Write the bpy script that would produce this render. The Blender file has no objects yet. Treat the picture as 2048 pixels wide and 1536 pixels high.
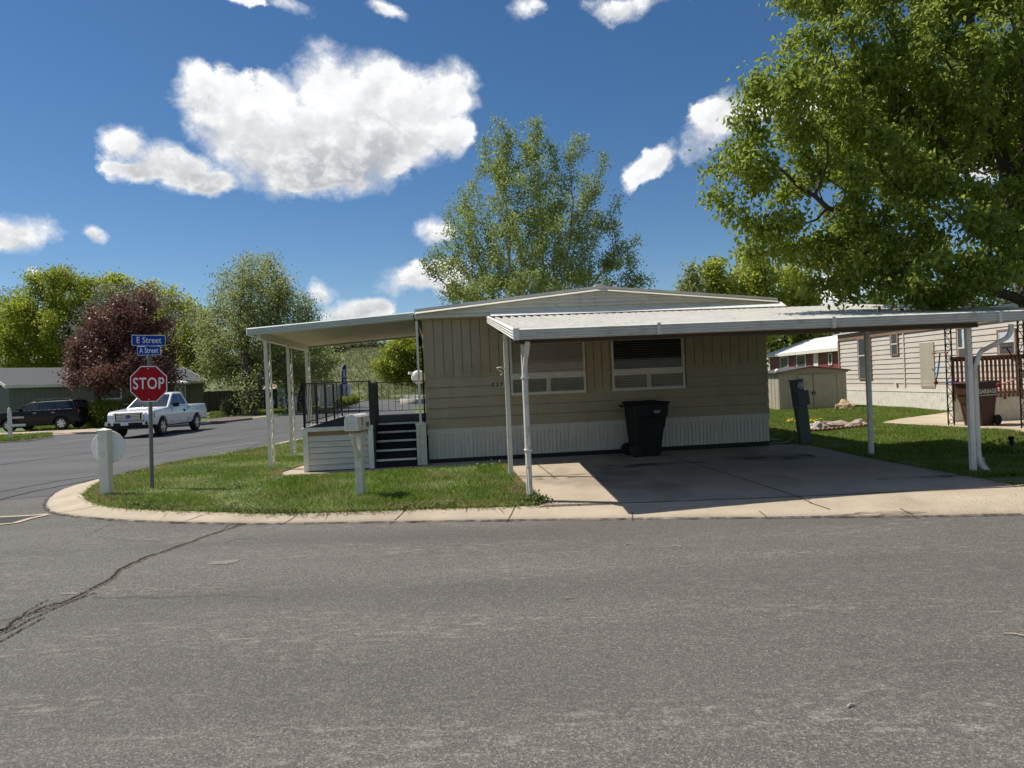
import bpy, bmesh, math, random
import numpy as np
from mathutils import Vector, Matrix
R = math.radians
PI = math.pi
random.seed(7)
sc = bpy.context.scene
col = sc.collection
# ------------------------------------------------------------------ camera model
F_PX, H = 1420.0, 1.72
_t = math.atan(0.042); cs, sn = math.cos(_t), math.sin(_t)
_p = math.atan(4.0 / F_PX)
Fw = Vector((0, math.cos(_p), -math.sin(_p))); Up0 = Vector((0, math.sin(_p), math.cos(_p))); Rt0 = Vector((1, 0, 0))
CR = cs * Rt0 - sn * Up0; CU = sn * Rt0 + cs * Up0
def ray(u, v): return Fw + (u - 1024) / F_PX * CR - (v - 768) / F_PX * CU
def G(u, v, z=0.0):
    r = ray(u, v); t = (z - H) / r.z
    return Vector((r.x * t, r.y * t, z))
def P(u, v, Y):
    r = ray(u, v); t = Y / r.y
    return Vector((r.x * t, Y, H + r.z * t))
cam = bpy.data.cameras.new('camera'); co = bpy.data.objects.new('camera', cam); col.objects.link(co)
cam.sensor_width = 36; cam.lens = 36 * F_PX / 2048; cam.clip_end = 6000; cam.clip_start = 0.05
m = Matrix((( CR.x, CU.x, -Fw.x, 0), (CR.y, CU.y, -Fw.y, 0), (CR.z, CU.z, -Fw.z, H), (0, 0, 0, 1)))
co.matrix_world = m; sc.camera = co
# ------------------------------------------------------------------ objects
def tag(o, label=None, cat=None, group=None, kind=None):
    if label: o['label'] = label
    if cat: o['category'] = cat
    if group: o['group'] = group
    if kind: o['kind'] = kind
    return o
def thing(name, label, cat, loc=(0, 0, 0), rz=0.0, group=None):
    o = bpy.data.objects.new(name, None); col.objects.link(o)
    o.empty_display_size = .2
    o.location = loc; o.rotation_euler = (0, 0, rz)
    return tag(o, label, cat, group)
def children(o): return [c for c in bpy.data.objects if c.parent == o]
def copy_tree(o, parent=None):
    c = o.copy(); col.objects.link(c)
    if parent is not None: c.parent = parent
    for ch in children(o): copy_tree(ch, c)
    return c
class MB:
    """collects shapes for ONE mesh"""
    def __init__(s): s.v = []; s.f = []; s.sm = []
    def add(s, vs, fs, smooth=False):
        n = len(s.v); s.v += [tuple(x) for x in vs]
        s.f += [tuple(i + n for i in f) for f in fs]; s.sm += [smooth] * len(fs); return s
    def box(s, x0, x1, y0, y1, z0, z1):
        return s.add([(x0,y0,z0),(x1,y0,z0),(x1,y1,z0),(x0,y1,z0),(x0,y0,z1),(x1,y0,z1),(x1,y1,z1),(x0,y1,z1)],
                     [(0,3,2,1),(4,5,6,7),(0,1,5,4),(1,2,6,5),(2,3,7,6),(3,0,4,7)])
    def hexa(s, b, t):
        return s.add(list(b) + list(t), [(0,3,2,1),(4,5,6,7),(0,1,5,4),(1,2,6,5),(2,3,7,6),(3,0,4,7)])
    def bar(s, p, q, w, h=None, up=(0,0,1)):
        p = Vector(p); q = Vector(q); d = (q - p).normalized(); h = w if h is None else h
        u = Vector(up)
        if abs(d.dot(u)) > .98: u = Vector((0,1,0))
        sx = d.cross(u).normalized(); uy = sx.cross(d).normalized()
        c = [(-.5,-.5),(.5,-.5),(.5,.5),(-.5,.5)]
        return s.hexa([p + sx*w*a + uy*h*b for a,b in c], [q + sx*w*a + uy*h*b for a,b in c])
    def tube(s, pts, r, n=8, cap=True, closed=False):
        pts = [Vector(p) for p in pts]; rs = r if isinstance(r, (list, tuple)) else [r]*len(pts)
        N = len(pts); rings = []; prev = None
        for i in range(N):
            if closed: d = pts[(i+1) % N] - pts[i-1]
            else: d = pts[min(i+1, N-1)] - pts[max(i-1, 0)]
            d.normalize()
            if prev is None:
                u = Vector((0,0,1)) if abs(d.z) < .9 else Vector((1,0,0))
                a = d.cross(u).normalized()
            else: a = (prev - d*prev.dot(d)).normalized()
            prev = a; b = d.cross(a)
            rings.append([pts[i] + (a*math.cos(2*PI*k/n) + b*math.sin(2*PI*k/n))*rs[i] for k in range(n)])
        vs = [v for rg in rings for v in rg]; fs = []
        for i in range(N if closed else N-1):
            j = (i+1) % N
            for k in range(n): fs.append((i*n+k, i*n+(k+1)%n, j*n+(k+1)%n, j*n+k))
        s.add(vs, fs, True)
        if cap and not closed:
            s.add(rings[0], [tuple(range(n-1,-1,-1))]); s.add(rings[-1], [tuple(range(n))])
        return s
    def prism(s, poly, axis, a, b):
        """poly: 2D points; axis 'x': (y,z) 'y': (x,z) 'z': (x,y)"""
        def mk(p, t): return {'x': (t,p[0],p[1]), 'y': (p[0],t,p[1]), 'z': (p[0],p[1],t)}[axis]
        n = len(poly)
        return s.add([mk(p,a) for p in poly] + [mk(p,b) for p in poly],
                     [tuple(range(n-1,-1,-1)), tuple(range(n,2*n))] + [(i,(i+1)%n,n+(i+1)%n,n+i) for i in range(n)])
    def lathe(s, prof, n=20, c=(0,0,0), axis='z'):
        vs = []; fs = []
        for r, h in prof:
            for k in range(n):
                a = 2*PI*k/n; x, y = r*math.cos(a), r*math.sin(a)
                vs.append({'z': (x,y,h), 'y': (x,h,y), 'x': (h,x,y)}[axis])
        vs = [(v[0]+c[0], v[1]+c[1], v[2]+c[2]) for v in vs]
        for i in range(len(prof)-1):
            for k in range(n): fs.append((i*n+k, i*n+(k+1)%n, (i+1)*n+(k+1)%n, (i+1)*n+k))
        s.add(vs, fs, True)
        s.add(vs[:n], [tuple(range(n-1,-1,-1))]); s.add(vs[-n:], [tuple(range(n))]); return s
    def sheet(s, poly, z): return s.add([(p[0],p[1],z) for p in poly], [tuple(range(len(poly)))])
    def build(s, name, mat, parent=None, bevel=0, seg=2, fix=True, loc=None, rot=None):
        me = bpy.data.meshes.new(name); me.from_pydata(s.v, [], s.f)
        me.polygons.foreach_set('use_smooth', s.sm)
        if fix:
            bm = bmesh.new(); bm.from_mesh(me); bmesh.ops.recalc_face_normals(bm, faces=bm.faces); bm.to_mesh(me); bm.free()
        o = bpy.data.objects.new(name, me); col.objects.link(o)
        if mat: me.materials.append(mat)
        if parent is not None: o.parent = parent
        if loc is not None: o.location = loc
        if rot is not None: o.rotation_euler = rot
        if bevel:
            b = o.modifiers.new('bevel', 'BEVEL'); b.width = bevel; b.segments = seg; b.limit_method = 'ANGLE'; b.angle_limit = R(35); b.harden_normals = False
        return o
def np_mesh(name, V, loops, nper, mat, parent=None, smooth=False):
    """fast mesh: V (n,3), loops flat index array, nper verts per face (constant)"""
    me = bpy.data.meshes.new(name); nf = len(loops)//nper
    me.vertices.add(len(V)); me.vertices.foreach_set('co', np.asarray(V, np.float32).ravel())
    me.loops.add(len(loops)); me.loops.foreach_set('vertex_index', np.asarray(loops, np.int32))
    me.polygons.add(nf); me.polygons.foreach_set('loop_start', np.arange(0, nf*nper, nper, dtype=np.int32))
    try: me.polygons.foreach_set('loop_total', np.full(nf, nper, np.int32))
    except Exception: pass
    if smooth: me.polygons.foreach_set('use_smooth', np.ones(nf, bool))
    me.update(calc_edges=True); me.validate()
    o = bpy.data.objects.new(name, me); col.objects.link(o)
    if mat: me.materials.append(mat)
    if parent is not None: o.parent = parent
    return o
def text(s, size, mat, parent, loc, rot=(PI/2, 0, 0), sx=1.0, name='lettering', ext=.002, off=0.0, sp=1.0):
    cu = bpy.data.curves.new('t', 'FONT'); cu.body = s; cu.size = size; cu.extrude = ext; cu.offset = off
    cu.align_x = 'CENTER'; cu.align_y = 'CENTER'; cu.space_character = sp; cu.resolution_u = 3
    t = bpy.data.objects.new('t', cu); col.objects.link(t)
    dg = bpy.context.evaluated_depsgraph_get()
    me = bpy.data.meshes.new_from_object(t.evaluated_get(dg)); me.name = name
    col.objects.unlink(t); bpy.data.objects.remove(t); bpy.data.curves.remove(cu)
    me.materials.clear(); me.materials.append(mat)
    o = bpy.data.objects.new(name, me); col.objects.link(o)
    if parent is not None: o.parent = parent
    o.location = loc; o.rotation_euler = rot; o.scale = (sx, 1, 1)
    return o
# ------------------------------------------------------------------ materials
class NT:
    def __init__(s, tree): s.t = tree; s.n = tree.nodes; s.l = tree.links
    def new(s, typ, **kw):
        n = s.n.new(typ)
        for k, v in kw.items(): setattr(n, k, v)
        return n
    def link(s, a, b): s.l.new(a, b)
    def put(s, sock, v):
        if hasattr(v, 'is_output') or isinstance(v, bpy.types.NodeSocket): s.l.new(v, sock)
        else: sock.default_value = v
    def math(s, op, a, b=0.0, c=0.0, clamp=False):
        n = s.new('ShaderNodeMath', operation=op, use_clamp=clamp)
        s.put(n.inputs[0], a); s.put(n.inputs[1], b); s.put(n.inputs[2], c); return n.outputs[0]
    def mix(s, fac, a, b, blend='MIX'):
        n = s.new('ShaderNodeMix', data_type='RGBA', blend_type=blend)
        s.put(n.inputs[0], fac); s.put(n.inputs[6], c4(a)); s.put(n.inputs[7], c4(b)); return n.outputs[2]
    def noise(s, vec, scale, detail=3, rough=.55, dist=0):
        n = s.new('ShaderNodeTexNoise'); s.l.new(vec, n.inputs['Vector'])
        n.inputs['Scale'].default_value = scale; n.inputs['Detail'].default_value = detail; n.inputs['Roughness'].default_value = rough
        n.inputs['Distortion'].default_value = dist
        return n.outputs[0]
    def ramp(s, fac, a, b):
        n = s.new('ShaderNodeMapRange', clamp=True); s.put(n.inputs[0], fac)
        n.inputs[1].default_value = a; n.inputs[2].default_value = b; return n.outputs[0]
    def map(s, vec, scale=(1,1,1), loc=(0,0,0), rot=(0,0,0)):
        n = s.new('ShaderNodeMapping'); s.l.new(vec, n.inputs[0]); n.inputs[1].default_value = loc
        n.inputs[2].default_value = rot; n.inputs[3].default_value = scale; return n.outputs[0]
    def bump(s, h, strength=.3, dist=.01):
        n = s.new('ShaderNodeBump'); s.l.new(h, n.inputs['Height']); n.inputs['Strength'].default_value = strength
        n.inputs['Distance'].default_value = dist; return n.outputs[0]
def c4(c):
    if isinstance(c, bpy.types.NodeSocket): return c
    return tuple(c) + (1,) if len(c) == 3 else tuple(c)
def mat_base(name):
    mt = bpy.data.materials.new(name); mt.use_nodes = True
    nt = NT(mt.node_tree); b = nt.n['Principled BSDF']
    return mt, nt, b
def pm(name, c, rough=.6, var=.12, scale=6.0, metal=0.0, bump=0.0, bscale=40.0, dirt=None, dirt_amt=.4, dscale=2.5, stretch=(1,1,1), coat=0, spec=.5):
    """painted / plain surface with two scales of tone variation, optional dirt and bump"""
    mt, nt, b = mat_base(name)
    tc = nt.new('ShaderNodeTexCoord').outputs['Object']
    v = nt.map(tc, stretch)
    n1 = nt.noise(v, scale, 5, .6)
    f = nt.ramp(n1, .3, .7)
    c = tuple(c); lo = tuple(x*(1-var) for x in c); hi = tuple(min(1, x*(1+var*.6)) for x in c)
    out = nt.mix(f, lo, hi)
    if dirt is not None:
        n2 = nt.noise(v, dscale, 8, .7)
        out = nt.mix(nt.math('MULTIPLY', nt.ramp(n2, .52, .72), dirt_amt), out, dirt)
    nt.put(b.inputs['Base Color'], out)
    nt.put(b.inputs['Roughness'], nt.math('ADD', nt.math('MULTIPLY', n1, .2), rough - .1))
    b.inputs['Metallic'].default_value = metal
    b.inputs['Specular IOR Level'].default_value = spec
    if coat: b.inputs['Coat Weight'].default_value = coat; b.inputs['Coat Roughness'].default_value = .05
    if bump: nt.link(nt.bump(nt.noise(v, bscale, 4, .6), bump, .02), b.inputs['Normal'])
    return mt
def leafmat(name, dark, light, trans=.35, rough=.5, hue=.0):
    mt, nt, b = mat_base(name)
    g = nt.new('ShaderNodeNewGeometry')
    tc = nt.new('ShaderNodeTexCoord').outputs['Object']
    f = nt.math('ADD', nt.math('MULTIPLY', g.outputs['Random Per Island'], .65), nt.math('MULTIPLY', nt.ramp(nt.noise(tc, .7, 3), .35, .65), .35))
    c = nt.mix(f, dark, light)
    nt.put(b.inputs['Base Color'], c); b.inputs['Roughness'].default_value = rough; b.inputs['Specular IOR Level'].default_value = .35
    tr = nt.new('ShaderNodeBsdfTranslucent'); nt.put(tr.inputs[0], nt.mix(.5, c, tuple(min(1, x*1.6) for x in light)))
    mx = nt.new('ShaderNodeMixShader'); mx.inputs[0].default_value = trans
    nt.link(b.outputs[0], mx.inputs[1]); nt.link(tr.outputs[0], mx.inputs[2])
    nt.link(mx.outputs[0], nt.n['Material Output'].inputs[0])
    return mt
def glassmat(name, c=(.02,.025,.03), rough=.06):
    mt, nt, b = mat_base(name)
    b.inputs['Base Color'].default_value = c4(c); b.inputs['Roughness'].default_value = rough; b.inputs['Specular IOR Level'].default_value = .7
    return mt
def stripemat(name, c1, c2, axis, period, width, rough=.6, bump=.5, var=.1):
    """corrugation / board lines across an axis (0,1,2) in object space; each line takes a darker colour and a bump"""
    mt, nt, b = mat_base(name)
    tc = nt.new('ShaderNodeTexCoord').outputs['Object']
    sp = nt.new('ShaderNodeSeparateXYZ'); nt.link(tc, sp.inputs[0])
    fr = nt.math('FRACT', nt.math('DIVIDE', sp.outputs[axis], period))
    d = nt.math('ABSOLUTE', nt.math('SUBTRACT', fr, .5))
    line = nt.ramp(d, .5 - width*.5, .5 - width*.2)
    n1 = nt.ramp(nt.noise(tc, 3, 5), .3, .7)
    base = nt.mix(n1, tuple(x*(1-var) for x in c1), tuple(min(1, x*(1+var*.5)) for x in c1))
    nt.put(b.inputs['Base Color'], nt.mix(line, base, c2)); b.inputs['Roughness'].default_value = rough
    nt.link(nt.bump(nt.math('SUBTRACT', 1.0, line), bump, .01), b.inputs['Normal'])
    return mt
M = {}
M['white'] = pm('white_paint', (.73,.70,.61), .5, .10, 4, dirt=(.30,.25,.18), dirt_amt=.5, dscale=5)
M['white_old'] = pm('white_weathered_paint', (.64,.61,.53), .6, .14, 7, dirt=(.2,.16,.11), dirt_amt=.55, dscale=6, bump=.2)
M['white_metal'] = pm('white_metal', (.70,.68,.62), .5, .09, 3, dirt=(.33,.29,.22), dirt_amt=.5, dscale=3.5)
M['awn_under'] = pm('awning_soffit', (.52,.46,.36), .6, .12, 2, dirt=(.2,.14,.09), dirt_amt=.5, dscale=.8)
M['cream_trim'] = pm('cream_trim', (.72,.66,.52), .5, .08, 5)
M['black_metal'] = pm('black_iron', (.012,.012,.013), .45, .2, 12)
M['black_rubber'] = pm('black_rubber', (.015,.015,.015), .75, .2, 20)
M['dark_plastic'] = pm('dark_plastic', (.012,.012,.012), .6, .15, 10, spec=.25)
M['chrome'] = pm('chrome', (.6,.6,.61), .16, .08, 8, metal=1)
M['alu'] = pm('alloy_rim', (.5,.5,.51), .3, .1, 10, metal=.9)
M['galv'] = pm('galvanised_steel', (.17,.18,.175), .5, .15, 30, metal=.4)
M['carpet'] = pm('dark_outdoor_carpet', (.022,.022,.024), .95, .3, 60, bump=.5, bscale=200)
M['glass'] = glassmat('dark_window_glass')
M['glass_grey'] = glassmat('grey_window_glass', (.07,.08,.09))
M['red'] = pm('red_paint', (.42,.02,.02), .45, .1, 10)
M['blue'] = pm('blue_paint', (.02,.06,.32), .45, .1, 10)
M['wood'] = pm('raw_wood', (.3,.19,.1), .75, .3, 12, bump=.3)
M['letters_white'] = pm('white_lettering', (.78,.78,.76), .5, .05, 10)
M['letters_black'] = pm('black_lettering', (.015,.015,.015), .5, .1, 10)
# ------------------------------------------------------------------ sun + sky
SUN_EL, SUN_AZ = 57.5, math.atan2(-.93, .36)
sd = Vector((math.sin(SUN_AZ)*math.cos(R(SUN_EL)), math.cos(SUN_AZ)*math.cos(R(SUN_EL)), math.sin(R(SUN_EL))))
sl = bpy.data.lights.new('sun', 'SUN'); sl.energy = 5.0; sl.angle = R(.5); sl.color = (1, .95, .86)
so = bpy.data.objects.new('sun', sl); col.objects.link(so); so.rotation_euler = sd.to_track_quat('Z', 'Y').to_euler(); so.location = (-30, 20, 60)
w = bpy.data.worlds.new('World'); sc.world = w; w.use_nodes = True
wn = NT(w.node_tree)
bg = wn.n['Background']
sky = wn.new('ShaderNodeTexSky', sky_type='NISHITA'); sky.sun_disc = False; sky.sun_elevation = R(SUN_EL); sky.sun_rotation = SUN_AZ
sky.altitude = 1400; sky.air_density = 1.0; sky.dust_density = .3; sky.ozone_density = 1.6
hs = wn.new('ShaderNodeHueSaturation'); hs.inputs['Saturation'].default_value = 1.24; hs.inputs['Value'].default_value = .92
wn.link(sky.outputs[0], hs.inputs['Color'])
gen = wn.new('ShaderNodeTexCoord').outputs['Generated']
sp = wn.new('ShaderNodeSeparateXYZ'); wn.link(gen, sp.inputs[0])
az = wn.math('ARCTAN2', sp.outputs[0], sp.outputs[1]); el = wn.math('ARCSINE', sp.outputs[2])
cb = wn.new('ShaderNodeCombineXYZ'); wn.link(az, cb.inputs[0]); wn.link(el, cb.inputs[1])
pv = cb.outputs[0]
def vadd(a, b, sc_=1.0):
    n = wn.new('ShaderNodeVectorMath', operation='MULTIPLY_ADD'); wn.link(b, n.inputs[0]); n.inputs[1].default_value = (sc_, sc_, 0); wn.link(a, n.inputs[2]); return n.outputs[0]
def vnoise(vec, scale, detail, rough=.55):
    n = wn.new('ShaderNodeTexNoise'); wn.link(vec, n.inputs['Vector']); n.inputs['Scale'].default_value = scale; n.inputs['Detail'].default_value = detail; n.inputs['Roughness'].default_value = rough
    s_ = wn.new('ShaderNodeVectorMath', operation='SUBTRACT'); wn.link(n.outputs['Color'], s_.inputs[0]); s_.inputs[1].default_value = (.5,.5,.5); return s_.outputs[0]
pw = vadd(pv, vnoise(pv, 8, 6, .6), .07)
pw0 = vadd(pv, vnoise(pv, 22, 4, .6), .02)
_sq = wn.new('ShaderNodeSeparateXYZ'); wn.link(pw, _sq.inputs[0]); cb_el = _sq.outputs[1]
def AE(u, v):
    r = ray(u, v).normalized(); return math.atan2(r.x, r.y), math.asin(r.z)
# cumulus clouds: direction on the sky, half-size, tilt
CL = [(650,265,240,105,0),(800,235,140,105,0),(660,175,95,80,0),(565,225,95,72,0),(520,235,90,65,0),(760,165,75,60,0),(560,290,130,80,0),(700,300,150,70,0),(470,235,120,75,0),(880,180,75,60,0),(340,320,100,42,-8),(255,285,55,38,0),
      (640,345,170,48,0),(310,335,85,24,8),(400,352,95,26,5),(400,190,50,45,0),(900,260,55,60,0),
      (1420,248,72,46,25),(1292,330,66,26,38),(1520,225,60,40,10),(1640,240,60,40,0),(1860,215,80,60,0),(1950,320,60,40,0),
      (868,462,42,26,0),(825,562,72,32,0),(700,625,75,26,0),(640,588,34,22,0),(735,612,55,18,0),(40,465,82,42,0),(178,474,26,13,-15),(74,541,22,7,0),
      (578,14,48,17,-20),(500,6,45,12,0),(1240,8,110,22,0),(770,6,45,12,-20),(1060,30,28,16,0),(1660,600,60,50,0),(1760,560,50,40,0),(900,560,60,40,0)]
dens = None; vnum = None; vden = None
for (u, v, ru, rv, tilt) in CL:
    a0, e0 = AE(u, v); ia = F_PX/ru*1.0/ (1 + ((u-1024)/F_PX)**2)**-1; ie = F_PX/rv
    ia = F_PX/ru*(1+((u-1024)/F_PX)**2)
    t = R(tilt) + .042
    # rotate about the centre, then scale
    ct, st = math.cos(t), math.sin(t)
    mp = wn.new('ShaderNodeVectorMath', operation='SUBTRACT'); wn.link(pw, mp.inputs[0]); mp.inputs[1].default_value = (a0, e0, 0)
    m2 = wn.map(mp.outputs[0], (1,1,1), (0,0,0), (0,0,-t))
    m3 = wn.new('ShaderNodeVectorMath', operation='MULTIPLY'); wn.link(m2, m3.inputs[0]); m3.inputs[1].default_value = (ia, ie, 0)
    ln = wn.new('ShaderNodeVectorMath', operation='LENGTH'); wn.link(m3.outputs[0], ln.inputs[0])
    d = wn.math('SUBTRACT', 1.0, ln.outputs['Value'])
    sy_ = wn.new('ShaderNodeSeparateXYZ'); wn.link(m3.outputs[0], sy_.inputs[0]); wt = wn.math('ADD', wn.math('MAXIMUM', d, 0.0), .0005)
    if ru > 75 and u < 1000 and v < 380 and v > 90:   # the big cloud shares one base
        ly = wn.math('MULTIPLY', wn.math('SUBTRACT', cb_el, AE(640, 255)[1]), F_PX/150.0)
    else: ly = sy_.outputs[1]
    wl_ = wn.math('MULTIPLY', wt, ly)
    vnum = wl_ if vnum is None else wn.math('ADD', vnum, wl_); vden = wt if vden is None else wn.math('ADD', vden, wt)
    amp = min(1.0, .55 + rv/200)*(1.35 if 300 < u < 1000 and 90 < v < 380 else 1.0)
    d = wn.math('MULTIPLY', d, amp)
    if dens is None: dens = d
    else: dens = wn.math('SMOOTH_MAX', dens, d, .12)
# clouds added outside the view as neutral fill light for the shade
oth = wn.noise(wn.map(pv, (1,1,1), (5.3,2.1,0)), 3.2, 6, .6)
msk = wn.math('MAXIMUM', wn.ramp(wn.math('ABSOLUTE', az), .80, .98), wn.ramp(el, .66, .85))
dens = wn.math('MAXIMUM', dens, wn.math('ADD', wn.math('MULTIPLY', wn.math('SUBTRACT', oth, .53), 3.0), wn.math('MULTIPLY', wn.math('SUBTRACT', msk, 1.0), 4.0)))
fb = wn.noise(wn.map(pw0, (1,1.25,1)), 13, 12, .66)
fbo = wn.noise(wn.map(pw0, (1,1.25,1), (.010,-.016,0)), 13, 9, .60)
fb2 = wn.noise(wn.map(pv, (1,1.2,1), (3.1,1.7,0)), 7, 6, .55)
dd = wn.math('ADD', dens, wn.math('MULTIPLY', wn.math('SUBTRACT', fb, .5), 1.6))
soft = wn.noise(wn.map(pv, (1,1,1), (1.3,7.7,0)), 11, 3, .5)
wid = wn.math('ADD', wn.math('MULTIPLY', wn.ramp(soft, .36, .64), .55), .20)
alpha = wn.math('DIVIDE', wn.math('ADD', dd, .08), wid, clamp=True); alpha = wn.math('POWER', alpha, 1.55)
vpos = wn.math('DIVIDE', vnum, vden)
basal = wn.ramp(wn.math('SUBTRACT', wn.math('MULTIPLY', wn.math('SUBTRACT', fb2, .5), 2.6), vpos), -.35, .85)
thick = wn.ramp(dd, .04, .50)
relief = wn.math('MULTIPLY', wn.math('SUBTRACT', fb, fbo), 1.3)
shade = wn.math('MULTIPLY', thick, wn.math('SUBTRACT', basal, relief, clamp=True))
ccol = wn.mix(shade, (.84,.85,.86), (.43,.445,.47))
ccol = wn.mix(wn.math('MULTIPLY', wn.ramp(relief, .0, .30), .75), ccol, (.98,.98,.97))
skyc = wn.mix(1.0, hs.outputs[0], (.088,.088,.088), 'MULTIPLY')
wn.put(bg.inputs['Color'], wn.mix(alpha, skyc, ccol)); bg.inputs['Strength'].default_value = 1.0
sc.view_settings.view_transform = 'Standard'; sc.view_settings.look = 'None'; sc.view_settings.exposure = 0.20; sc.view_settings.gamma = 1.0
# ------------------------------------------------------------------ house frame
PHI = R(5.5)
HO = Vector((-1.78, 14.75, 0))
E1 = Vector((math.cos(PHI), math.sin(PHI), 0)); E2 = Vector((-math.sin(PHI), math.cos(PHI), 0))
def HW(a, d, z=0): return HO + E1*a + E2*d + Vector((0, 0, z))
def HL(p): q = Vector(p) - HO; return q.dot(E1), q.dot(E2)
GZ, LZ = .10, .12       # slab level, lawn level
def ground_obj(name, mb, mat, kind='structure'): return tag(mb.build(name, mat, fix=False), kind=kind)
# --- materials of the ground
def asphalt(name, base, light, patch_amt, streak=1.0, fine=1.0):
    mt, nt, b = mat_base(name)
    tc = nt.new('ShaderNodeTexCoord').outputs['Object']
    big = nt.ramp(nt.noise(nt.map(tc, (.35,.8,1)), .9, 4), .3, .7)
    col_ = nt.mix(big, tuple(x*.86 for x in base), tuple(x*1.12 for x in base))
    # aggregate: pale and dark stones
    vo = nt.new('ShaderNodeTexVoronoi'); nt.link(tc, vo.inputs['Vector']); vo.inputs['Scale'].default_value = 105*fine
    hsv = nt.new('ShaderNodeSeparateColor'); nt.link(vo.outputs['Color'], hsv.inputs[0])
    stone = nt.ramp(hsv.outputs[0], .62, 1.0)
    col_ = nt.mix(nt.math('MULTIPLY', stone, .55), col_, light)
    dark = nt.ramp(hsv.outputs[1], .55, .95)
    col_ = nt.mix(nt.math('MULTIPLY', dark, .5), col_, tuple(x*.35 for x in base))
    vo2 = nt.new('ShaderNodeTexVoronoi'); nt.link(tc, vo2.inputs['Vector']); vo2.inputs['Scale'].default_value = 34*fine
    hs2 = nt.new('ShaderNodeSeparateColor'); nt.link(vo2.outputs['Color'], hs2.inputs[0])
    col_ = nt.mix(nt.math('MULTIPLY', nt.math('MULTIPLY', nt.ramp(hs2.outputs[0], .70, .95), nt.ramp(vo2.outputs['Distance'], .55, .2)), .22), col_, light)
    col_ = nt.mix(nt.math('MULTIPLY', nt.math('MULTIPLY', nt.ramp(hs2.outputs[1], .72, .95), nt.ramp(vo2.outputs['Distance'], .55, .2)), .26), col_, tuple(x*.4 for x in base))
    lane = nt.ramp(nt.noise(nt.map(tc, (.06,.75,1), (0,3.3,0)), 1.0, 4, .6), .38, .64)
    col_ = nt.mix(nt.math('MULTIPLY', lane, .38), col_, tuple(x*.62 for x in base))
    # worn spots where the pale stones show, drawn out along the way of travel
    st = nt.noise(nt.map(tc, (1.0/streak, 3.2, 1)), 5, 7, .7)
    zone = nt.ramp(nt.noise(nt.map(tc, (.35, 1.3, 1), (4.2, 1.0, 0)), 1.0, 3), .45, .62)
    spk = nt.noise(nt.map(tc, (1, 2.2, 1)), 34, 3, .7)
    worn = nt.math('MULTIPLY', nt.math('MULTIPLY', nt.ramp(st, .50, .64), zone), nt.ramp(spk, .40, .56))
    col_ = nt.mix(nt.math('MULTIPLY', worn, patch_amt*.6), col_, light)
    nt.put(b.inputs['Base Color'], col_); b.inputs['Roughness'].default_value = .88; b.inputs['Specular IOR Level'].default_value = .3
    hgt = nt.math('ADD', vo.outputs['Distance'], nt.math('MULTIPLY', nt.noise(tc, 30, 4), .8))
    nt.link(nt.bump(hgt, .5, .008), b.inputs['Normal'])
    return mt
M['asphalt'] = asphalt('asphalt', (.118,.109,.098), (.36,.33,.28), 1.0)
M['asphalt_street'] = asphalt('smooth_asphalt', (.10,.10,.102), (.22,.21,.20), .25, fine=.8)
M['asphalt_patch'] = asphalt('dark_asphalt_patch', (.05,.05,.052), (.12,.12,.12), .1)
def concrete(name, c, stain, amt=.4, debris=0.0, vec_scale=1.0):
    mt, nt, b = mat_base(name)
    tc = nt.new('ShaderNodeTexCoord').outputs['Object']
    n1 = nt.ramp(nt.noise(tc, 1.3, 7, .65), .3, .7)
    col_ = nt.mix(n1, tuple(x*.84 for x in c), tuple(x*1.1 for x in c))
    n2 = nt.ramp(nt.noise(nt.map(tc, (1,.6,1), (7,2,0)), .62, 6, .62), .53, .74)
    col_ = nt.mix(nt.math('MULTIPLY', n2, amt), col_, stain)
    n3 = nt.ramp(nt.noise(tc, 90, 3, .7), .35, .75)
    col_ = nt.mix(nt.math('MULTIPLY', n3, .18), col_, tuple(x*.6 for x in c))
    nt.put(b.inputs['Base Color'], col_); b.inputs['Roughness'].default_value = .9; b.inputs['Specular IOR Level'].default_value = .25
    nt.link(nt.bump(nt.noise(tc, 55, 6, .7), .25, .01), b.inputs['Normal'])
    return mt
M['concrete'] = concrete('concrete_slab', (.43,.352,.262), (.13,.105,.085), .85)
M['kerb'] = concrete('kerb_concrete', (.46,.38,.28), (.22,.17,.12), .6)
M['soil'] = pm('soil', (.16,.12,.08), .95, .35, 9, dirt=(.28,.22,.13), dirt_amt=.7, bump=.6)
M['turf'] = pm('turf_ground', (.10,.135,.03), .95, .35, 5, dirt=(.28,.25,.10), dirt_amt=.7, dscale=2)
M['drygrass'] = pm('far_grass', (.15,.17,.06), .95, .35, 2, dirt=(.26,.22,.10), dirt_amt=.8, dscale=1.2)
M['joint'] = pm('joint_filler', (.07,.05,.035), .95, .4, 20)
M['crack'] = pm('crack_dark', (.012,.011,.010), 1, .3, 20)  # near-black strip colour for road cracks and street seams
M['crackgrit'] = pm('crack_grit', (.15,.115,.08), 1, .5, 30)
def fademat(name, c, al, sc_=2.2):
    mt, nt, b = mat_base(name); tc = nt.new('ShaderNodeTexCoord').outputs['Object']
    b.inputs['Base Color'].default_value = c4(c); b.inputs['Roughness'].default_value = .9
    nt.put(b.inputs['Alpha'], nt.math('MULTIPLY', nt.ramp(nt.noise(tc, sc_, 6, .65), .38, .66), al)); return mt
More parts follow.
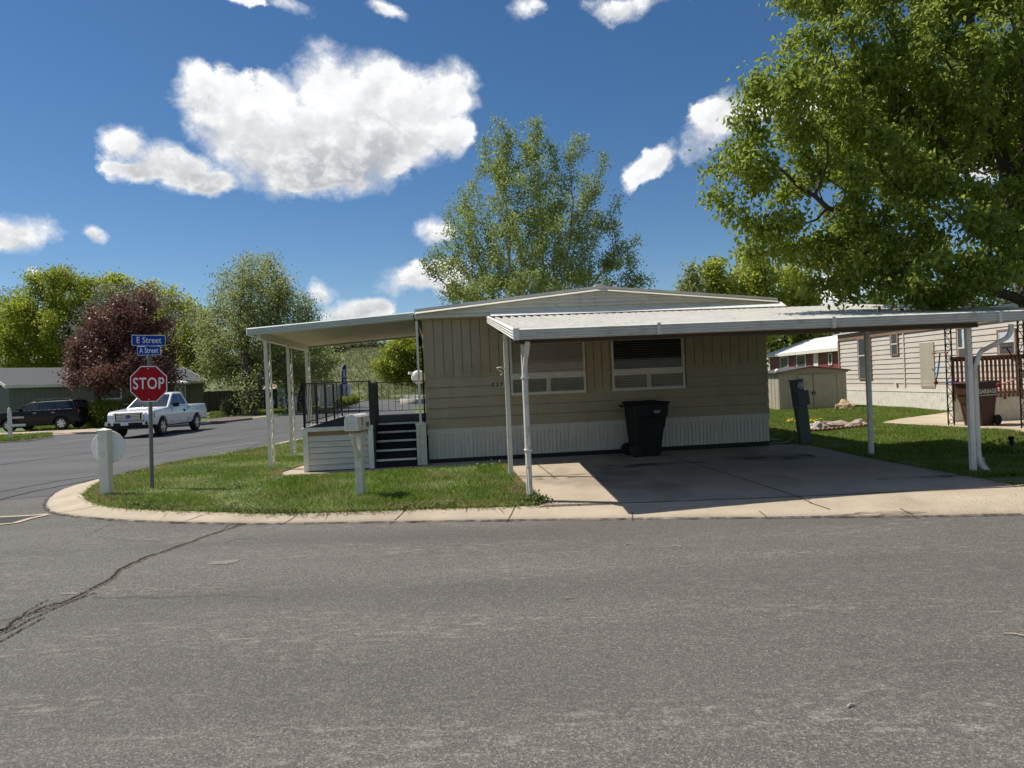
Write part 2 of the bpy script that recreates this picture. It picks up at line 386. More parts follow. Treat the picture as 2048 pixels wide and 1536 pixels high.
# --- ground sheet to the horizon, roads above it
ground_obj('ground', MB().sheet([(-2500,-2500),(2500,-2500),(2500,4000),(-2500,4000)], -.05), M['drygrass'])
rd = MB().sheet([(-60,-25),(60,-25),(60,13.2),(0,13.2),(-4,14.5),(-7.8,14.3),(-60,13.2)], 0.0)
ground_obj('front_road', rd, M['asphalt'])
st = MB().sheet([(-60,14.4),(-9.6,12.35),(-7.6,13.4),(-5.5,17.0),(-4,22),(10,60),(18,140),(-60,140)], .004)
ground_obj('side_street', st, M['asphalt_street'])
# seams in the side street
def strip(pts, w, z): # ribbon on the ground along world points; w: width or list
    pts = [Vector((p[0], p[1], 0)) for p in pts]; v = []; f = []
    for i, p in enumerate(pts):
        d = (pts[min(i+1, len(pts)-1)] - pts[max(i-1, 0)]).normalized(); nrm = Vector((-d.y, d.x, 0))
        ww = w[i] if isinstance(w, (list, tuple)) else w
        v += [p + nrm*ww/2, p - nrm*ww/2]
        if i: f.append((2*i-2, 2*i-1, 2*i+1, 2*i))
    return [(q.x, q.y, z) for q in v], f
def jitter_line(pts, n, amp, seed=1):
    rg = random.Random(seed); out = []
    for i in range(len(pts)-1):
        a, b = Vector(pts[i]), Vector(pts[i+1]); d = (b-a); nn = Vector((-d.y, d.x, 0)).normalized()
        for k in range(n):
            t = k/n; out.append(a + d*t + nn*(rg.random()-.5)*2*amp*(1 if (i or k) else 0))
    out.append(Vector(pts[-1])); return out
sm = MB()
for pts, wd in (([(0,984),(125,961),(205,951)], .05), ([(-40,1005),(0,1000),(60,985),(130,971),(200,957)], .06), ([(0,930),(300,890),(600,846)], .05), ([(0,905),(210,880),(330,868)], .04), ([(260,915),(600,860)], .05), ([(340,935),(520,890)], .03)):
    sm.add(*strip(jitter_line([G(u, v) for u, v in pts], 8, .02, 3), wd, .008))
ground_obj('street_seam', sm, M['crack'])
wl = MB()
wl.add(*strip([G(118,884), G(205,876)], .16, .009)); wl.add(*strip([G(430,896), G(520,884)], .1, .009)); wl.add(*strip([G(520,842),G(610,837)], .12, .009))
ground_obj('road_scuff_mark', wl, pm('pale_scuff', (.3,.29,.28), .9, .3, 8))
# --- cracks in the front road
ck = MB(); gk = MB()
main = [(490,1048),(450,1060),(395,1078),(345,1098),(300,1112),(262,1128),(236,1140),(232,1147),(220,1158),(192,1174),(160,1190),(130,1205),(95,1212),(70,1224),(30,1242),(18,1256),(0,1262),(-60,1290)]
rg = random.Random(5)
pts = jitter_line([G(u, v) for u, v in main], 7, .018, 2)
wd = [.012 + .03*rg.random()*(1 if .12 < i/len(pts) else .4) for i in range(len(pts))]
ck.add(*strip(pts, wd, .0075))
gk.add(*strip([p + Vector((.012, -.012, 0)) for p in pts], [x*1.9 for x in wd], .004))
for poly, ww in (([(190,1186),(140,1205),(100,1222),(60,1240),(20,1262),(-30,1282)], .012), ([(186,1196),(320,1196),(380,1193)], .006), ([(0,1285),(40,1262),(90,1236)], .012),
                 ([(195,1074),(260,1082),(330,1085)], .006), ([(448,1058),(455,1052),(474,1048)], .009), ([(0,1243),(50,1232),(110,1216)], .008), ([(20,1248),(70,1214),(96,1200)], .009),
                 ([(170,1072),(215,1052),(250,1046)], .006), ([(450,1086),(480,1078),(520,1078)], .006), ([(380,1194),(440,1190),(560,1200)], .004)):
    q = jitter_line([G(u, v) for u, v in poly], 9, .010, int(poly[0][0]))
    ck.add(*strip(q, [ww*(.5+rg.random()) for _ in q], .008))
ground_obj('road_crack', ck, M['crack']); ground_obj('crack_grit', gk, M['crackgrit'])
# pale worn patches + skid mark
def blob(cx, cy, rx, ry, n=26, seed=1, amp=.35):
    r_ = random.Random(seed); ph = [r_.random()*6.28 for _ in range(6)]
    return [(cx + rx*math.cos(t)*(1+amp*sum(math.sin((k+2)*t+ph[k])/(k+2) for k in range(6))), cy + ry*math.sin(t)*(1+amp*sum(math.sin((k+2)*t+ph[k])/(k+2) for k in range(6)))) for t in [2*PI*i/n for i in range(n)]]
pt = MB()
for (u, v, rx, ry, sd_) in ((448,1125,.13,.09,1),(140,1187,.06,.05,3)):
    g = G(u, v); pt.sheet(blob(g.x, g.y, rx, ry, 30, sd_), .0045)
ground_obj('worn_spot', pt, asphalt('worn_asphalt', (.2,.19,.17), (.4,.37,.32), .9))
# cross gutter at the corner: two concrete ribs and a dark fill
cg = MB()
cg.add(*strip([G(95,1029), G(60,1032), G(0,1035), G(-200,1043)], .10, .010)); cg.add(*strip([G(97,1030), G(60,1038), G(30,1047), G(0,1050), G(-200,1062)], .11, .011))
ground_obj('cross_gutter', cg, M['kerb'])
fl = MB().sheet([G(88,1031), G(0,1036), G(-200,1045), G(-200,1060), G(0,1048), G(30,1045)], .006)
ground_obj('gutter_fill', fl, M['asphalt_patch'])
# --- kerb band round the corner: outer edge at the road, inner edge at the lawn
outer = [G(*p) for p in ((2600,1021),(2300,1026),(2048,1030),(1740,1034),(1500,1036),(1270,1038.5),(1020,1041),(860,1043.5),(700,1046),(600,1047.5),(500,1048),(420,1047),(350,1045),(250,1041),(180,1036),(130,1030),(103,1024),(93,1015),(93,1005),(100,996),(118,983),(145,973),(175,965),(205,957))]
innr = [G(u, v, .10) for u, v in ((2600,972),(2300,975),(2048,972),(1740,988),(1560,995),(1300,1004),(1082,1010),(960,1015),(860,1017),(760,1021),(640,1025),(530,1027),(440,1024),(320,1020),(240,1015),(210,1010),(192,1005),(181,1000),(177,993),(177,987),(183,980),(196,971),(206,966),(218,960))]
outer += [G(u, v) + Vector((0,0,0)) for u, v in ((300,936),(384,917),(500,898),(600,878))] + [Vector((-6.3,30,0)), Vector((-3.5,42,0)), Vector((2,60,0))]
innr += [G(u, v, .10) for u, v in ((303,937),(388,919),(505,900.5),(606,881))] + [Vector((-5.9,30,.1)), Vector((-3.1,42,.1)), Vector((2.5,60,.1))]
def resample(pts, k=4):
    out = []
    n = len(pts)
    for i in range(n-1):
        p0, p1, p2, p3 = pts[max(i-1,0)], pts[i], pts[i+1], pts[min(i+2,n-1)]
        for j in range(k):
            t = j/k
            out.append(.5*((2*p1) + (p2-p0)*t + (2*p0-5*p1+4*p2-p3)*t*t + (3*p1-p0-3*p2+p3)*t**3))
    return out + [pts[-1]]
oc, ic = resample(outer), resample(innr)
kb = MB(); n = len(oc); vs = []
for o_, i_ in zip(oc, ic):
    e = (i_ - o_); e.z = 0; L_ = e.length; e.normalize()
    p0 = Vector((o_.x, o_.y, -.04)) ; p1 = Vector((o_.x, o_.y, .012)); p2 = o_ + e*min(L_*.35, .3); p2.z = .035
    p3 = Vector((i_.x, i_.y, .10)); vs += [p0, p1, p2, p3]
kb.add(vs, [(4*i+j, 4*i+j+1, 4*i+4+j+1, 4*i+4+j) for i in range(n-1) for j in range(3)], True)
ground_obj('kerb', kb, M['kerb'])
# joints across the kerb
jm = MB()
from mathutils.bvhtree import BVHTree
KBVH = BVHTree.FromPolygons([Vector(q) for q in kb.v], kb.f)
def kz(x, y):
    h_ = KBVH.ray_cast(Vector((x, y, 5)), Vector((0, 0, -1))); return (h_[0].z if h_[0] is not None else .0) + .004
def joint(a, b, w, za, zb):
    a = Vector(a); b = Vector(b); d = (b-a).normalized(); nn = Vector((-d.y, d.x, 0)).normalized()*w/2
    jm.add([(a+nn)[:2]+(za,), (a-nn)[:2]+(za,), (b-nn)[:2]+(zb,), (b+nn)[:2]+(zb,)], [(0,1,2,3)])
def kerb_z(u,v):
    return 0
def kjoint(u0, v0, u1, v1, w=.014):
    a, b = G(u0, v0, .02), G(u1, v1, .09)
    n_ = 8
    for k in range(n_):
        p, q = a.lerp(b, k/n_), a.lerp(b, (k+1)/n_)
        joint(p, q, w, kz(p.x, p.y), kz(q.x, q.y))
def zz(t): return .012 + (t/.35*.023 if t < .35 else .023 + (t-.35)/.65*.065) + .006
for j in ((112,1025,198,1011),(340,1046,405,1027),(560,1047,600,1027),(778,1045,810,1021),(1012,1042,1030,1014),(1265,1039,1264,1016)): kjoint(*j)
ground_obj('kerb_joint', jm, M['joint'])
M['gutter_dirt'] = fademat('gutter_dirt', (.05,.042,.033), .9, 7)
gd_ = [Vector((p.x, p.y, 0)) for p in oc[8:100]]
rgd = random.Random(8)
ground_obj('gutter_dirt', MB().add(*strip([p + Vector((rgd.uniform(-.02,.02), -.015 + rgd.uniform(-.02,.02), 0)) for p in gd_], [.05 + .06*rgd.random() for _ in gd_], .0145)), M['gutter_dirt'])
# --- driveway slab in front of the house
dr = [G(u, v, GZ) for u, v in ((1080,1012),(1300,1005.5),(1560,995.5),(1740,988.5),(2048,972.5),(1960,957),(1743,917),(1612,889))]
dr = [p for p in dr] + [HW(7.6, .2), HW(-.1, .2), HW(-.1, -.75), G(745, 944, GZ), G(1018,927,GZ)]
drv = MB(); drv.prism([(p.x, p.y) for p in dr], 'z', -.04, GZ + .002)
ground_obj('driveway', drv, M['concrete'])
pw_ = [HW(-.1,-.75), G(745,945,GZ), G(566,954,GZ), HW(-2.95,-.2), HW(-2.75, 1.0), HW(-2.6, 6.0), HW(-.1, 6.0)]
ground_obj('walkway', MB().prism([(p.x, p.y) for p in pw_], 'z', -.04, GZ - .001), M['concrete'])
jj = MB(); jm = jj
def gj(u0, v0, u1, v1, w=.02): joint(G(u0, v0, GZ), G(u1, v1, GZ), w, GZ+.006, GZ+.006)
gj(1068,924,1110,956,.02); gj(1040,957,1170,948,.03); gj(1170,948,1740,925,.012); gj(1330,909,1620,1001,.022)
gj(1087,1011,1300,1005,.03); gj(1300,1005,1560,995,.035); gj(1560,995,2048,972.5,.03)
ground_obj('slab_joint', jj, M['joint'])
jm = MB()
for q in ((1619,1000.5,1660,1012,.022), (1518,1013,1540,1036,.014), (1800,1008,1838,1034,.014)):
    a, b = G(q[0], q[1], .10 if q[4] == .022 else .09), G(q[2], q[3], .078 if q[4] == .022 else .02)
    for k in range(8):
        p1, p2 = a.lerp(b, k/8), a.lerp(b, (k+1)/8); joint(p1, p2, q[4], kz(p1.x, p1.y), kz(p2.x, p2.y))
ground_obj('apron_joint', jm, M['joint'])
# stains: old damp marks with a shape of their own
stn = MB()
for (u, v, rx, ry, sd_) in ((1290,930,.75,.28,4),(1560,915,.9,.3,6),(1850,955,.5,.16,8)):
    g = G(u, v, GZ); stn.sheet(blob(g.x, g.y, rx, ry, 40, sd_, .5), GZ+.0045)
M['stain'] = fademat('damp_stain', (.06,.05,.042), .75)
ground_obj('slab_stain', stn, M['stain'])
ks = MB(); g = G(1750,1026,.035); ks.add([(x, y, kz(x, y)) for x, y in blob(g.x, g.y+.02, .45, .12, 40, 3, .4)], [tuple(range(40))]); ground_obj('kerb_stain', ks, M['stain'])
# --- lots: soil/turf bodies under the grass
lawn_l = [(p.x, p.y) for p in ic[24:] ]
lawn_front = [G(u, v, .10) for u, v in ((1082,1010),(960,1015),(860,1017),(760,1021),(640,1025),(530,1027),(440,1024),(320,1020),(240,1015),(210,1010),(192,1005),(181,1000),(177,993),(177,987),(183,980),(196,971),(206,966),(218,960),(303,937),(388,919),(505,900.5),(606,881))]
lawn_front = resample(lawn_front, 3)
back = [Vector((-5.9,30,0)), HW(-2.6, 14), HW(-2.75, 1.0), HW(-2.95,-.2), G(566,953,GZ), G(745,944,GZ), G(900,937,GZ), G(1012,930,GZ), G(1040,960,GZ), G(1066,985,GZ), G(1086,1004,GZ)]
LAWN = [(p.x, p.y) for p in lawn_front + back]
ground_obj('lawn_ground', MB().prism(LAWN, 'z', -.04, LZ), M['turf'])
RL = [G(u, v, GZ) for u, v in ((1612,889),(1743,917),(1960,957),(2048,972.5),(2300,974),(2600,972))]
RLAWN = [(p.x, p.y) for p in RL] + [(40, 12.5), (40, 60), (-8, 60)] + [tuple(HW(-.5, 30)[:2]), tuple(HW(7.3, 13)[:2]), tuple(HW(7.3, .3)[:2]), tuple(HW(7.6, .2)[:2])]
ground_obj('side_lawn_ground', MB().prism(RLAWN, 'z', -.04, LZ - .01), M['turf'])
ground_obj('back_yard_ground', MB().prism([tuple(HW(-.2, 6)[:2]), tuple(HW(7.2, 6)[:2]), tuple(HW(7.2, 34)[:2]), tuple(HW(-2, 40)[:2])], 'z', -.04, LZ - .02), M['turf'])
# neighbour's concrete drive
nd = [G(u, v, LZ) for u, v in ((1762,846),(1800,838),(1870,829),(1900,824))] + [Vector((14.8,22.0,0)), Vector((14.8,14.5,0)), Vector((14.5,13.2,0)), Vector((10.6,15.8,0))] + [G(u, v, LZ) for u, v in ((2048,866),(1990,859),(1870,852))]
ground_obj('neighbour_drive', MB().prism([(p.x, p.y) for p in nd], 'z', -.03, LZ + .012), M['kerb'])
ND = [(p.x, p.y) for p in nd]
# far left lot: verge, drive and yard beyond the side street
fl_edge = [G(u, v) for u, v in ((-500,935),(-200,905),(0,884),(52,878),(104,872),(150,868.5),(196,865))]
far_edge = fl_edge + [G(300,853), G(420,846), G(500,838), G(560,831), G(640,823), G(700,808), G(735,801)]
FLOT = [(p.x, p.y) for p in far_edge] + [(-20, 150), (-200, 150), (-200, 20)]
ground_obj('far_lot_ground', MB().prism(FLOT, 'z', -.04, .09), M['turf'])
fk = resample(far_edge, 4); kb2 = MB(); vs = []
for i, p in enumerate(fk):
    d = (fk[min(i+1,len(fk)-1)] - fk[max(i-1,0)]).normalized(); nn = Vector((-d.y, d.x, 0))
    if nn.y < 0: nn = -nn
    a = p - nn*.35; b = p + nn*.12; vs += [(a.x, a.y, -.02), (a.x, a.y, .014), (p.x, p.y, .1), (b.x, b.y, .105)]
kb2.add(vs, [(4*i+j, 4*i+j+1, 4*i+5+j, 4*i+4+j) for i in range(len(fk)-1) for j in range(3)], True)
ground_obj('far_kerb', kb2, M['kerb'])
dv = [G(u, v, .09) for u, v in ((-200,893),(0,873),(110,866.5),(196,864),(212,861),(190,857.5),(100,860),(0,866),(-250,880))]
ground_obj('far_drive', MB().prism([(p.x, p.y) for p in dv], 'z', 0, .105), M['concrete'])
vg = [G(u, v, .09) for u, v in ((426,845),(505,836.5),(500,830),(455,833),(410,840))]
ground_obj('mulch_bed', MB().prism([(p.x, p.y) for p in vg], 'z', 0, .11), pm('mulch', (.15,.12,.10), .95, .4, 3, bump=.5))
# ------------------------------------------------------------------ the mobile home (local frame: x along the front, y into depth, z up)
M['tan'] = pm('tan_siding', (.385,.312,.195), .6, .13, 1.6, dirt=(.20,.165,.115), dirt_amt=.45, dscale=1.3, bump=.05, bscale=60)
M['skirt'] = pm('skirting', (.60,.55,.45), .55, .12, 3, dirt=(.28,.23,.16), dirt_amt=.5, dscale=4, stretch=(5,1,.4))
M['gable'] = pm('gable_metal', (.66,.64,.57), .45, .08, 2, dirt=(.2,.2,.19), dirt_amt=.35, dscale=6, stretch=(1,1,3))
M['roofm'] = pm('roof_coating', (.62,.61,.57), .6, .12, 2, dirt=(.3,.28,.24), dirt_amt=.4)
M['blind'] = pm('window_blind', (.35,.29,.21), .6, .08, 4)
M['blind_low'] = pm('lower_blind', (.17,.155,.125), .5, .2, 4)  # darker grey blind of the lower panes
M['blind_dark'] = pm('open_blind_slats', (.10,.095,.08), .6, .2, 4)
M['darkroom'] = pm('dark_room', (.012,.011,.010), .9, .3, 4)
M['wframe'] = pm('window_frame', (.64,.61,.54), .5, .10, 6, dirt=(.2,.16,.12), dirt_amt=.4, dscale=8)
W_, DEP = 7.36, 16.0
home = thing('mobile_home', 'tan mobile home with ribbed white skirting and low gable roof on the corner lot', 'mobile home', HO, PHI)
b = MB(); b.box(0, W_, .03, DEP, .30, 3.1)
b.build('wall', M['tan'], home)
LAP0, LAPH = .81, .2136
def laps(mb, x0, x1, n, z0, ends=()):
    """clapboards: each a thin wedge whose bottom edge stands out"""
    rg = random.Random(int(x0*100)+3)
    for k in range(n):
        za, zb = z0 + LAPH*k, z0 + LAPH*(k+1)
        cuts = sorted(c for c in ends if x0 < c[1] < x1 and c[0] == k); xs = [x0] + [c[1] for c in cuts] + [x1]
        for i in range(len(xs)-1):
            a, e = xs[i] + (.0025 if i else 0), xs[i+1]
            j = (rg.random()-.5)*.006
            mb.hexa([(a,-.034+j,za+.005),(e,-.034+j,za+.005),(e,.028,za+.005),(a,.028,za+.005)], [(a,-.008+j*.4,zb-.005),(e,-.008+j*.4,zb-.005),(e,.028,zb-.005),(a,.028,zb-.005)])
lp = MB()
cuts = [(0,3.35),(0,4.02),(1,3.62),(1,4.2),(2,3.9),(2,3.2)]
laps(lp, 0, 1.72, 5, LAP0); laps(lp, 1.72, 5.56, 3, LAP0, cuts); laps(lp, 5.56, W_ + .02, 5, LAP0)
lp.build('lap_siding', M['tan'], home)
vp = MB()
def boards(mb, x0, x1, z0, z1, w=.2):
    n = max(1, round((x1-x0)/w)); s = (x1-x0)/n
    for i in range(n):
        a, e = x0 + s*i + .006, x0 + s*(i+1) - .006
        mb.box(a, e, -.008, .029, z0, z1)
boards(vp, 0, 1.73, LAP0+5*LAPH+.05, 3.12); boards(vp, 3.37, 3.90, LAP0+3*LAPH+.05, 3.12); boards(vp, 5.56, W_, LAP0+5*LAPH+.05, 3.12)
boards(vp, 1.73, 3.37, 2.9, 3.12); boards(vp, 3.9, 5.56, 2.9, 3.12)
vp.build('vertical_siding', M['tan'], home)
tr = MB()
tr.box(-.004, 1.735, -.022, .028, LAP0+5*LAPH-.003, LAP0+5*LAPH+.052); tr.box(5.545, W_+.004, -.022, .028, LAP0+5*LAPH-.003, LAP0+5*LAPH+.052)
tr.box(1.71, 5.57, -.022, .028, LAP0+3*LAPH-.003, LAP0+3*LAPH+.052)
tr.box(-.03, .028, -.014, .05, LAP0, 3.1); tr.box(W_-.02, W_+.012, -.012, .05, LAP0+5*LAPH+.05, 3.1)
tr.build('corner_trim', M['tan'], home)
# skirting: band + ribs + dark base
sk = MB(); sk.box(-.02, W_+.03, -.024, .026, .69, .806); sk.box(-.012, W_+.02, -.03, .0, .797, .812)
sk.build('skirting_band', M['skirt'], home)
sk = MB(); rg = random.Random(3); x = 0.0
while x < W_ - .01:
    e = min(x + .084, W_); zb = .185 + (x/W_)*.02
    sk.box(x + .004, e - .012, -.016 - rg.random()*.004, .02, zb, .692); sk.box(e - .012, e + .004, -.006, .018, zb, .69); x = e
sk.build('skirting_panel', M['skirt'], home)
MB().box(.0, W_, .002, .4, .09, .20).build('base_strip', M['black_rubber'], home)
# side skirting so the corner reads from the side
sk = MB(); sk.box(-.018, .03, .02, DEP, .69, .806); sk.box(-.01, .03, .02, DEP, .1, .69); sk.box(W_-.03, W_+.018, .02, DEP, .69, .806); sk.box(W_-.03, W_+.01, .02, DEP, .1, .69)
sk.build('side_skirting', M['skirt'], home)
lp = MB()
for k in range(11):
    za, zb = LAP0 + LAPH*k, min(LAP0 + LAPH*(k+1), 3.1)
    lp.hexa([(W_-.01,.03,za),(W_+.03,.03,za),(W_+.03,DEP,za),(W_-.01,DEP,za)], [(W_-.01,.03,zb),(W_+.004,.03,zb),(W_+.004,DEP,zb),(W_-.01,DEP,zb)])
    lp.hexa([(-.03,.03,za),(.01,.03,za),(.01,DEP,za),(-.03,DEP,za)], [(-.004,.03,zb),(.01,.03,zb),(.01,DEP,zb),(-.004,DEP,zb)])
lp.build('side_siding', M['tan'], home)
# roof: gable with a ribbed metal end panel, drip edge, fascia cap
XL, XR, XM, ZE, ZR, YF = -.16, W_ + .16, W_/2, 3.235, 3.60, -.27
def roofz(x): return ZE + (ZR - ZE)*(1 - abs(x - XM)/(XM - XL))
rf = MB()
rf.prism([(XL, ZE-.02), (XM, ZR-.02), (XR, ZE-.02), (XR, ZE+.045), (XM, ZR+.05), (XL, ZE+.045)], 'y', YF - .035, DEP + .2)
roof = rf.build('roof', M['roofm'], home)
cp = MB(); cp.prism([(XM-.1, ZR+.05), (XM-.06, ZR+.085), (XM+.06, ZR+.085), (XM+.1, ZR+.05)], 'y', YF - .05, DEP + .2)
cp.build('ridge_cap', M['roofm'], roof)
de = MB()
for sx_ in (-1, 1):
    xe = XL if sx_ < 0 else XR
    de = MB(); de.hexa([(xe, YF-.095, ZE-.055), (XM, YF-.095, ZR-.055), (XM, YF-.03, ZR-.055), (xe, YF-.03, ZE-.055)], [(xe, YF-.05, ZE-.018), (XM, YF-.05, ZR-.018), (XM, YF-.03, ZR-.018), (xe, YF-.03, ZE-.018)])
    de.build('drip_edge', M['cream_trim'], roof)
gp = MB(); Z0 = 3.095
hh = .075; nrow = 9
for k in range(nrow):   # ribbed rows, each clipped by the roof slope
    z0, z1 = Z0 + hh*k, Z0 + hh*(k+1) - .012
    def half(z): return max(0.0, (ZR - .03 - z)/(ZR - ZE))*(XM - XL)
    for (za, zb, yo) in ((z0, z1, -.03), (z1, z0 + hh, .02)):
        if k == 0 and yo < 0: a = XM - XL - .01; c_ = min(XM-XL-.01, half(zb))
        else: a = min(XM-XL-.01, half(za)); c_ = min(XM-XL-.01, half(zb))
        if a <= 0: continue
        gp.hexa([(XM-a, YF+yo, za), (XM+a, YF+yo, za), (XM+a, YF+.05, za), (XM-a, YF+.05, za)], [(XM-c_, YF+yo+(.040 if yo < 0 else 0), zb), (XM+c_, YF+yo+(.040 if yo < 0 else 0), zb), (XM+c_, YF+.05, zb), (XM-c_, YF+.05, zb)])
gp.build('gable_panel', M['gable'], home)
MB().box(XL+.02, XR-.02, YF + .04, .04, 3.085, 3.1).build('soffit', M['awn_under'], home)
ef = MB(); ef.box(XL-.012, XL+.02, YF-.03, DEP, 3.10, ZE+.03); ef.box(XR-.02, XR+.012, YF-.03, DEP, 3.10, ZE+.03); ef.build('eave_fascia', M['gable'], home)
for xs_ in (-.42, -.1): MB().box(XM+xs_, XM+xs_+.006, YF-.006, YF+.01, 3.21, 3.52).build('gable_seam', M['galv'], home)
rv = MB(); rv.box(2.75, 3.3, 2.2, 2.8, 3.5, 3.66); rv.build('roof_vent', M['roofm'], home, bevel=.03)
# windows
_m, _n, _b = mat_base('clear_glass'); _g = _n.new('ShaderNodeBsdfGlossy'); _g.inputs['Roughness'].default_value = .03; _t = _n.new('ShaderNodeBsdfTransparent'); _g.inputs['Roughness'].default_value = .06
_x = _n.new('ShaderNodeMixShader'); _x.inputs[0].default_value = .013; _n.link(_t.outputs[0], _x.inputs[1]); _n.link(_g.outputs[0], _x.inputs[2]); _n.link(_x.outputs[0], _n.n['Material Output'].inputs[0]); M['clear_glass'] = _m
def home_window(x0, x1, zb, zt, zmid0, zmid1, blind, slats):
    f = MB(); t = .045; y0, y1 = -.05, .02
    f.box(x0, x1, y0, y1, zb, zb + .05); f.box(x0, x1, y0, y1, zt - .05, zt); f.box(x0, x0 + t, y0, y1, zb+.05, zt-.05); f.box(x1 - t, x1, y0, y1, zb+.05, zt-.05)
    f.box(x0 + t, x1 - t, y0 - .006, y1, zmid0, zmid0 + .03); f.box(x0 + t, x1 - t, y0 + .006, y1, zmid0 + .03, zmid1 - .025); f.box(x0 + t, x1 - t, y0 - .006, y1, zmid1 - .025, zmid1)
    xm = (x0 + x1)/2; f.box(xm - .04, xm - .006, y0, y1, zb + .05, zmid0); f.box(xm + .006, xm + .04, y0, y1, zb + .05, zmid0)
    win = f.build('window', M['wframe'], home)
    for a, e, z0, z1 in ((x0+t, x1-t, zmid1, zt-.05), (x0+t, xm-.04, zb+.05, zmid0), (xm+.04, x1-t, zb+.05, zmid0)):
        bl = MB(); s = .045 if not slats else .05; z = z0 + .004
        while z < z1 - .004:
            zz_ = min(z + s*.86, z1)
            if slats and z0 > 1.8: bl.hexa([(a+.01,-.004,z),(e-.01,-.004,z),(e-.01,.002,z),(a+.01,.002,z)], [(a+.01,-.012,z+.012),(e-.01,-.012,z+.012),(e-.01,-.006,z+.012),(a+.01,-.006,z+.012)])
            else: bl.hexa([(a+.004,-.014,z),(e-.004,-.014,z),(e-.004,-.006,z),(a+.004,-.006,z)], [(a+.004,-.008,zz_),(e-.004,-.008,zz_),(e-.004,0.0,zz_),(a+.004,0.0,zz_)])
            z += s
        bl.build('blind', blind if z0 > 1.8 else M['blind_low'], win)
        MB().box(a, e, .018, .026, z0, z1).build('pane', M['darkroom'], win)
    for a, e, z0, z1 in ((x0+t, x1-t, zmid1, zt-.05), (x0+t, xm-.04, zb+.05, zmid0), (xm+.04, x1-t, zb+.05, zmid0)): MB().box(a+.001, e-.001, -.034, -.030, z0+.001, z1-.001).build('glass', M['clear_glass'], win)
    return win
home_window(1.76, 3.36, 1.435, 2.92, 1.765, 1.895, M['blind'], False)
w2 = home_window(3.93, 5.52, 1.435, 2.92, 1.765, 1.895, M['blind_dark'], True)
MB().box(1.70, 3.42, -.03, .026, 1.395, 1.434).build('window_sill', M['tan'], home)
text('E37', .125, M['letters_black'], home, (1.475, -.041, 1.665), sx=1.1, name='house_number', off=.003, sp=1.25)
np_ = MB().box(1.345, 1.61, -.038, -.02, 1.605, 1.725).build('number_plate', pm('plate', (.45,.41,.32), .5, .1, 5), home)
# small wall box beside the steps
# ------------------------------------------------------------------ carport
M['carport_roof'] = pm('ribbed_roof_metal', (.54,.52,.465), .55, .12, 2.5, dirt=(.30,.25,.18), dirt_amt=.4, dscale=3.5)
M['beam_dark'] = pm('brown_beam_paint', (.10,.075,.05), .65, .15, 4)  # dark brown colour of the carport beams
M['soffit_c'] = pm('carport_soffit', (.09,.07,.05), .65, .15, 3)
cpz = thing('carport', 'white metal carport with ribbed flat roof, guttered fascia and square posts over the driveway', 'carport', HO, PHI)
FL = HL(P(1030, 668, 9.3)); FX0, FY0 = FL[0], FL[1]
FX1 = FX0 + 7.75; FY1 = YF - .04; ZF, ZB = 2.36, 3.03
def cz(y): return ZF + (ZB - ZF)*(y - FY0)/(FY1 - FY0)
pr = []; x = FX0 + .03; per = .155
while x < FX1 - .02:
    pr += [(x, 0), (x + per*.62, 0), (x + per*.68, .05), (x + per*.94, .05)]; x += per
v = []; f = []
for (px_, h_) in pr:
    v += [(px_, FY0 + .02, ZF + h_), (px_, FY1, ZB + h_), (px_, FY0 + .02, ZF + h_ - .006), (px_, FY1, ZB + h_ - .006)]
for i in range(len(pr)-1): f += [(4*i, 4*i+4, 4*i+5, 4*i+1), (4*i+2, 4*i+3, 4*i+7, 4*i+6)]
MB().add(v, f).build('roof_sheet', M['carport_roof'], cpz, fix=False)
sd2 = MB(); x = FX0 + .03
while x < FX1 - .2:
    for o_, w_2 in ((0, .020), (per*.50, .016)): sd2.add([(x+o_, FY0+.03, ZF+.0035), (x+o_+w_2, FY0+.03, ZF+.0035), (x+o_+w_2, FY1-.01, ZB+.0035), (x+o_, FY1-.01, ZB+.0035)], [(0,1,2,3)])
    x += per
sd2.build('rib_shade_line', pm('rib_shade', (.20,.175,.14), .9, .4, 3), cpz, fix=False)  # dark strips paint in the shade lines beside the roof ribs
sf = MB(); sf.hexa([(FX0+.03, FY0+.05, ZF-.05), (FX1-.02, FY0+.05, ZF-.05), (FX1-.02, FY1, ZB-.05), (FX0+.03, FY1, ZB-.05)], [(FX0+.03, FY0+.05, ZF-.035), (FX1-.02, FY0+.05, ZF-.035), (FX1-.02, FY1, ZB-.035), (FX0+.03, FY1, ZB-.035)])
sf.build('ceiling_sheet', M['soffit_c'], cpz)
def fascia(mb, p, q, up, h=.145, out=(0,-1,0), n=4):
    """grooved gutter face between two top-edge points"""
    p = Vector(p); q = Vector(q); o_ = Vector(out); s = h/n
    prof = [(.0, 0)]
    for k in range(n): prof += [(.016, -s*k - .010), (.034, -s*k - s*.45), (.034, -s*k - s*.62), (.002, -s*k - s*.74), (.002, -s*k - s*.96)]
    prof += [(.018, -h), (-.06, -h), (-.06, -h + .01), (-.01, -h + .012), (-.01, 0)]
    vs = [p + o_*a + Vector((0,0,z)) for a, z in prof] + [q + o_*a + Vector((0,0,z)) for a, z in prof]
    n_ = len(prof); mb.add(vs, [(i, (i+1) % n_, n_ + (i+1) % n_, n_ + i) for i in range(n_)] + [tuple(range(n_)), tuple(range(2*n_-1, n_-1, -1))])
ff = MB(); fascia(ff, (FX0+.02, FY0, ZF+.055), (FX1, FY0, ZF+.075), 1); ff.build('gutter_fascia', M['white_metal'], cpz)
for xj in (1.9, 4.35, 6.8): MB().box(FX0+xj, FX0+xj+.05, FY0-.037, FY0-.001, ZF-.09, ZF+.068).build('gutter_joint', M['white_old'], cpz)
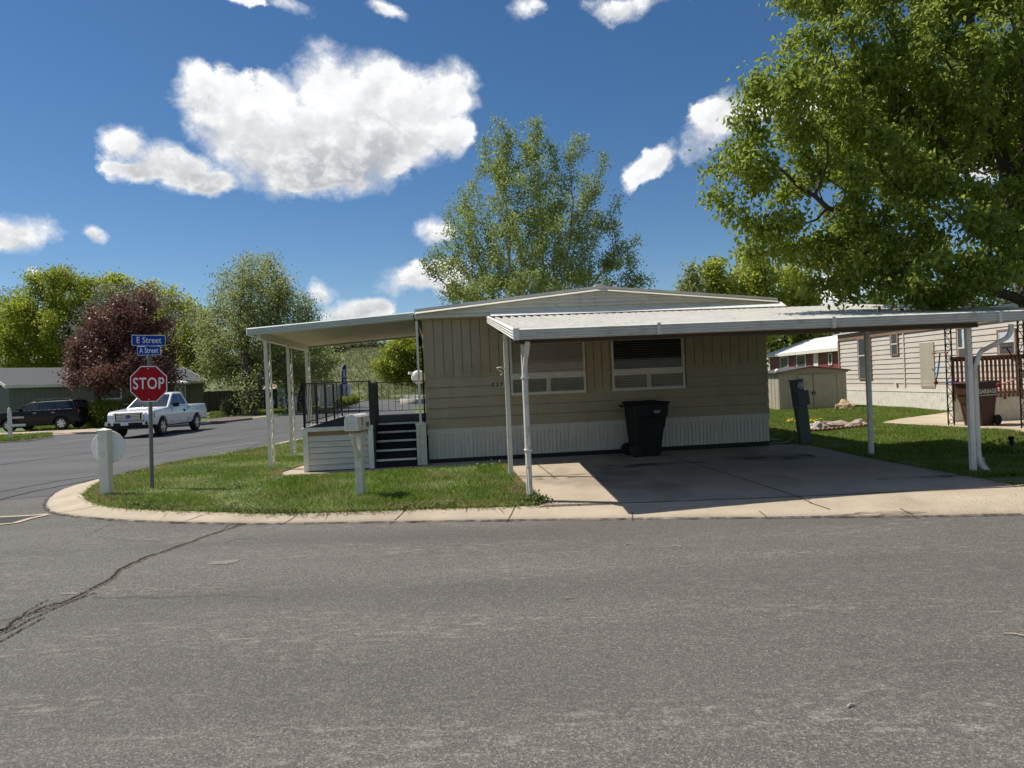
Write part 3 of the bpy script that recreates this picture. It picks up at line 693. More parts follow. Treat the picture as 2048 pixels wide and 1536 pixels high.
fs = MB(); fascia(fs, (FX0, FY1-.02, ZB+.065), (FX0, FY0+.0, ZF+.055), 1, .145, (-1,0,0), 4); fs.build('side_fascia', M['white_metal'], cpz)
fs = MB(); fascia(fs, (FX1, FY0+.0, ZF+.075), (FX1, FY1-.02, ZB+.065), 1, .145, (1,0,0), 4); fs.build('side_fascia', M['white_metal'], cpz)
MB().box(FX0-.028, FX0+.055, FY0-.032, FY0+.03, ZF-.095, ZF+.062).build('corner_cap', M['white_metal'], cpz, bevel=.008)
fl_ = MB(); fl_.hexa([(FX0+.05, FY1-.20, ZB+.035), (XR+.1, FY1-.20, ZB+.04), (XR+.1, FY1+.03, ZB+.09), (FX0+.05, FY1+.03, ZB+.085)], [(FX0+.05, FY1-.20, ZB+.045), (XR+.1, FY1-.20, ZB+.05), (XR+.1, FY1+.03, ZB+.165), (FX0+.05, FY1+.03, ZB+.14)])
fl_.build('flashing', pm('bright_flashing', (.82,.82,.80), .4, .05, 3), cpz)
# posts: square extruded tubes with raised corners
def post_mb(h, w=.076):
    mb = MB(); r = w/2; c = r*.42
    mb.box(-c, c, -r, r, 0, h); mb.box(-r, -c, -r+.008, r-.008, 0, h); mb.box(c, r, -r+.008, r-.008, 0, h); return mb
posts = []
for (u, v, Y0) in ((1063,1002,0),(1022,950,0),(1743,912,0),(1957,951,0)):
    a, d = HL(G(u, v, GZ if u > 1100 else LZ)); posts.append((a, d))
_f = FY0 + .34; posts[0] = (posts[0][0], _f); posts[3] = (posts[3][0], _f)
for i, (a, d) in enumerate(posts):
    pz = cz(d) - .17
    post_mb(pz - GZ + .02).build('post', M['white_old'] if i == 0 else M['white'], cpz, loc=(a, d, GZ - .03))
by = (posts[0][1] + posts[3][1])/2
bm_ = MB(); zz0 = cz(by) - .05
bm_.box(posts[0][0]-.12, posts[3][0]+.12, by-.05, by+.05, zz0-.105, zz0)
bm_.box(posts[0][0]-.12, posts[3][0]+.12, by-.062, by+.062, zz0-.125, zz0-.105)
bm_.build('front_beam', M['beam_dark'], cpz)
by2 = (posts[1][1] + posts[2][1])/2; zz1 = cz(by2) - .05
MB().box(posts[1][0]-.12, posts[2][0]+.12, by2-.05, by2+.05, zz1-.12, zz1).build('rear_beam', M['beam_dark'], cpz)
jo = MB(); x = FX0 + .6
while x < FX1 - .3:
    jo.hexa([(x-.02, FY0+.1, ZF-.11), (x+.02, FY0+.1, ZF-.11), (x+.02, FY1-.02, ZB-.11), (x-.02, FY1-.02, ZB-.11)], [(x-.02, FY0+.1, ZF-.052), (x+.02, FY0+.1, ZF-.052), (x+.02, FY1-.02, ZB-.052), (x-.02, FY1-.02, ZB-.052)]); x += .95
# downspouts
a, d = posts[0]
ds = MB(); zt = ZF - .13
def rect_run(mb, pts, w=.055, dpt=.07):
    for p, q in zip(pts[:-1], pts[1:]): mb.bar(p, q, w, dpt, up=(1,0,0) if abs((Vector(q)-Vector(p)).normalized().z) > .8 else (0,0,1))
rect_run(ds, [(a+.02, FY0+.02, zt), (a+.01, d-.14, zt-.18), (a-.01, d-.075, zt-.36), (a-.005, d-.075, .55)], .062, .06)
rect_run(ds, [(a+.0, d-.078, .55), (a+.01, d-.07, .14)], .07, .05)
ds.build('downspout', M['white_old'], cpz, bevel=.012)
for zs_ in (zt-.47, .78): MB().box(a-.05, a+.045, d-.125, d+.045, zs_, zs_+.022).build('strap', M['white_metal'], cpz)
a, d = posts[3]
ds = MB(); gx = a + .43
pts = [Vector((gx, FY0+.05, ZF-.12))]
for k in range(7):
    t = k/6*R(70); pts.append(Vector((gx - .16*(1-math.cos(t)), FY0+.05 + .0*k, ZF-.16 - .16*math.sin(t)*1.1)))
pts.append(Vector((a+.17, d-.07, ZF-.47)))
for k in range(7):
    t = k/6*R(65); pts.append(Vector((a+.17 - .10*math.sin(t)*1.0, d-.05, ZF-.47 - .13*(1-math.cos(t)) - .02*k)))
x_ = a + .072
pts += [Vector((x_, d-.03, ZF-.68)), Vector((x_, d-.03, .42)), Vector((x_+.01, d-.03, .3)), Vector((x_+.05, d-.04, .2)), Vector((x_+.12, d-.05, .145))]
ds.tube(pts, .034, 8)
ds.build('downspout', M['white_metal'], cpz)
cr = MB()
for k in range(9):
    z = .34 - k*.022; xx = x_ + .005 + (max(0, k-1)**1.7)*.0033
    cr.box(xx-.046, xx+.046, d-.077, d+.015, z, z+.008)
cr.build('elbow_ring', M['white_metal'], cpz)
ti = MB(); a, d = posts[1]; ti.tube([(a-.04, d-.05, 1.95), (a-.1, d-.08, 1.98), (a-.17, d-.07, 1.97), (a-.13, d-.06, 1.92), (a-.07, d-.05, 1.89), (a-.11, d-.06, 1.84)], .012, 5)
tag(ti.build('rope_tie', M['white'], None), 'short white rope knotted round the rear left carport post', 'rope')
ro = bpy.data.objects['rope_tie']; ro.location = HO; ro.rotation_euler = (0,0,PHI)
# dead leaves caught on the roof
lf = MB(); rg = random.Random(11)
for cx, w_, n_ in ((FX0+1.0,.12,8),(FX0+2.1,.2,40),(FX0+2.9,.08,20),(FX0+4.2,.12,30),(FX0+5.2,.15,14)):
    for k in range(n_):
        x = cx + rg.gauss(0, w_); y = FY1 - .23 - abs(rg.gauss(0,.06)); z = cz(y) + .04; s = .02 + rg.random()*.03; t = rg.random()*6
        lf.add([(x, y, z), (x+s*math.cos(t), y+s*math.sin(t), z+.02), (x+s*math.cos(t+1), y+s*math.sin(t+1), z+.025*rg.random())], [(0,1,2)])
lo = lf.build('dead_leaves', pm('dead_leaf', (.3,.17,.08), .8, .3, 30), None, fix=False); lo.location = HO; lo.rotation_euler = (0,0,PHI)
tag(lo, kind='stuff'); lo['label'] = 'dry brown leaves caught along the carport roof flashing'; lo['category'] = 'leaves'
# ------------------------------------------------------------------ porch awning
M['awn_face'] = pm('awning_fascia', (.60,.63,.59), .35, .06, 3)
aw = thing('porch_awning', 'white flat awning on three scrollwork posts over the porch', 'awning', HO, PHI)
AX0, AX1, AY0, AY1 = -3.50, XL - .03, -.16, 5.2
def az_(x): return 3.0 + (x - AX0)/(AX1 - AX0)*.22
pan = MB(); pan.hexa([(AX0, AY0, az_(AX0)-.085), (AX1, AY0, az_(AX1)-.085), (AX1, AY1, az_(AX1)-.085), (AX0, AY1, az_(AX0)-.085)], [(AX0, AY0, az_(AX0)), (AX1, AY0, az_(AX1)), (AX1, AY1, az_(AX1)), (AX0, AY1, az_(AX0))])
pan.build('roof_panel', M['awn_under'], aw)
ff = MB(); fascia(ff, (AX0-.03, AY0-.004, az_(AX0)+.02), (AX1, AY0-.004, az_(AX1)+.02), 1, .15, (0,-1,0), 3); ff.build('front_fascia', M['awn_face'], aw)
ff = MB(); fascia(ff, (AX1, AY1, az_(AX1)+.02), (AX0-.03, AY1, az_(AX0)+.02), 1, .15, (0,1,0), 3)
ff.build('rear_fascia', M['awn_face'], aw)
ff = MB(); fascia(ff, (AX0-.005, AY1+.02, az_(AX0)+.02), (AX0-.005, AY0-.02, az_(AX0)+.02), 1, .15, (-1,0,0), 3); ff.build('side_gutter', M['awn_face'], aw)
bx = AX0 + .17
bmm = MB(); bmm.box(bx-.035, bx+.035, AY0+.1, AY1-.05, az_(bx)-.20, az_(bx)-.087); bmm.box(bx-.05, bx+.05, AY0+.1, AY1-.05, az_(bx)-.215, az_(bx)-.20); bmm.build('side_beam', M['white_metal'], aw)
ap = [HL(G(533, 937, LZ)), HL(G(591, 914, LZ)), None]
ap[0] = (bx, ap[0][1]); ap[1] = (bx + .02, 2.55); ap[2] = (bx, 4.95)
def scroll_post(h):
    """two thin square uprights joined by S scrolls"""
    root_mb = MB(); root_mb.box(-.035, .035, -.035, .035, 0, h)
    up = MB(); up.bar((.05, .17, 0), (.05, .17, h), .026); 
    s = MB(); z = .15
    k = 0
    while z < h - .4:
        sg = 1 if k % 2 == 0 else -1; pts = []
        for i in range(13):
            t = i/12; ang = t*2*PI*1.0
            pts.append((.043, .10 + .05*math.sin(ang)*sg, z + t*.36))
        s.tube(pts, .012, 5); 
        s.tube([(.043, .10 + .03*math.cos(a_)*1, z + .09 + .03*math.sin(a_)) for a_ in [i/8*2*PI for i in range(8)]], .008, 4, closed=True)
        z += .38; k += 1
    return root_mb, up, s
for i, (a, d) in enumerate(ap):
    h = az_(a) - .21 - LZ + .03
    r_, u_, s_ = scroll_post(h)
    po = r_.build('post', M['white_metal'] if i != 1 else M['white_old'], aw, loc=(a, d, LZ-.03), bevel=.004)
    u_.build('upright', M['white_old'], po); s_.build('scrollwork', M['white_old'], po)
MB().box(-.16, -.115, -.30, -.255, .95, 3.03).build('pole', M['white_metal'], aw, bevel=.005)
# light by the door, wiring pipe
lt = thing('porch_light', 'small dark lantern hanging from the awning beside the house wall', 'lantern', HW(-.12, .55, 2.62), PHI)
MB().lathe([(.03,.16),(.055,.12),(.065,.02),(.05,-.02),(.02,-.05)], 10).build('lantern_body', M['dark_plastic'], lt); MB().tube([(0,0,.15),(0,0,.5)], .006, 5).build('hanger', M['black_metal'], lt)
cbl = MB(); cbl.tube([HW(-.19,-.21,3.18), HW(-.17,-.2,3.0), HW(-.06,.1,2.72), HW(-.07,.18,2.5), HW(-.07,.2,.95)], .012, 6)
tag(cbl.build('service_cable', M['black_rubber'], None), 'black cable running down the left corner of the tan home', 'cable')
# ------------------------------------------------------------------ porch deck with stairs and railings
M['porch_siding'] = pm('porch_siding', (.60,.56,.46), .5, .08, 3, dirt=(.3,.25,.16), dirt_amt=.45, dscale=2.5, stretch=(.6,1,4))
dk = thing('porch_deck', 'raised porch deck with cream siding skirt and white trimmed dark carpet', 'porch', HO, PHI)
DX0, DX1, DY0, DY1, DZ = -2.46, -1.10, -.40, 5.0, .965
MB().box(DX0+.07, -.02, .62, DY1, DZ-.05, DZ).build('floor', M['carpet'], dk); MB().box(DX0+.07, DX1-.03, DY0+.07, .618, DZ-.05, DZ+.0).build('floor', M['carpet'], dk)
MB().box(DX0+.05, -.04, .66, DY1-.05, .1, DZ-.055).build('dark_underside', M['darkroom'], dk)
s1 = MB(); nb = 6; hb = (DZ - .16 - .11)/nb
for k in range(nb):
    za = .11 + hb*k; zb = za + hb
    s1.hexa([(DX0+.09, DY0-.012, za+.009), (DX1-.09, DY0-.012, za+.009), (DX1-.09, DY0+.05, za+.009), (DX0+.09, DY0+.05, za+.009)], [(DX0+.09, DY0+.016, zb), (DX1-.09, DY0+.016, zb), (DX1-.09, DY0+.05, zb), (DX0+.09, DY0+.05, zb)])
    s1.hexa([(DX0, DY0+.09, za+.002), (DX0+.05, DY0+.09, za+.002), (DX0+.05, DY1, za+.002), (DX0, DY1, za+.002)], [(DX0+.016, DY0+.09, zb), (DX0+.05, DY0+.09, zb), (DX0+.05, DY1, zb), (DX0+.016, DY1, zb)])
s1.build('skirt_siding', M['porch_siding'], dk)
MB().box(DX0+.1, DX1-.1, DY0+.02, DY0+.06, DZ-.165, DZ-.07).build('rim_board', M['wood'], dk)
for xc_ in (DX0-.01, DX1-.09): MB().box(xc_, xc_+.1, DY0-.016, DY0+.09, .105, DZ-.07).build('corner_post', M['white'], dk)
te = MB(); te.box(DX0-.03, DX1+.02, DY0-.03, DY0+.055, DZ-.07, DZ+.012); te.box(DX0-.03, DX0+.055, DY0+.056, DY1, DZ-.07, DZ+.012); te.build('deck_edge_trim', M['white_metal'], dk, bevel=.012)
sb = MB()
for k in range(6):
    za = .11 + .135*k; sb.hexa([(-.17,-.30,za+.002),(-.035,-.30,za+.002),(-.035,-.25,za+.002),(-.17,-.25,za+.002)], [(-.17,-.288,za+.135),(-.035,-.288,za+.135),(-.035,-.25,za+.135),(-.17,-.25,za+.135)])
sb.box(-.235, -.172, -.31, -.24, .11, .925); sb.box(-.235,-.18,-.24,.6,.11,.9); sb.build('side_skirt', M['porch_siding'], dk)
MB().box(-.25, -.03, -.315, .62, .926, .95).build('side_cap', M['white_metal'], dk)
SX0, SX1 = DX1 + .06, -.26; SZ = [.265, .44, .615, .785, .95]; SY = [-.36, -.13, .10, .33, .56]
tr_ = MB(); nz = MB()
for k, (z, y) in enumerate(zip(SZ, SY)):
    tr_.box(SX0, SX1, y + .02, y + .30, z - .04, z - .004)
    tr_.box(SX0, SX1, y + .045, y + .06, (SZ[k-1] if k else .1) - .002, z - .041)
    nz.box(SX0 - .03, SX1 + .01, y - .012, y + .045, z - .035, z + .006)
sto = tr_.build('stair_tread', M['carpet'], dk); nz.build('nosing', M['white'], sto, bevel=.01)
# railing: one thing per run would not lift away from the deck: parts of it
def rail_run(p, q, z0, h, step=.125, posts_at=(0, 1), pw=.04, low=.10, t=.012):
    p = Vector((p[0], p[1], z0)); q = Vector((q[0], q[1], z0)); L = (q-p).length; d = (q-p)/L
    f_ = MB(); f_.bar(p + Vector((0,0,h)), q + Vector((0,0,h)), .034, .022); f_.bar(p + Vector((0,0,low)), q + Vector((0,0,low)), .026, .016)
    for t_ in posts_at: f_.bar(p + d*L*t_, p + d*L*t_ + Vector((0,0,h)), pw)
    bl = MB(); n_ = int(L/step)
    for i in range(1, n_): bl.bar(p + d*L*i/n_ + Vector((0,0,low)), p + d*L*i/n_ + Vector((0,0,h)), t)
    return f_, bl
for (p, q, z0, pa, stp) in (((DX0+.03, DY0+.03), (DX0+.03, DY1-.1), DZ+.01, (0,.27,.5,.74,1), .17), ((DX0+.03, DY0+.03), (DX1-.02, DY0+.03), DZ+.01, (0,1), .205), ((-1.53, DY1-.1), (-.06, DY1-.1), DZ+.005, (0,1), .17)):
    f_, bl = rail_run(p, q, z0, .885, stp, pa)
    fo = f_.build('railing', M['black_metal'], dk); bl.build('baluster', M['black_metal'], fo)
# stair handrails
hr = MB()
hr.bar((DX1+.03, -.38, .1), (DX1+.03, -.38, 1.82), .05); hr.bar((DX1+.03, .62, DZ), (DX1+.03, .62, 1.85), .04)
hr.bar((DX1+.03, -.38, 1.80), (DX1+.03, .62, 1.84), .034, .022); hr.bar((DX1+.03, -.38, .42), (DX1+.03, .62, 1.05), .026, .016)
ho = hr.build('stair_railing', M['black_metal'], dk)
hb_ = MB()
for k in range(1, 11): y = -.38 + k*.095; hb_.bar((DX1+.03, y, .42 + (y+.38)*.63), (DX1+.03, y, 1.81), .018)
hb_.build('baluster', M['black_metal'], ho)
MB().bar((DX1-.03, -.32, DZ), (DX1-.03, -.32, 1.85), .05).build('newel_post', M['black_metal'], dk)
hr = MB(); hr.bar((-.075, .75, DZ), (-.075, .75, 2.55), .03); hr.bar((-.09,.75,2.5),(-.25,.75,2.5), .03); hr.build('newel_post', M['black_metal'], dk)
# ------------------------------------------------------------------ street furniture near the corner
M['sign_red'] = pm('sign_red', (.36,.006,.014), .5, .06, 6, spec=.15)
M['sign_blue'] = pm('street_sign_blue', (.006,.05,.36), .5, .06, 6, spec=.15)
M['sign_back'] = pm('sign_white', (.80,.80,.77), .5, .05, 6)
g = G(304, 976, LZ); D0 = g.y
ss = thing('stop_sign', 'red octagonal STOP sign with two blue street names on a grey round pole', 'stop sign', g, R(4)); ss.rotation_euler = (0, R(1.3), R(4))
MB().lathe([(.034,-.05),(.033,2.33)], 14).build('pole', M['galv'], ss)
def P_in(u, v): return P(u, v, D0) - g
zc = P_in(296.5, 768).z; rad = .315/math.cos(PI/8); dx = 0
octp = lambda r: [(r*math.cos(PI/8 + k*PI/4), zc + r*math.sin(PI/8 + k*PI/4)) for k in range(8)]
bd = MB().prism(octp(rad), 'y', -.050, -.046); plate = bd.build('sign_plate', M['sign_back'], ss)
MB().prism(octp(rad*.945), 'y', -.0535, -.0505).build('red_face', M['sign_red'], plate)
text('STOP', .285, M['letters_white'], plate, (0, -.055, zc), sx=.76, off=.003, sp=1.06)
for zz_ in (.27, -.27): MB().lathe([(.008,-.057),(.008,-.05)], 8, (0,0,zc+zz_), 'y').build('bolt', M['chrome'], plate)
MB().lathe([(.045,2.26),(.045,2.345),(.03,2.36)], 12).build('cap_bracket', M['galv'], ss)
for (s_, w_, zc2, rz, h_) in (('A Street', .45, 2.42, R(-12), .16), ('E Street', .53, 2.60, R(22), .185)):
    sgn = MB().box(-w_/2, w_/2, -.006, .006, -h_/2, h_/2).build('street_name_sign', M['sign_back'], ss, bevel=.004, loc=(0, -.01, zc2), rot=(0, 0, rz))
    for side in (-1, 1):
        MB().box(-w_/2+.008, w_/2-.008, side*.0075-.001, side*.0075+.001, -h_/2+.008, h_/2-.008).build('sign_face', M['sign_blue'], sgn)
        text(s_, h_*.82, M['letters_white'], sgn, (0, side*.0092, 0), rot=(PI/2, 0, 0 if side < 0 else PI), sx=.80, off=.001, ext=.0008)
MB().bar((-.06,-.01,2.502), (.06,-.01,2.502), .02, .02).build('cross_bracket', M['galv'], ss)
# round reflector post, seen from the back
g = G(214, 990, LZ)
rp = thing('marker_post', 'square white post with a large round white disc behind it, at the kerb corner', 'marker post', g, R(3))
pst = MB(); pst.box(-.075,.075,-.075,.075,-.05,1.06); pst.add([(-.085,-.085,1.06),(.085,-.085,1.06),(.085,.085,1.06),(-.085,.085,1.06),(-.085,-.085,1.085),(.085,-.085,1.085),(.085,.085,1.085),(-.085,.085,1.085),(0,0,1.12)], [(0,1,5,4),(1,2,6,5),(2,3,7,6),(3,0,4,7),(4,5,8),(5,6,8),(6,7,8),(7,4,8),(0,3,2,1)])
pst.build('post', M['white'], rp)
MB().lathe([(.275,.082),(.28,.086),(.28,.095),(.27,.1)], 40, (0.015,0,.79), 'y').build('disc', M['sign_back'], rp)
# mailbox
g = G(722, 993, LZ)
mbx = thing('mailbox', 'old white arched mailbox on a peeling white post, stamped front and red flag', 'mailbox', g, R(-9))
MB().box(-.055,.055,-.055,.055,-.05,.95).build('post', M['white_old'], mbx, bevel=.004)
arms = MB()
arms = MB(); arms.bar((0,-.065,.60), (-.0,-.26,.955), .08, .045, up=(1,0,0)); arms.build('front_brace', M['white_old'], mbx)
MB().bar((0,.065,.60), (0,.26,.955), .08, .045, up=(1,0,0)).build('rear_brace', M['white_old'], mbx)
MB().box(-.045,.045,-.27,.27,.955,.985).build('support_board', M['wood'], mbx)
zb = .987; arch = [(-.095, 0), (.095, 0), (.095, .135)] + [(.095*math.cos(t), .135 + .095*math.sin(t)*1.1) for t in [k/10*PI for k in range(1, 10)]] + [(-.095, .135)]
bx_ = MB().prism([(x, zb+z) for x, z in arch], 'y', -.255, .255).build('box', M['white_old'], mbx, bevel=.006)
fr = MB().prism([(x*1.06, zb+.002+z*1.03) for x, z in arch], 'y', -.272, -.25).build('front_door', M['white'], mbx, bevel=.006)
MB().bar((-.0,-.28,zb+.235), (0,-.28,zb+.215), .02,.012).build('latch', M['white_metal'], mbx)
em = pm('embossed_grey', (.50,.49,.46), .6, .1, 20)
text('U.S.', .05, em, mbx, (0,-.2735,zb+.105), name='stamped_lettering', ext=.0008); text('MAIL', .05, em, mbx, (0,-.2735,zb+.058), name='stamped_lettering', ext=.0008)
fm = MB()
for a_, b_ in (((-.068,.03),(.068,.03)),((-.068,.125),(.068,.125)),((-.068,.03),(-.068,.125)),((.068,.03),(.068,.125))): fm.bar((a_[0],-.2735,zb+a_[1]),(b_[0],-.2735,zb+b_[1]),.005,.003)
fm.tube([(-.055,-.2735,zb+.148),(-.05,-.2735,zb+.185),(-.02,-.2735,zb+.205),(.0,-.2735,zb+.185),(.03,-.2735,zb+.205),(.055,-.2735,zb+.2),(.04,-.2735,zb+.165),(.01,-.2735,zb+.15)], .003, 4)
fm.build('stamped_outline', em, mbx)
fg = MB(); fg.box(.100,.105,-.12,-.07,zb+.15,zb+.19); fg.box(.100,.105,-.085,-.07,zb+.07,zb+.15); fg.build('flag', pm('faded_red_flag', (.42,.10,.08), .6, .2, 20), mbx)
text('E37', .085, M['letters_black'], mbx, (.1035,.13,zb+.07), rot=(PI/2,0,PI/2), off=.001, sx=.8)
# black bin
def wheel_mb(r, w, n=20): return MB().lathe([(r*.55,-w/2),(r*.92,-w/2),(r,-w/3),(r,w/3),(r*.92,w/2),(r*.55,w/2)], n, axis='x')
def make_bin(name, label, loc, rz, mat, lidmat, txt, txtside, sx=1.0):
    """wheeled cart: x is its length (hinge/wheels at -x), y its width"""
    t = thing(name, label, 'wheelie bin', loc, rz, 'wheeled rubbish bins')
    L, Wd, Hh = .78*sx, .62, 1.06
    body = MB()
    lev = [(.0,.74,.72),(.10,.76,.74),(.52,.85,.84),(.53,.87,.86),(.74,.93,.92),(.75,.96,.97),(1.0,1.0,1.0)]
    rings = []
    for (h, fl, fw) in lev:
        x0 = -L/2 + .05*(1-h); x1 = L/2*1.0 - (1-fl)*L*.9; y = Wd/2*fw; c = .06
        rings.append([(x0+c,-y,h*Hh),(x1-c,-y,h*Hh),(x1,-y+c,h*Hh),(x1,y-c,h*Hh),(x1-c,y,h*Hh),(x0+c,y,h*Hh),(x0,y-c,h*Hh),(x0,-y+c,h*Hh)])
    vs = [p for r_ in rings for p in r_]; fs = [tuple(range(7,-1,-1)), tuple(range(len(vs)-8, len(vs)))]
    for i in range(len(rings)-1): fs += [(8*i+k, 8*i+(k+1)%8, 8*i+8+(k+1)%8, 8*i+8+k) for k in range(8)]
    body.add(vs, fs); bo = body.build('bin_body', mat, t, bevel=.012)
    lid = MB(); lv = []
    for (h, e, dr_) in ((.0,.035,0),(.025,.05,0),(.05,.04,0),(.065,-.08,0)):
        x0, x1, y = -L/2-e*.6, L/2+e, Wd/2+e*.9; c = .11
        lv.append([(x0+.04,-y,Hh+h),(x1-c,-y,Hh+h*.85),(x1,-y+c,Hh+h*.7),(x1,y-c,Hh+h*.7),(x1-c,y,Hh+h*.85),(x0+.04,y,Hh+h),(x0,y-.05,Hh+h),(x0,-y+.05,Hh+h)])
    vs = [p for r_ in lv for p in r_]; fs = [tuple(range(7,-1,-1)), tuple(range(len(vs)-8, len(vs)))]
    for i in range(3): fs += [(8*i+k, 8*i+(k+1)%8, 8*i+8+(k+1)%8, 8*i+8+k) for k in range(8)]
    lo_ = lid.add(vs, fs).build('lid', lidmat, t, bevel=.01)
    MB().box(-.1,.2,-.03,.03,Hh+.060,Hh+.072).build('lid_rib', lidmat, lo_)
    hd = MB(); hd.tube([(-L/2-.02,-Wd/2+.03,Hh-.06),(-L/2-.09,-Wd/2+.03,Hh-.02),(-L/2-.09,Wd/2-.03,Hh-.02),(-L/2-.02,Wd/2-.03,Hh-.06)], .016, 6); hd.build('handle', mat, t)
    for sy in (-1, 1):
        wh = wheel_mb(.13, .06).build('wheel', M['black_rubber'], t, loc=(-L/2+.03, sy*(Wd*.36+.035), .13), rot=(0,0,PI/2))
        sp_ = MB()
        for k in range(9): a_ = 2*PI*k/9; sp_.bar((0,.02*math.cos(a_),.02*math.sin(a_)),(0,.075*math.cos(a_),.075*math.sin(a_)),.07,.012,up=(1,0,0))
        sp_.build('wheel_hub', M['dark_plastic'], wh)
    ax = MB(); ax.tube([(-L/2+.03,-Wd*.36,.13),(-L/2+.03,Wd*.36,.13)], .014, 6); ax.build('axle', M['black_metal'], t)
    return t, L, Wd, Hh
hb1 = HL(G(1296, 914, GZ))
bt, L, Wd, Hh = make_bin('wheelie_bin', 'black wheeled rubbish bin on the driveway below the dark window', HW(hb1[0]+.10, hb1[1]+.33, GZ), PHI + R(4), M['dark_plastic'], M['dark_plastic'], '', 0)
sk_ = MB().box(.02,.20,-Wd/2*.955-.006,-Wd/2*.955+.01,.86,.935).build('label_plate', M['dark_plastic'], bt)
text('0037', .075, pm('grey_stencil', (.42,.42,.42), .6, .3, 30), bt, (.115, -Wd/2*.96-.009, .897), off=.002, sx=.9)
# electric meter pedestal (leans)
g = G(1612, 889, GZ)
mt_ = thing('electric_meter', 'grey green electric meter pedestal leaning beside the driveway edge', 'electric meter', (g.x, g.y, .10), PHI)
mt_.rotation_euler = (0, R(-5.5), PHI)
M['meter'] = pm('meter_box', (.075,.088,.074), .55, .12, 6, dirt=(.06,.06,.05), dirt_amt=.4)
ped = MB(); ped.box(-.12,.12,-.06,.1,-.1,1.0); ped.build('pedestal', M['meter'], mt_, bevel=.008)
ub = MB(); ub.box(-.14,.085,-.075,.1,.82,1.41); ub.build('meter_box', M['meter'], mt_, bevel=.008)
MB().box(-.10,.165,-.105,.1,.86,1.17).build('breaker_box', M['meter'], mt_, bevel=.008)
MB().box(-.165,.10,-.085,.105,1.405,1.425).build('cap', M['meter'], mt_)
MB().lathe([(.095,-.10),(.095,-.07)], 20, (.0,0,1.29), 'y').build('meter_ring', M['galv'], mt_)
MB().lathe([(.02,-.155),(.06,-.15),(.08,-.13),(.08,-.10)], 20, (.0,0,1.29), 'y').build('meter_glass', glassmat('meter_glass', (.4,.42,.40), .1), mt_)
cd = MB(); cd.tube([HW(W_+.02,.1,.25), HW(W_+.1,.1,.22), HW(W_+.28,.1,.2)], .03, 7); cd.tube([HW(W_+.02,.05,.155), HW(W_+.35,.05,.14), HW(W_+.5,.07,.16), HW(W_+.6,.1,.26), HW(W_+.63,.1,.4)], .022, 7)
tag(cd.build('power_conduit', M['galv'], None), 'grey conduit bending from the tan home corner to the leaning meter', 'conduit')
# ------------------------------------------------------------------ things on the right lot
# metal shed
M['shed'] = pm('shed_metal', (.40,.36,.28), .5, .08, 3, dirt=(.25,.2,.14), dirt_amt=.3)
M['shed_trim'] = pm('shed_brown_trim', (.20,.12,.08), .55, .12, 5)
M['shingle'] = pm('dark_shingles', (.075,.078,.085), .85, .25, 5, dirt=(.13,.13,.135), dirt_amt=.6, dscale=14, stretch=(1,3,1), bump=.3)
sA = G(1559, 824, .1); YS = 28.5
xl, xr = P(1559,800,YS).x, P(1697,800,YS).x; zs = .06
zev = P(1559, 747.5, YS).z; zpk = P(1628, 733.5, YS).z; zev_r = P(1697,740,YS).z
sh = thing('garden_shed', 'low tan metal shed with brown gable trim and double doors on the lawn', 'shed', (xl, YS, zs), R(2))
SWd = xr - xl; SH = (zev + zev_r)/2 - zs; PK = zpk - zs
wl_ = MB(); nb = 14
for i in range(nb):
    a = SWd*i/nb; e = SWd*(i+1)/nb
    if i in (0,1,2,3,10,11,12,13): wl_.box(a, e - .012, -.0 + (.012 if i % 2 else 0), .06, 0, SH); wl_.box(e - .012, e, .02, .06, 0, SH)
wl_.box(0.005, SWd-.005, .022, .07, 0, SH)
for i in range(14): wl_.box(-.012 + (.01 if i % 2 else 0), .05, .07 + .17*i, .07 + .17*(i+1) - .012, 0, SH); wl_.box(SWd-.05, SWd+.012, .07+.17*i, .07+.17*(i+1), 0, SH)
wl_.box(.03, SWd-.03, 2.3, 2.44, 0, SH)
wl_.build('wall', M['shed'], sh)
gb = MB(); gb.prism([(-.06, SH-.06), (SWd+.06, SH-.06), (SWd+.06, SH+.01), (SWd/2, PK-.02), (-.06, SH+.01)], 'y', -.03, .04); gb.build('gable', pm('gable_tan', (.33,.26,.19), .55, .1, 4), sh)
rf = MB(); rf.prism([(-.14, SH+.0), (SWd/2, PK), (SWd+.14, SH+.0), (SWd+.14, SH+.035), (SWd/2, PK+.035), (-.14, SH+.035)], 'y', -.07, 2.5); ro_ = rf.build('roof', M['shingle'], sh)
ed = MB(); ed.bar((-.15,-.08,SH+.02),(SWd/2,-.08,PK+.02),.03,.04); ed.bar((SWd/2,-.08,PK+.02),(SWd+.15,-.08,SH+.02),.03,.04); ed.build('roof_edge', M['shed_trim'], ro_)
for (a, e) in ((SWd*.29, SWd*.497), (SWd*.507, SWd*.715)):
    dr_ = MB(); dr_.box(a, e, -.025, .018, .04, SH-.1); do = dr_.build('door', M['shed'], sh); MB().box(e-.06 if a < SWd*.4 else a+.02, e-.02 if a < SWd*.4 else a+.06, -.045, -.026, SH*.42, SH*.5).build('handle', M['dark_plastic'], do)
MB().box(SWd*.499, SWd*.505, -.004, .018, .04, SH-.1).build('door_gap', M['darkroom'], sh)
MB().lathe([(.0,.0),(.09,0),(.1,.06),(.05,.12),(0,.13)][1:], 10, (.05,.25,SH+.06)).build('roof_vent', M['white'], sh)
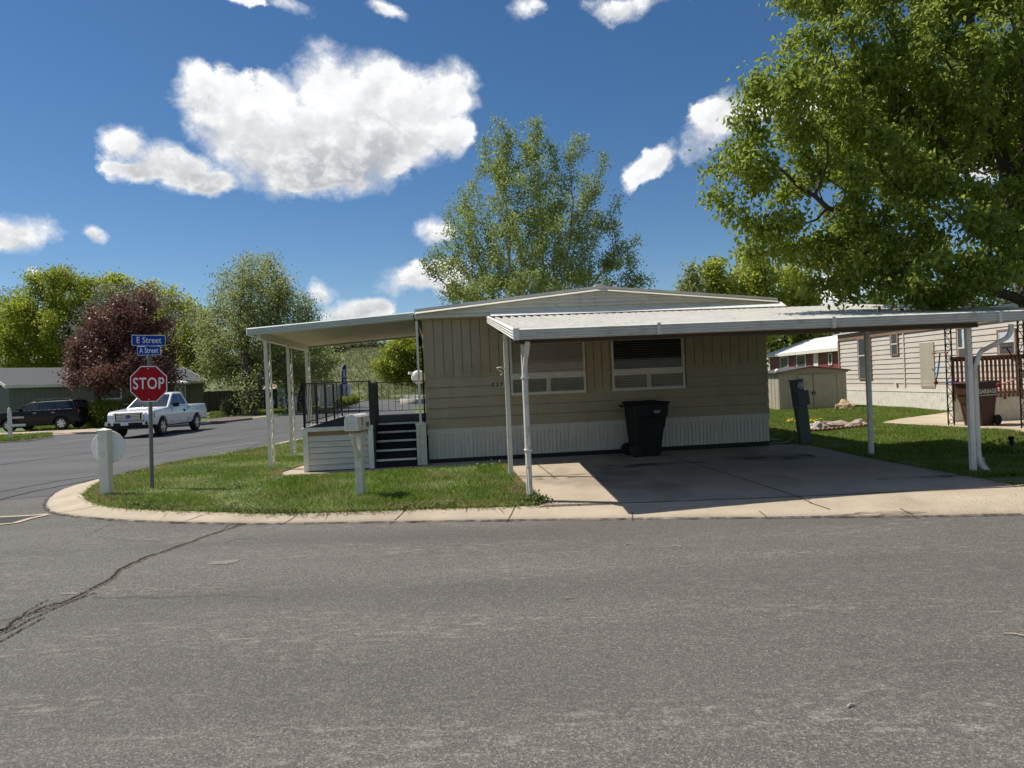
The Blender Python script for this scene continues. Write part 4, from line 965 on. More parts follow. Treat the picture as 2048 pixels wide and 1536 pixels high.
# neighbour's beige home: the long side faces the drive
M['beige_lap'] = pm('beige_vinyl', (.56,.50,.43), .55, .06, 2)
M['brown_trim'] = pm('brown_trim', (.26,.155,.10), .55, .15, 5)
NX = 14.75; NY0, NY1 = 15.5, 31.9; NZB, NZT = .86, 2.93
nh = thing('mobile_home', 'beige mobile home with lapped siding, brown trim and white skirting', 'mobile home', (NX, NY0, 0), 0)
LN = NY1 - NY0
MB().box(.03, 4.2, .0, LN, .1, 3.2).build('wall', M['beige_lap'], nh)
lp = MB(); k = 0; z = NZB
while z < NZT:
    zt = min(z + .19, NZT); lp.hexa([(-.024,-.01,z),(.03,-.01,z),(.03,LN,z),(-.024,LN,z)], [(0,-.01,zt),(.03,-.01,zt),(.03,LN,zt),(0,LN,zt)]); z += .19
z = NZB
while z < NZT:
    zt = min(z + .19, NZT); lp.hexa([(.03,-.035,z),(4.2,-.035,z),(4.2,-.002,z),(.03,-.002,z)], [(.03,-.012,zt),(4.2,-.012,zt),(4.2,-.002,zt),(.03,-.002,zt)]); z += .19
lp.build('lap_siding', M['beige_lap'], nh)
sk = MB(); sk.box(-.045,.0,-.01,LN,.74,NZB-.003); sk.build('skirting_band', M['white'], nh)
sk = MB(); y = 0
while y < LN: sk.box(-.03,.02,y+.004,min(y+.115,LN),.10,.74); y += .12
sk.box(-.018,.02,0,LN,.1,.739); sk.build('skirting_panel', M['white'], nh)
bf = MB(); y = 0
while y < LN: bf.box(-.05,.02,y+.004,min(y+.16,LN),NZT,NZT+.28); y += .165
bf.box(-.038,.02,0,LN,NZT,NZT+.28); bf.build('fascia_panel', M['brown_trim'], nh)
nr = MB(); nr.prism([(-.15,3.20),(2.1,3.30),(4.3,3.20),(4.3,3.25),(2.1,3.36),(-.15,3.25)], 'y', -.2, LN+.2); nr.build('roof', M['roofm'], nh)
MB().box(-.06,.04,LN-.1,LN+.02,.1,NZT).build('corner_trim', M['brown_trim'], nh)
for yy in (26.6, 19.9): MB().box(-.05,.0,yy-NY0-.03,yy-NY0+.03,NZB,NZT).build('downpipe', M['beige_lap'], nh)
def side_window(par, y0, y1, z0, z1, frame, mid=.5, curtain=None, xo=0.0, fw=.06):
    f = MB(); f.box(xo-.06,xo+.02,y0,y1,z0-fw,z0); f.box(xo-.06,xo+.02,y0,y1,z1,z1+fw); f.box(xo-.06,xo+.02,y0-fw,y0,z0-fw,z1+fw); f.box(xo-.06,xo+.02,y1,y1+fw,z0-fw,z1+fw)
    wo = f.build('window', frame, par)
    MB().box(xo-.045,xo-.02,y0,y1,z0,z1).build('pane', M['glass_grey'], wo)
    if mid: MB().box(xo-.058,xo-.044,y0,y1,z0+(z1-z0)*mid-.02,z0+(z1-z0)*mid+.02).build('sash', M['white'], wo)
    s = MB(); s.box(xo-.052,xo-.046,y0,y0+.025,z0,z1); s.box(xo-.052,xo-.046,y1-.025,y1,z0,z1); s.build('sash', M['white'], wo)
    if curtain: a, e = curtain; MB().box(xo-.0475,xo-.0462,y0+(y1-y0)*a,y0+(y1-y0)*e,z0+(z1-z0)*mid+.02,z1).build('curtain', pm('pale_curtain', (.5,.55,.6), .8, .2, 9), wo)
    return wo
def wy(u): return NX*F_PX/(u-1024) - NY0 if False else (lambda r: NX/r.x*r.y)(ray(u, 735)) - NY0
def wz(u, v): r = ray(u, v); return H + r.z*NX/r.x
side_window(nh, wy(1745)+.05, wy(1719)-.05, wz(1732,756), wz(1732,678), M['brown_trim'], .58)
side_window(nh, wy(1800)+.04, wy(1785)-.04, wz(1792,708), wz(1792,669), M['brown_trim'], .52)
side_window(nh, wy(1946)+.05, wy(1918)-.05, wz(1930,712), wz(1930,657), M['brown_trim'], .3, (.0,.62))
side_window(nh, wy(2037)+.05, wy(2000)-.05, wz(2015,707), wz(2015,662), M['brown_trim'], .52, (.05,.95))
pd = MB(); y0, y1, z0, z1 = wy(1871), wy(1843), wz(1857,775), wz(1857,685); pd.box(-.05,.0,y0,y1,z0,z1); pdo = pd.build('utility_door', M['shed'], nh)
lv = MB()
for k in range(4): lv.box(-.058,-.05,y0+.15,y1-.15,z0+.05+.05*k,z0+.075+.05*k)
lv.build('louvre', M['beige_lap'], pdo); MB().box(-.07,-.05,y0+.04,y0+.08,z0+(z1-z0)*.38,z0+(z1-z0)*.42).build('handle', M['dark_plastic'], pdo)
v_ = MB(); yv = wy(1794); zv = wz(1794,768); v_.box(-.10,-.03,yv-.06,yv+.06,zv-.05,zv+.05); v_.build('dryer_vent', M['white'], nh)
# neighbour's front deck (its end faces the camera)
DY = 19.3; dX0, dX1 = P(1903, 760, DY).x, NX - .05; zt0, zt1, zbt = P(1903,714,DY).z, P(1903,714,DY).z, P(1903,788,DY).z
nd_ = thing('deck', 'brown wooden deck railing above white skirting beside the beige home', 'deck', (dX0, DY, 0), 0)
Wn = dX1 - dX0; Dn = 2.6
M['brown_wood'] = pm('brown_stained_wood', (.20,.09,.058), .65, .2, 8)
MB().hexa([(0,0,zbt-.03),(Wn,0,zbt-.03),(Wn,Dn,zbt-.03),(Dn*.64,Dn,zbt-.03)],[(0,0,zbt+.02),(Wn,0,zbt+.02),(Wn,Dn,zbt+.02),(Dn*.64,Dn,zbt+.02)]).build('floor', M['brown_wood'], nd_)
rl = MB(); rl.box(-.02, Wn, -.03, .07, zt0-.045, zt0); rl.bar((.06,.05,zt0-.022),(Dn*.64,Dn,zt0-.022),.09,.045); rl.box(0, Wn, .0, .04, zt0-.13, zt0-.046); rl.build('top_rail', M['brown_wood'], nd_)
x = 0.02; kk = 0
rg = random.Random(4)
bl = MB()
while x < Wn - .05:
    bl.box(x, x+.05, -.04, -.002, zbt-.14 if kk % 4 else zbt-.2, zt0-.05); x += .115; kk += 1
x = .1
while x < Dn: bl.box(x*.64+.02,x*.64+.055,x,x+.05,zbt-.03,zt0-.05); bl.box(Wn-.35,Wn-.31,x,x+.05,zbt+.02,zt0-.05) if False else None; x += .13
bl.build('baluster', M['brown_wood'], nd_)
sk = MB(); x = 0
while x < Wn: sk.box(x+.004, min(x+.13,Wn), .012, .03, .12, zbt-.23); x += .134
sk.box(0, Wn, .018, .04, .1, zbt-.232); sk.hexa([(0,.04,.1),(.03,.04,.1),(Dn*.64+.03,Dn,.1),(Dn*.64,Dn,.1)],[(0,.04,zbt-.04),(.03,.04,zbt-.04),(Dn*.64+.03,Dn,zbt-.04),(Dn*.64,Dn,zbt-.04)])
sk.build('skirt_panel', M['white'], nd_); MB().box(-.01, Wn, -.0, .04, zbt-.23, zbt-.035).build('skirt_band', M['white'], nd_)
# ornate poles of the neighbour's awning
aw2 = thing('awning', 'white carport awning on black scrollwork iron posts by the beige home', 'awning', (0,0,0), 0)
def iron_post(loc, h, rz=0):
    p_ = MB(); p_.box(-.09,-.065,-.012,.012,0,h); p_.box(.065,.09,-.012,.012,0,h); po = p_.build('post', M['black_metal'], aw2, loc=loc, rot=(0,0,rz))
    s = MB(); z = .1; k = 0
    while z < h - .1:
        s.tube([(.055*math.cos(t), 0, z + .055*math.sin(t)) for t in [i/14*2*PI for i in range(14)]], .009, 5, closed=True)
        s.bar((-.065 if k % 2 else .065, 0, z+.06), (.065 if k % 2 else -.065, 0, z+.27), .012); z += .33; k += 1
    s.build('scrollwork', M['black_metal'], po); return po
p1 = G(1903, 851, LZ); p2 = G(2049, 857, LZ)
iron_post((p1.x, p1.y, .12), 2.78); iron_post((p2.x, p2.y, .12), 2.78, R(8))
pn = MB(); pn.hexa([(p1.x-.5,14.2,2.88),(NX-.4,14.2,2.88),(NX-.4,p1.y+.25,2.88),(p1.x-.5,p1.y+.25,2.88)], [(p1.x-.5,14.2,2.96),(NX-.4,14.2,2.96),(NX-.4,p1.y+.25,2.96),(p1.x-.5,p1.y+.25,2.96)]); pn.build('roof_panel', M['white_metal'], aw2)
# brown bin
g = G(1968, 854, LZ); 
bt2, L, Wd, Hh = make_bin('wheelie_bin', 'brown wheeled rubbish bin marked GARBAGE in front of the brown deck', (g.x+.10, g.y+.40, .133), R(180+22), pm('brown_plastic', (.085,.04,.026), .5, .12, 6), pm('brown_lid', (.05,.022,.016), .45, .12, 6), '', 0, 1.06)
text('GARBAGE', .15, M['letters_white'], bt2, (.03, Wd/2*.985+.008, .86), rot=(PI/2,0,PI), sx=1.0, off=.004)
MB().box(-.35,.28,Wd/2*.93+.01,Wd/2*.93+.018,.755,.775).build('label_stripe', M['letters_white'], bt2)
rc = MB(); rc.box(L/2*.80-.02,L/2*.80+.03,-.16,.16,.78,.86) ; rc.build('lift_bar_recess', M['darkroom'], bt2)
# scooters hung on the posts
def scooter(name, label, deckc, loc, rz, tilt):
    t = thing(name, label, 'scooter', loc, rz, 'kick scooters hung on the awning posts'); t.rotation_euler = (0, tilt, rz)
    MB().box(-.22,.25,-.05,.05,.03,.055).build('deck', deckc, t, bevel=.01)
    MB().tube([(-.27,0,.08),(-.22,0,.28)], .016, 7).build('fork_tube', M['black_metal'], t)
    MB().tube([(-.235,0,.22),(-.18,0,.55)], .021, 8).build('stem', deckc, t)
    MB().tube([(-.18,0,.55),(-.15,0,.80)], .016, 8).build('bar_stem', M['black_metal'], t)
    hb2 = MB(); hb2.tube([(-.15,-.24,.80),(-.15,.24,.80)], .012, 7); h_ = hb2.build('handlebar', M['black_metal'], t)
    for s_ in (-1, 1): MB().tube([(-.15,s_*.14,.80),(-.15,s_*.26,.80)], .019, 8).build('grip', M['red'], h_)
    for x in (-.27, .32): MB().lathe([(.02,-.013),(.05,-.015),(.055,-.008),(.055,.008),(.05,.015),(.02,.013)], 16, (x,0,.04), 'y').build('wheel', M['red'], t)
    return t
g = P(1895, 768, p1.y - .12); scooter('kick_scooter', 'blue kick scooter with red wheels and grips hung on the left iron post', pm('scooter_blue', (.03,.18,.55), .4, .1, 8), (g.x-.05, g.y, g.z-.0), R(8), R(2))
g = P(2022, 770, p2.y - .1); scooter('kick_scooter', 'worn wooden deck kick scooter with red grips hung on the right iron post', pm('scooter_wood', (.36,.22,.14), .6, .2, 10), (g.x+.08, g.y, g.z+.08), R(165), R(20))
# boulder and rock border
def rock(name, label, cat, loc, s, seed, mat, group=None, rz=0):
    rg_ = random.Random(seed); bm = bmesh.new(); bmesh.ops.create_icosphere(bm, subdivisions=3, radius=1.0)
    off = [rg_.random()*10 for _ in range(3)]
    from mathutils import noise
    for v in bm.verts:
        n_ = noise.noise(v.co*1.3 + Vector(off))*.5 + noise.noise(v.co*3.1 + Vector(off))*.22
        v.co *= 1 + n_; v.co.z = max(v.co.z, -.45)
        v.co = Vector((v.co.x*s[0], v.co.y*s[1], v.co.z*s[2]))
    me = bpy.data.meshes.new(name); bm.to_mesh(me); bm.free(); me.materials.append(mat)
    o = bpy.data.objects.new(name, me); col.objects.link(o); o.location = loc; o.rotation_euler = (0,0,rz)
    return tag(o, label, cat, group)
M['rock_tan'] = pm('tan_rock', (.50,.36,.21), .9, .35, 3, dirt=(.2,.13,.08), dirt_amt=.7, dscale=3, bump=.9, bscale=9)
M['rock_white'] = pm('pale_rock', (.48,.45,.40), .9, .25, 3, dirt=(.2,.18,.15), dirt_amt=.6, dscale=3, bump=.9, bscale=9)
M['rock_pink'] = pm('pinkish_gravel_rock', (.42,.33,.28), .9, .3, 5, dirt=(.2,.14,.11), dirt_amt=.6, dscale=5, bump=.9, bscale=14)
M['rock_grey'] = pm('grey_brown_rock', (.24,.20,.16), .9, .3, 5, bump=.9, bscale=10)
g = G(1690, 820, LZ); rock('boulder', 'large tan boulder on the lawn right of the shed', 'boulder', (g.x, g.y, .2), (.33,.3,.26), 3, M['rock_tan'])
g = G(1633, 861, LZ); rock('rock', 'white rock just right of the leaning meter', 'rock', (g.x, g.y, .15), (.27,.22,.19), 5, M['rock_white'], 'rocks in the lawn bed')
g = G(1652, 857, LZ); rock('rock', 'grey brown rock leaning between the white rock and pale slab', 'rock', (g.x, g.y, .17), (.17,.14,.18), 8, M['rock_grey'], 'rocks in the lawn bed', R(30))
g = G(1682, 857, LZ); rock('rock', 'long pale flat rock in the middle of the bed', 'rock', (g.x, g.y, .14), (.36,.26,.18), 12, M['rock_pink'], 'rocks in the lawn bed')
g = G(1716, 853, LZ); rock('rock', 'pinkish rock at the right end of the bed', 'rock', (g.x, g.y, .14), (.24,.2,.17), 21, M['rock_pink'], 'rocks in the lawn bed')
ed = thing('brick_edging', 'scalloped reddish brick edging round the rock bed', 'edging', (0,0,0), 0)
eb = MB()
for i in range(13):
    u = 1622 + i*9.0; v = 865 - (i/12)**1.3*10; g = G(u, v, LZ); r_ = .075
    eb.lathe([(r_*.9,-.03),(r_,-.02),(r_,.02),(r_*.9,.03)], 12, (g.x, g.y, LZ+.02), 'y')
eb.build('scalloped_brick', pm('old_red_brick', (.26,.12,.09), .85, .35, 6, dirt=(.3,.25,.2), dirt_amt=.6), ed)
# solar path light and shrub at the right edge
g = G(2024, 908, LZ); sl_ = thing('path_light', 'small black path light in the shaded lawn by the right downspout', 'path light', g, 0)
MB().tube([(0,0,-.05),(0,0,.2)], .008, 6).build('stake', M['black_metal'], sl_); MB().lathe([(.03,.16),(.035,.26),(.05,.27),(.045,.30),(.01,.31)], 12).build('lamp_head', M['dark_plastic'], sl_)
# ------------------------------------------------------------------ trees
def bark(name, c): return pm(name, c, .9, .35, 4, dirt=tuple(x*.4 for x in c), dirt_amt=.6, dscale=6, stretch=(1,1,.25), bump=.8, bscale=14)
M['bark_dark'] = bark('dark_bark', (.085,.065,.05)); M['bark_grey'] = bark('grey_bark', (.22,.20,.17)); M['bark_pale'] = bark('pale_bark', (.42,.38,.32))
LM = {
 'big': leafmat('big_tree_leaf', (.095,.15,.017), (.30,.355,.053), .5),
 'willow': leafmat('willow_leaf', (.15,.18,.06), (.34,.37,.14), .48),
 'central': leafmat('young_leaf', (.115,.16,.04), (.28,.335,.085), .5),
 'purple': leafmat('purple_leaf', (.060,.024,.018), (.23,.115,.085), .25),
 'yellow': leafmat('yellow_green_leaf', (.13,.165,.014), (.33,.37,.045), .45),
 'green': leafmat('bright_green_leaf', (.17,.21,.02), (.40,.43,.07), .55),
 'dark': leafmat('dark_green_leaf', (.05,.075,.014), (.15,.19,.035), .35),
 'hedge': leafmat('hedge_leaf', (.08,.12,.014), (.25,.30,.04), .4),
 'greybush': leafmat('grey_green_leaf', (.08,.095,.05), (.18,.19,.10), .3),
 'grey': leafmat('grey_twig_bud', (.16,.16,.13), (.30,.30,.25), .2),
}
def leaf_mesh(name, C, A, N, L, Wd, mat, parent, six=True):
    n = len(C); A = A/np.linalg.norm(A, axis=1, keepdims=True); S = np.cross(A, N); S /= np.linalg.norm(S, axis=1, keepdims=True) + 1e-9
    N2 = np.cross(S, A); L = L[:, None]; Wd = Wd[:, None]
    if six:
        V = np.stack([C, C + A*L*.33 + S*Wd*.5 + N2*Wd*.18, C + A*L*.7 + S*Wd*.36 + N2*Wd*.12, C + A*L - N2*L*.12, C + A*L*.7 - S*Wd*.36 + N2*Wd*.12, C + A*L*.33 - S*Wd*.5 + N2*Wd*.18], 1).reshape(-1, 3)
        idx = (np.arange(n)*6)[:, None] + np.array([0,1,2,3, 0,3,4,5])[None, :]
        return np_mesh(name, V, idx.ravel(), 4, mat, parent)
    V = np.stack([C, C + A*L*.45 + S*Wd*.5, C + A*L, C + A*L*.45 - S*Wd*.5], 1).reshape(-1, 3)
    return np_mesh(name, V, np.arange(n*4), 4, mat, parent)
def E(u, v, ru, rv, Y, ky=1.0):
    c = P(u, v, Y); return (c.x, c.y, c.z, ru*Y/F_PX, ru*Y/F_PX*ky, rv*Y/F_PX)
def sample_crown(rg, ells, n, shell=2.0, gap=.0, fr=.9, zmin=None):
    ells = np.array(ells); vol = ells[:,3]*ells[:,4]*ells[:,5]; vol = vol**.8; pr = vol/vol.sum(); out = []
    ph = rg.uniform(0, 6.28, (4,3)); k = rg.normal(0, fr, (4,3))
    while sum(len(o) for o in out) < n:
        m = n*2; e = ells[rg.choice(len(ells), m, p=pr)]; d = rg.normal(size=(m,3)); d /= np.linalg.norm(d, axis=1, keepdims=True)
        r = rg.uniform(0, 1, m)**(1/(3.0*shell/2)); p = e[:, :3] + d*r[:, None]*e[:, 3:]
        fld = sum(np.sin(p@k[i] + ph[i][0]) for i in range(4))/4
        p = p[fld > gap - .5*rg.uniform(0, 1, m)]
        if zmin is not None: p = p[p[:,2] > zmin]
        out.append(p)
    return np.concatenate(out)[:n]
def grow(rg, att, roots, step, kill, maxit=160, jit=.12, up=0.0):
    """space colonisation: branches reach for the attractors; roots = list of polylines"""
    nodes = []; par = []
    for rt in roots:
        for i, p in enumerate(rt):
            par.append(-1 if i == 0 else len(nodes)-1); nodes.append(np.array(p, float))
    N = np.array(nodes); A = att.copy(); alive = np.ones(len(A), bool)
    D = np.linalg.norm(A[:, None] - N[None], axis=2); near = D.argmin(1); nd = D.min(1)
    for it in range(maxit):
        ia = np.where(alive)[0]
        if len(ia) == 0: break
        dirs = A[ia] - N[near[ia]]; dirs /= np.linalg.norm(dirs, axis=1, keepdims=True) + 1e-9
        uq, inv = np.unique(near[ia], return_inverse=True)
        acc = np.zeros((len(uq), 3)); np.add.at(acc, inv, dirs)
        acc += rg.normal(0, jit, acc.shape)*np.maximum(1, np.linalg.norm(acc, axis=1, keepdims=True)); acc[:, 2] += up
        acc /= np.linalg.norm(acc, axis=1, keepdims=True) + 1e-9
        new = N[uq] + acc*step; base = len(N)
        N = np.concatenate([N, new]); par += list(uq)
        D = np.linalg.norm(A[ia][:, None] - new[None], axis=2); mi = D.argmin(1); md = D.min(1)
        bt = md < nd[ia]; near[ia[bt]] = base + mi[bt]; nd[ia[bt]] = md[bt]
        alive[ia[nd[ia] < kill]] = False
        if len(N) > 14000: break
    par = np.array(par); n = len(N); cnt = np.zeros(n)
    ch = np.bincount(par[par >= 0], minlength=n); cnt[ch == 0] = 1
    for i in range(n-1, -1, -1):
        if par[i] >= 0: cnt[par[i]] += cnt[i]
    return N, par, cnt
def branch_mesh(name, N, par, R_, mat, parent, rmin=0.0, sides=6):
    idx = np.where((par >= 0) & (R_ >= rmin))[0]
    a = N[par[idx]]; b = N[idx]; d = b - a; L = np.linalg.norm(d, axis=1, keepdims=True); d = d/(L + 1e-9)
    u = np.where(np.abs(d[:, 2:3]) < .9, np.array([[0,0,1.]]), np.array([[1.,0,0]])); s = np.cross(d, u); s /= np.linalg.norm(s, axis=1, keepdims=True) + 1e-9; t = np.cross(s, d)
    ra = np.minimum(R_[par[idx]], R_[idx]*1.35)[:, None]; rb = R_[idx][:, None]; V = []
    for (c, r) in ((a - d*ra*.3, ra), (b + d*rb*.3, rb)):
        for k in range(sides):
            an = 2*PI*k/sides; V.append(c + (s*math.cos(an) + t*math.sin(an))*r)
    V = np.stack(V, 1).reshape(-1, 3)
    q = np.array([[k, (k+1) % sides, sides + (k+1) % sides, sides + k] for k in range(sides)]).ravel()
    loops = ((np.arange(len(idx))*sides*2)[:, None] + q[None]).ravel()
    return np_mesh(name, V, loops, 4, mat, parent, True)
def tree(name, label, base, ells, leaf, barkm, n_att=700, n_leaf=20000, ll=.15, lw=.08, step=.5, kill=.7, seed=1, group=None, trunk_r=.2, twig_r=.012, pw=2.3, sig=.3, stems=1, shell=2.0, gap=-.3, up=0.0, droop=.3, six=False, trunk_h=None, lean=(0,0), spread=.3, fr=.6, zmin=None, cat='tree', mine=4, clump=0, clip_=-.45):
    rg = np.random.default_rng(seed); base = Vector(base)
    t = thing(name, label, cat, base, 0, group)
    el_ = [(e[0]-base.x, e[1]-base.y, e[2]-base.z, e[3], e[4], e[5]) for e in ells]
    att = sample_crown(rg, el_, n_att, shell, gap, fr, zmin)
    zlo = min(e[2]-e[5] for e in el_); cx = float(att[:,0].mean()); cy = float(att[:,1].mean())
    th = trunk_h if trunk_h else max(.6, zlo + .15*(max(e[2]+e[5] for e in el_) - zlo))
    roots = []
    for s in range(stems):
        an = 2*PI*s/stems + rg.uniform(0,1); r0 = .12*(stems > 1); r1 = spread*th*(stems > 1)
        k = max(3, int(th/step)); pts = []
        for i in range(k+1):
            f = i/k; pts.append((r0*math.cos(an) + r1*f*math.cos(an) + lean[0]*f + rg.normal(0,.03), r0*math.sin(an) + r1*f*math.sin(an) + lean[1]*f + rg.normal(0,.03), th*f - .1*(i == 0)))
        roots.append(pts)
    N, par, cnt = grow(rg, att, roots, step, kill, up=up)
    R_ = twig_r*cnt**(1/pw); R_ *= min(1.6, trunk_r/max(R_.max(), 1e-6)) if R_.max() > trunk_r else 1.0
    big = R_.max()
    if big < trunk_r: R_ = R_*(1 + (trunk_r/big - 1)*(R_/big)**1.2)
    tip = np.where(cnt <= mine)[0]
    if clump:
        k_ = rg.normal(0, 1.0/clump*1.6, (5,3)); f_ = sum(np.sin(N[tip]@k_[i] + i) for i in range(5))/2.2
        tip = tip[f_ > clip_ + rg.uniform(-.25,.25,len(tip))]
        live = np.zeros(len(N), bool); live[tip] = True
        for i in range(len(N)-1, -1, -1):
            if live[i] and par[i] >= 0: live[par[i]] = True
        R_ = np.where(live, R_, -1.0)
    branch_mesh('trunk', N, par, R_, M[barkm], t)
    if n_leaf:
        ci = tip[rg.integers(0, len(tip), n_leaf)]; f = rg.uniform(0, 1, (n_leaf, 1)); pp = np.where(par[ci] >= 0, par[ci], ci)
        C = N[ci]*f + N[pp]*(1-f) + rg.normal(0, sig, (n_leaf, 3))*np.array([1,1,.8])
        A = rg.normal(0, 1, (n_leaf, 3)); A[:, 2] -= droop; Nn = rg.normal(0, .8, (n_leaf, 3)); Nn[:, 2] += .7
        sz = rg.uniform(.6, 1.25, n_leaf)
        leaf_mesh('crown', C, A, Nn, ll*sz, lw*sz, LM[leaf], t, six)
    return t
# 1 the big tree at the right
by_ = 12.8
el = [E(1600,170,110,105,11.5),E(1500,330,80,65,11.5),E(1545,430,105,75,11.8),E(1700,300,150,150,12.5),E(1660,70,95,80,12),E(1850,150,190,170,12.5),E(1800,430,190,120,12),E(1930,520,150,90,11.2),E(1680,500,90,60,12.2),
      E(1960,330,170,160,13.5),E(2150,250,220,220,13),E(2150,480,160,110,12),E(1900,-120,260,130,13),E(2300,100,260,300,13.5),E(1740,570,75,40,11.6),E(1860,575,110,42,11.0),E(2000,545,110,60,11.6),E(2080,420,130,120,12.5),E(1780,500,120,80,13.5),E(1640,-60,110,90,12.5),E(1780,250,160,140,15.5),E(2000,200,160,160,16),E(1480,250,45,40,11.7),E(1520,170,62,70,11.6),E(1435,345,50,55,11.6),E(1480,440,60,50,11.7),E(1442,415,42,36,11.6),E(1505,505,48,36,11.8),E(1600,545,60,30,11.9),E(1640,570,40,30,12.2),E(1570,470,90,55,12)]
tree('shade_tree', 'large green shade tree at the right with drooping leaf clusters over the carport', (10.6, 13.2, LZ), el, 'big', 'bark_dark', 4200, 185000, .105, .052, .30, .38, 11, trunk_r=.30, twig_r=.0095, pw=2.2, sig=.13, clump=.6, clip_=-1.25, gap=-.52, droop=.9, six=True, trunk_h=2.6, lean=(-1.2,-.6), fr=.75, shell=2.3, mine=3)
# 2 the tall loose tree behind the tan home
Yc = 36
el = [E(1005,320,48,95,Yc),E(1075,330,45,105,Yc+1),E(1045,380,80,110,Yc),E(1165,350,50,85,Yc),E(1210,420,45,80,Yc),E(1160,300,28,40,Yc),E(1120,430,90,100,Yc+1),E(950,440,70,85,Yc),E(1050,500,140,90,Yc),E(920,530,68,75,Yc),E(1180,480,60,70,Yc),E(1240,530,50,60,Yc),E(1265,570,35,40,Yc),E(1215,480,45,60,Yc),E(870,545,35,55,Yc),E(1040,590,160,60,Yc),E(1140,570,110,60,Yc+1)]
tree('loose_tree', 'tall loose light green tree with many pale upright stems behind the tan home roof', P(1062,745,Yc), el, 'central', 'bark_pale', 2200, 66000, .135, .078, .55, .6, 5, trunk_r=.16, twig_r=.012, pw=2.5, sig=.20, stems=7, spread=.5, gap=-.5, up=.8, droop=.2, trunk_h=2.2, fr=.5)
# 3 left willows
Yw = 56
el = [E(520,590,85,85,Yw),E(470,660,75,80,Yw),E(580,660,78,80,Yw),E(525,690,120,85,Yw),E(440,720,48,65,Yw-2),E(610,720,50,55,Yw)]
tree('willow_tree', 'big round grey green tree beyond the side street, dark forked trunk', G(505,831,.09), el, 'willow', 'bark_dark', 1100, 62000, .19, .10, .7, .9, 21, 'trees beyond the side street', trunk_r=.34, twig_r=.018, sig=.5, stems=3, spread=.25, gap=-.45, droop=.5, trunk_h=3.0)
Yw = 64
el = [E(600,725,75,45,Yw),E(645,715,32,38,Yw),E(560,735,45,35,Yw)]
tree('willow_tree', 'smaller spreading grey green tree before the tan roofed building, forked trunk', G(592,823,.09), el, 'willow', 'bark_dark', 500, 14000, .26, .13, .7, .9, 22, 'trees beyond the side street', trunk_r=.22, twig_r=.018, sig=.45, stems=3, spread=.35, gap=-.4, droop=.5, trunk_h=2.2)
Yp = 43
el = [E(255,655,72,66,Yp),E(215,720,75,52,Yp),E(305,700,62,66,Yp),E(185,690,45,45,Yp),E(265,612,52,34,Yp),E(280,740,85,45,Yp-1),E(200,752,62,34,Yp-1)]
tree('purple_tree', 'round dark purple leaved tree in front of the grey home', P(197,835,Yp), el, 'purple', 'bark_dark', 900, 34000, .17, .11, .55, .7, 31, 'trees beyond the side street', trunk_r=.2, twig_r=.013, sig=.3, gap=-.45, trunk_h=1.9)
el = [E(265,592,78,34,52),E(338,635,60,52,52),E(185,672,60,70,52)]
tree('bare_tree', 'mostly bare grey twigged tree showing above the purple tree', P(270,830,52), el, 'grey', 'bark_grey', 1300, 4500, .15, .08, .55, .6, 33, 'trees beyond the side street', trunk_r=.2, twig_r=.016, sig=.2, gap=-.5, up=.4)
Yd = 70
el = [E(130,632,108,100,Yd),E(60,640,60,60,Yd),E(60,690,85,60,Yd),E(185,620,62,66,Yd),E(20,720,50,48,Yd),E(190,700,60,60,Yd)]
tree('yellow_tree', 'big domed yellow green tree rising behind the grey home', P(125,830,Yd), el, 'yellow', 'bark_grey', 800, 64000, .27, .155, 1.0, 1.2, 41, 'trees beyond the side street', trunk_r=.35, twig_r=.02, sig=.5, gap=-.6, shell=2.6)
for (u, v, ru, rv, Y, s, lb) in ((235,575,30,28,82,42,'small dark leafy treetop just right of the yellow dome'),(300,598,45,36,84,43,'bright green treetop above the purple tree'),(345,632,48,55,80,44,'bright green tree between the purple tree and the big willow'),(395,665,42,60,76,45,'yellow green tree touching the left side of the big willow')):
    tree('leafy_tree', lb, P(u, 825, Y), [E(u,v,ru,rv,Y),E(u+14,v+35,ru*1.1,rv,Y),E(u-12,v+70,ru*1.2,rv*1.2,Y)], 'green' if s != 45 else 'yellow', 'bark_grey', 260, 13000, .34, .2, 1.0, 1.3, s, 'trees beyond the side street', trunk_r=.22, twig_r=.02, sig=.55, gap=-.5)
tree('bare_tree', 'thin grey nearly leafless tree at the left edge of the photo', P(18,820,78), [E(18,610,34,45,78),E(40,640,30,40,78),E(0,670,40,50,78)], 'grey', 'bark_grey', 600, 2500, .2, .1, .8, .8, 46, 'trees beyond the side street', trunk_r=.2, twig_r=.02, sig=.3, up=1.0, gap=-.4)
# 4 by the embankment
Yh = 84
el = [E(800,715,44,34,Yh),E(775,735,28,22,Yh),E(830,740,28,34,Yh),E(820,690,40,24,Yh),E(860,720,40,46,Yh),E(800,752,40,18,Yh)]
tree('bushy_tree', 'dense yellow green tree beside the grassy embankment, seen under the porch awning', G(835,784,0), el, 'yellow', 'bark_dark', 500, 22000, .36, .2, .9, 1.1, 51, 'trees by the embankment', trunk_r=.2, twig_r=.02, sig=.5, gap=-.5, trunk_h=1.2)
for i, (u, v, ru, rv, Y) in enumerate(((668,700,22,26,122),(712,693,26,9,136),(748,692,26,10,138),(700,688,24,12,146))):
    tree('hilltop_tree', ['bushy grey green tree at the left foot of the embankment','low pale tree on the embankment top, left of the pair','low pale tree on the embankment top, right of the pair','taller tree standing behind the embankment top'][i], P(u, v+rv*1.2, Y), [E(u,v,ru,rv,Y),E(u+10,v+3,ru*.8,rv*.8,Y)], 'greybush', 'bark_grey', 160, 5000, .5, .28, .8, 1.0, 55+i, 'trees by the embankment', trunk_r=.12, twig_r=.02, sig=.5, trunk_h=.8)
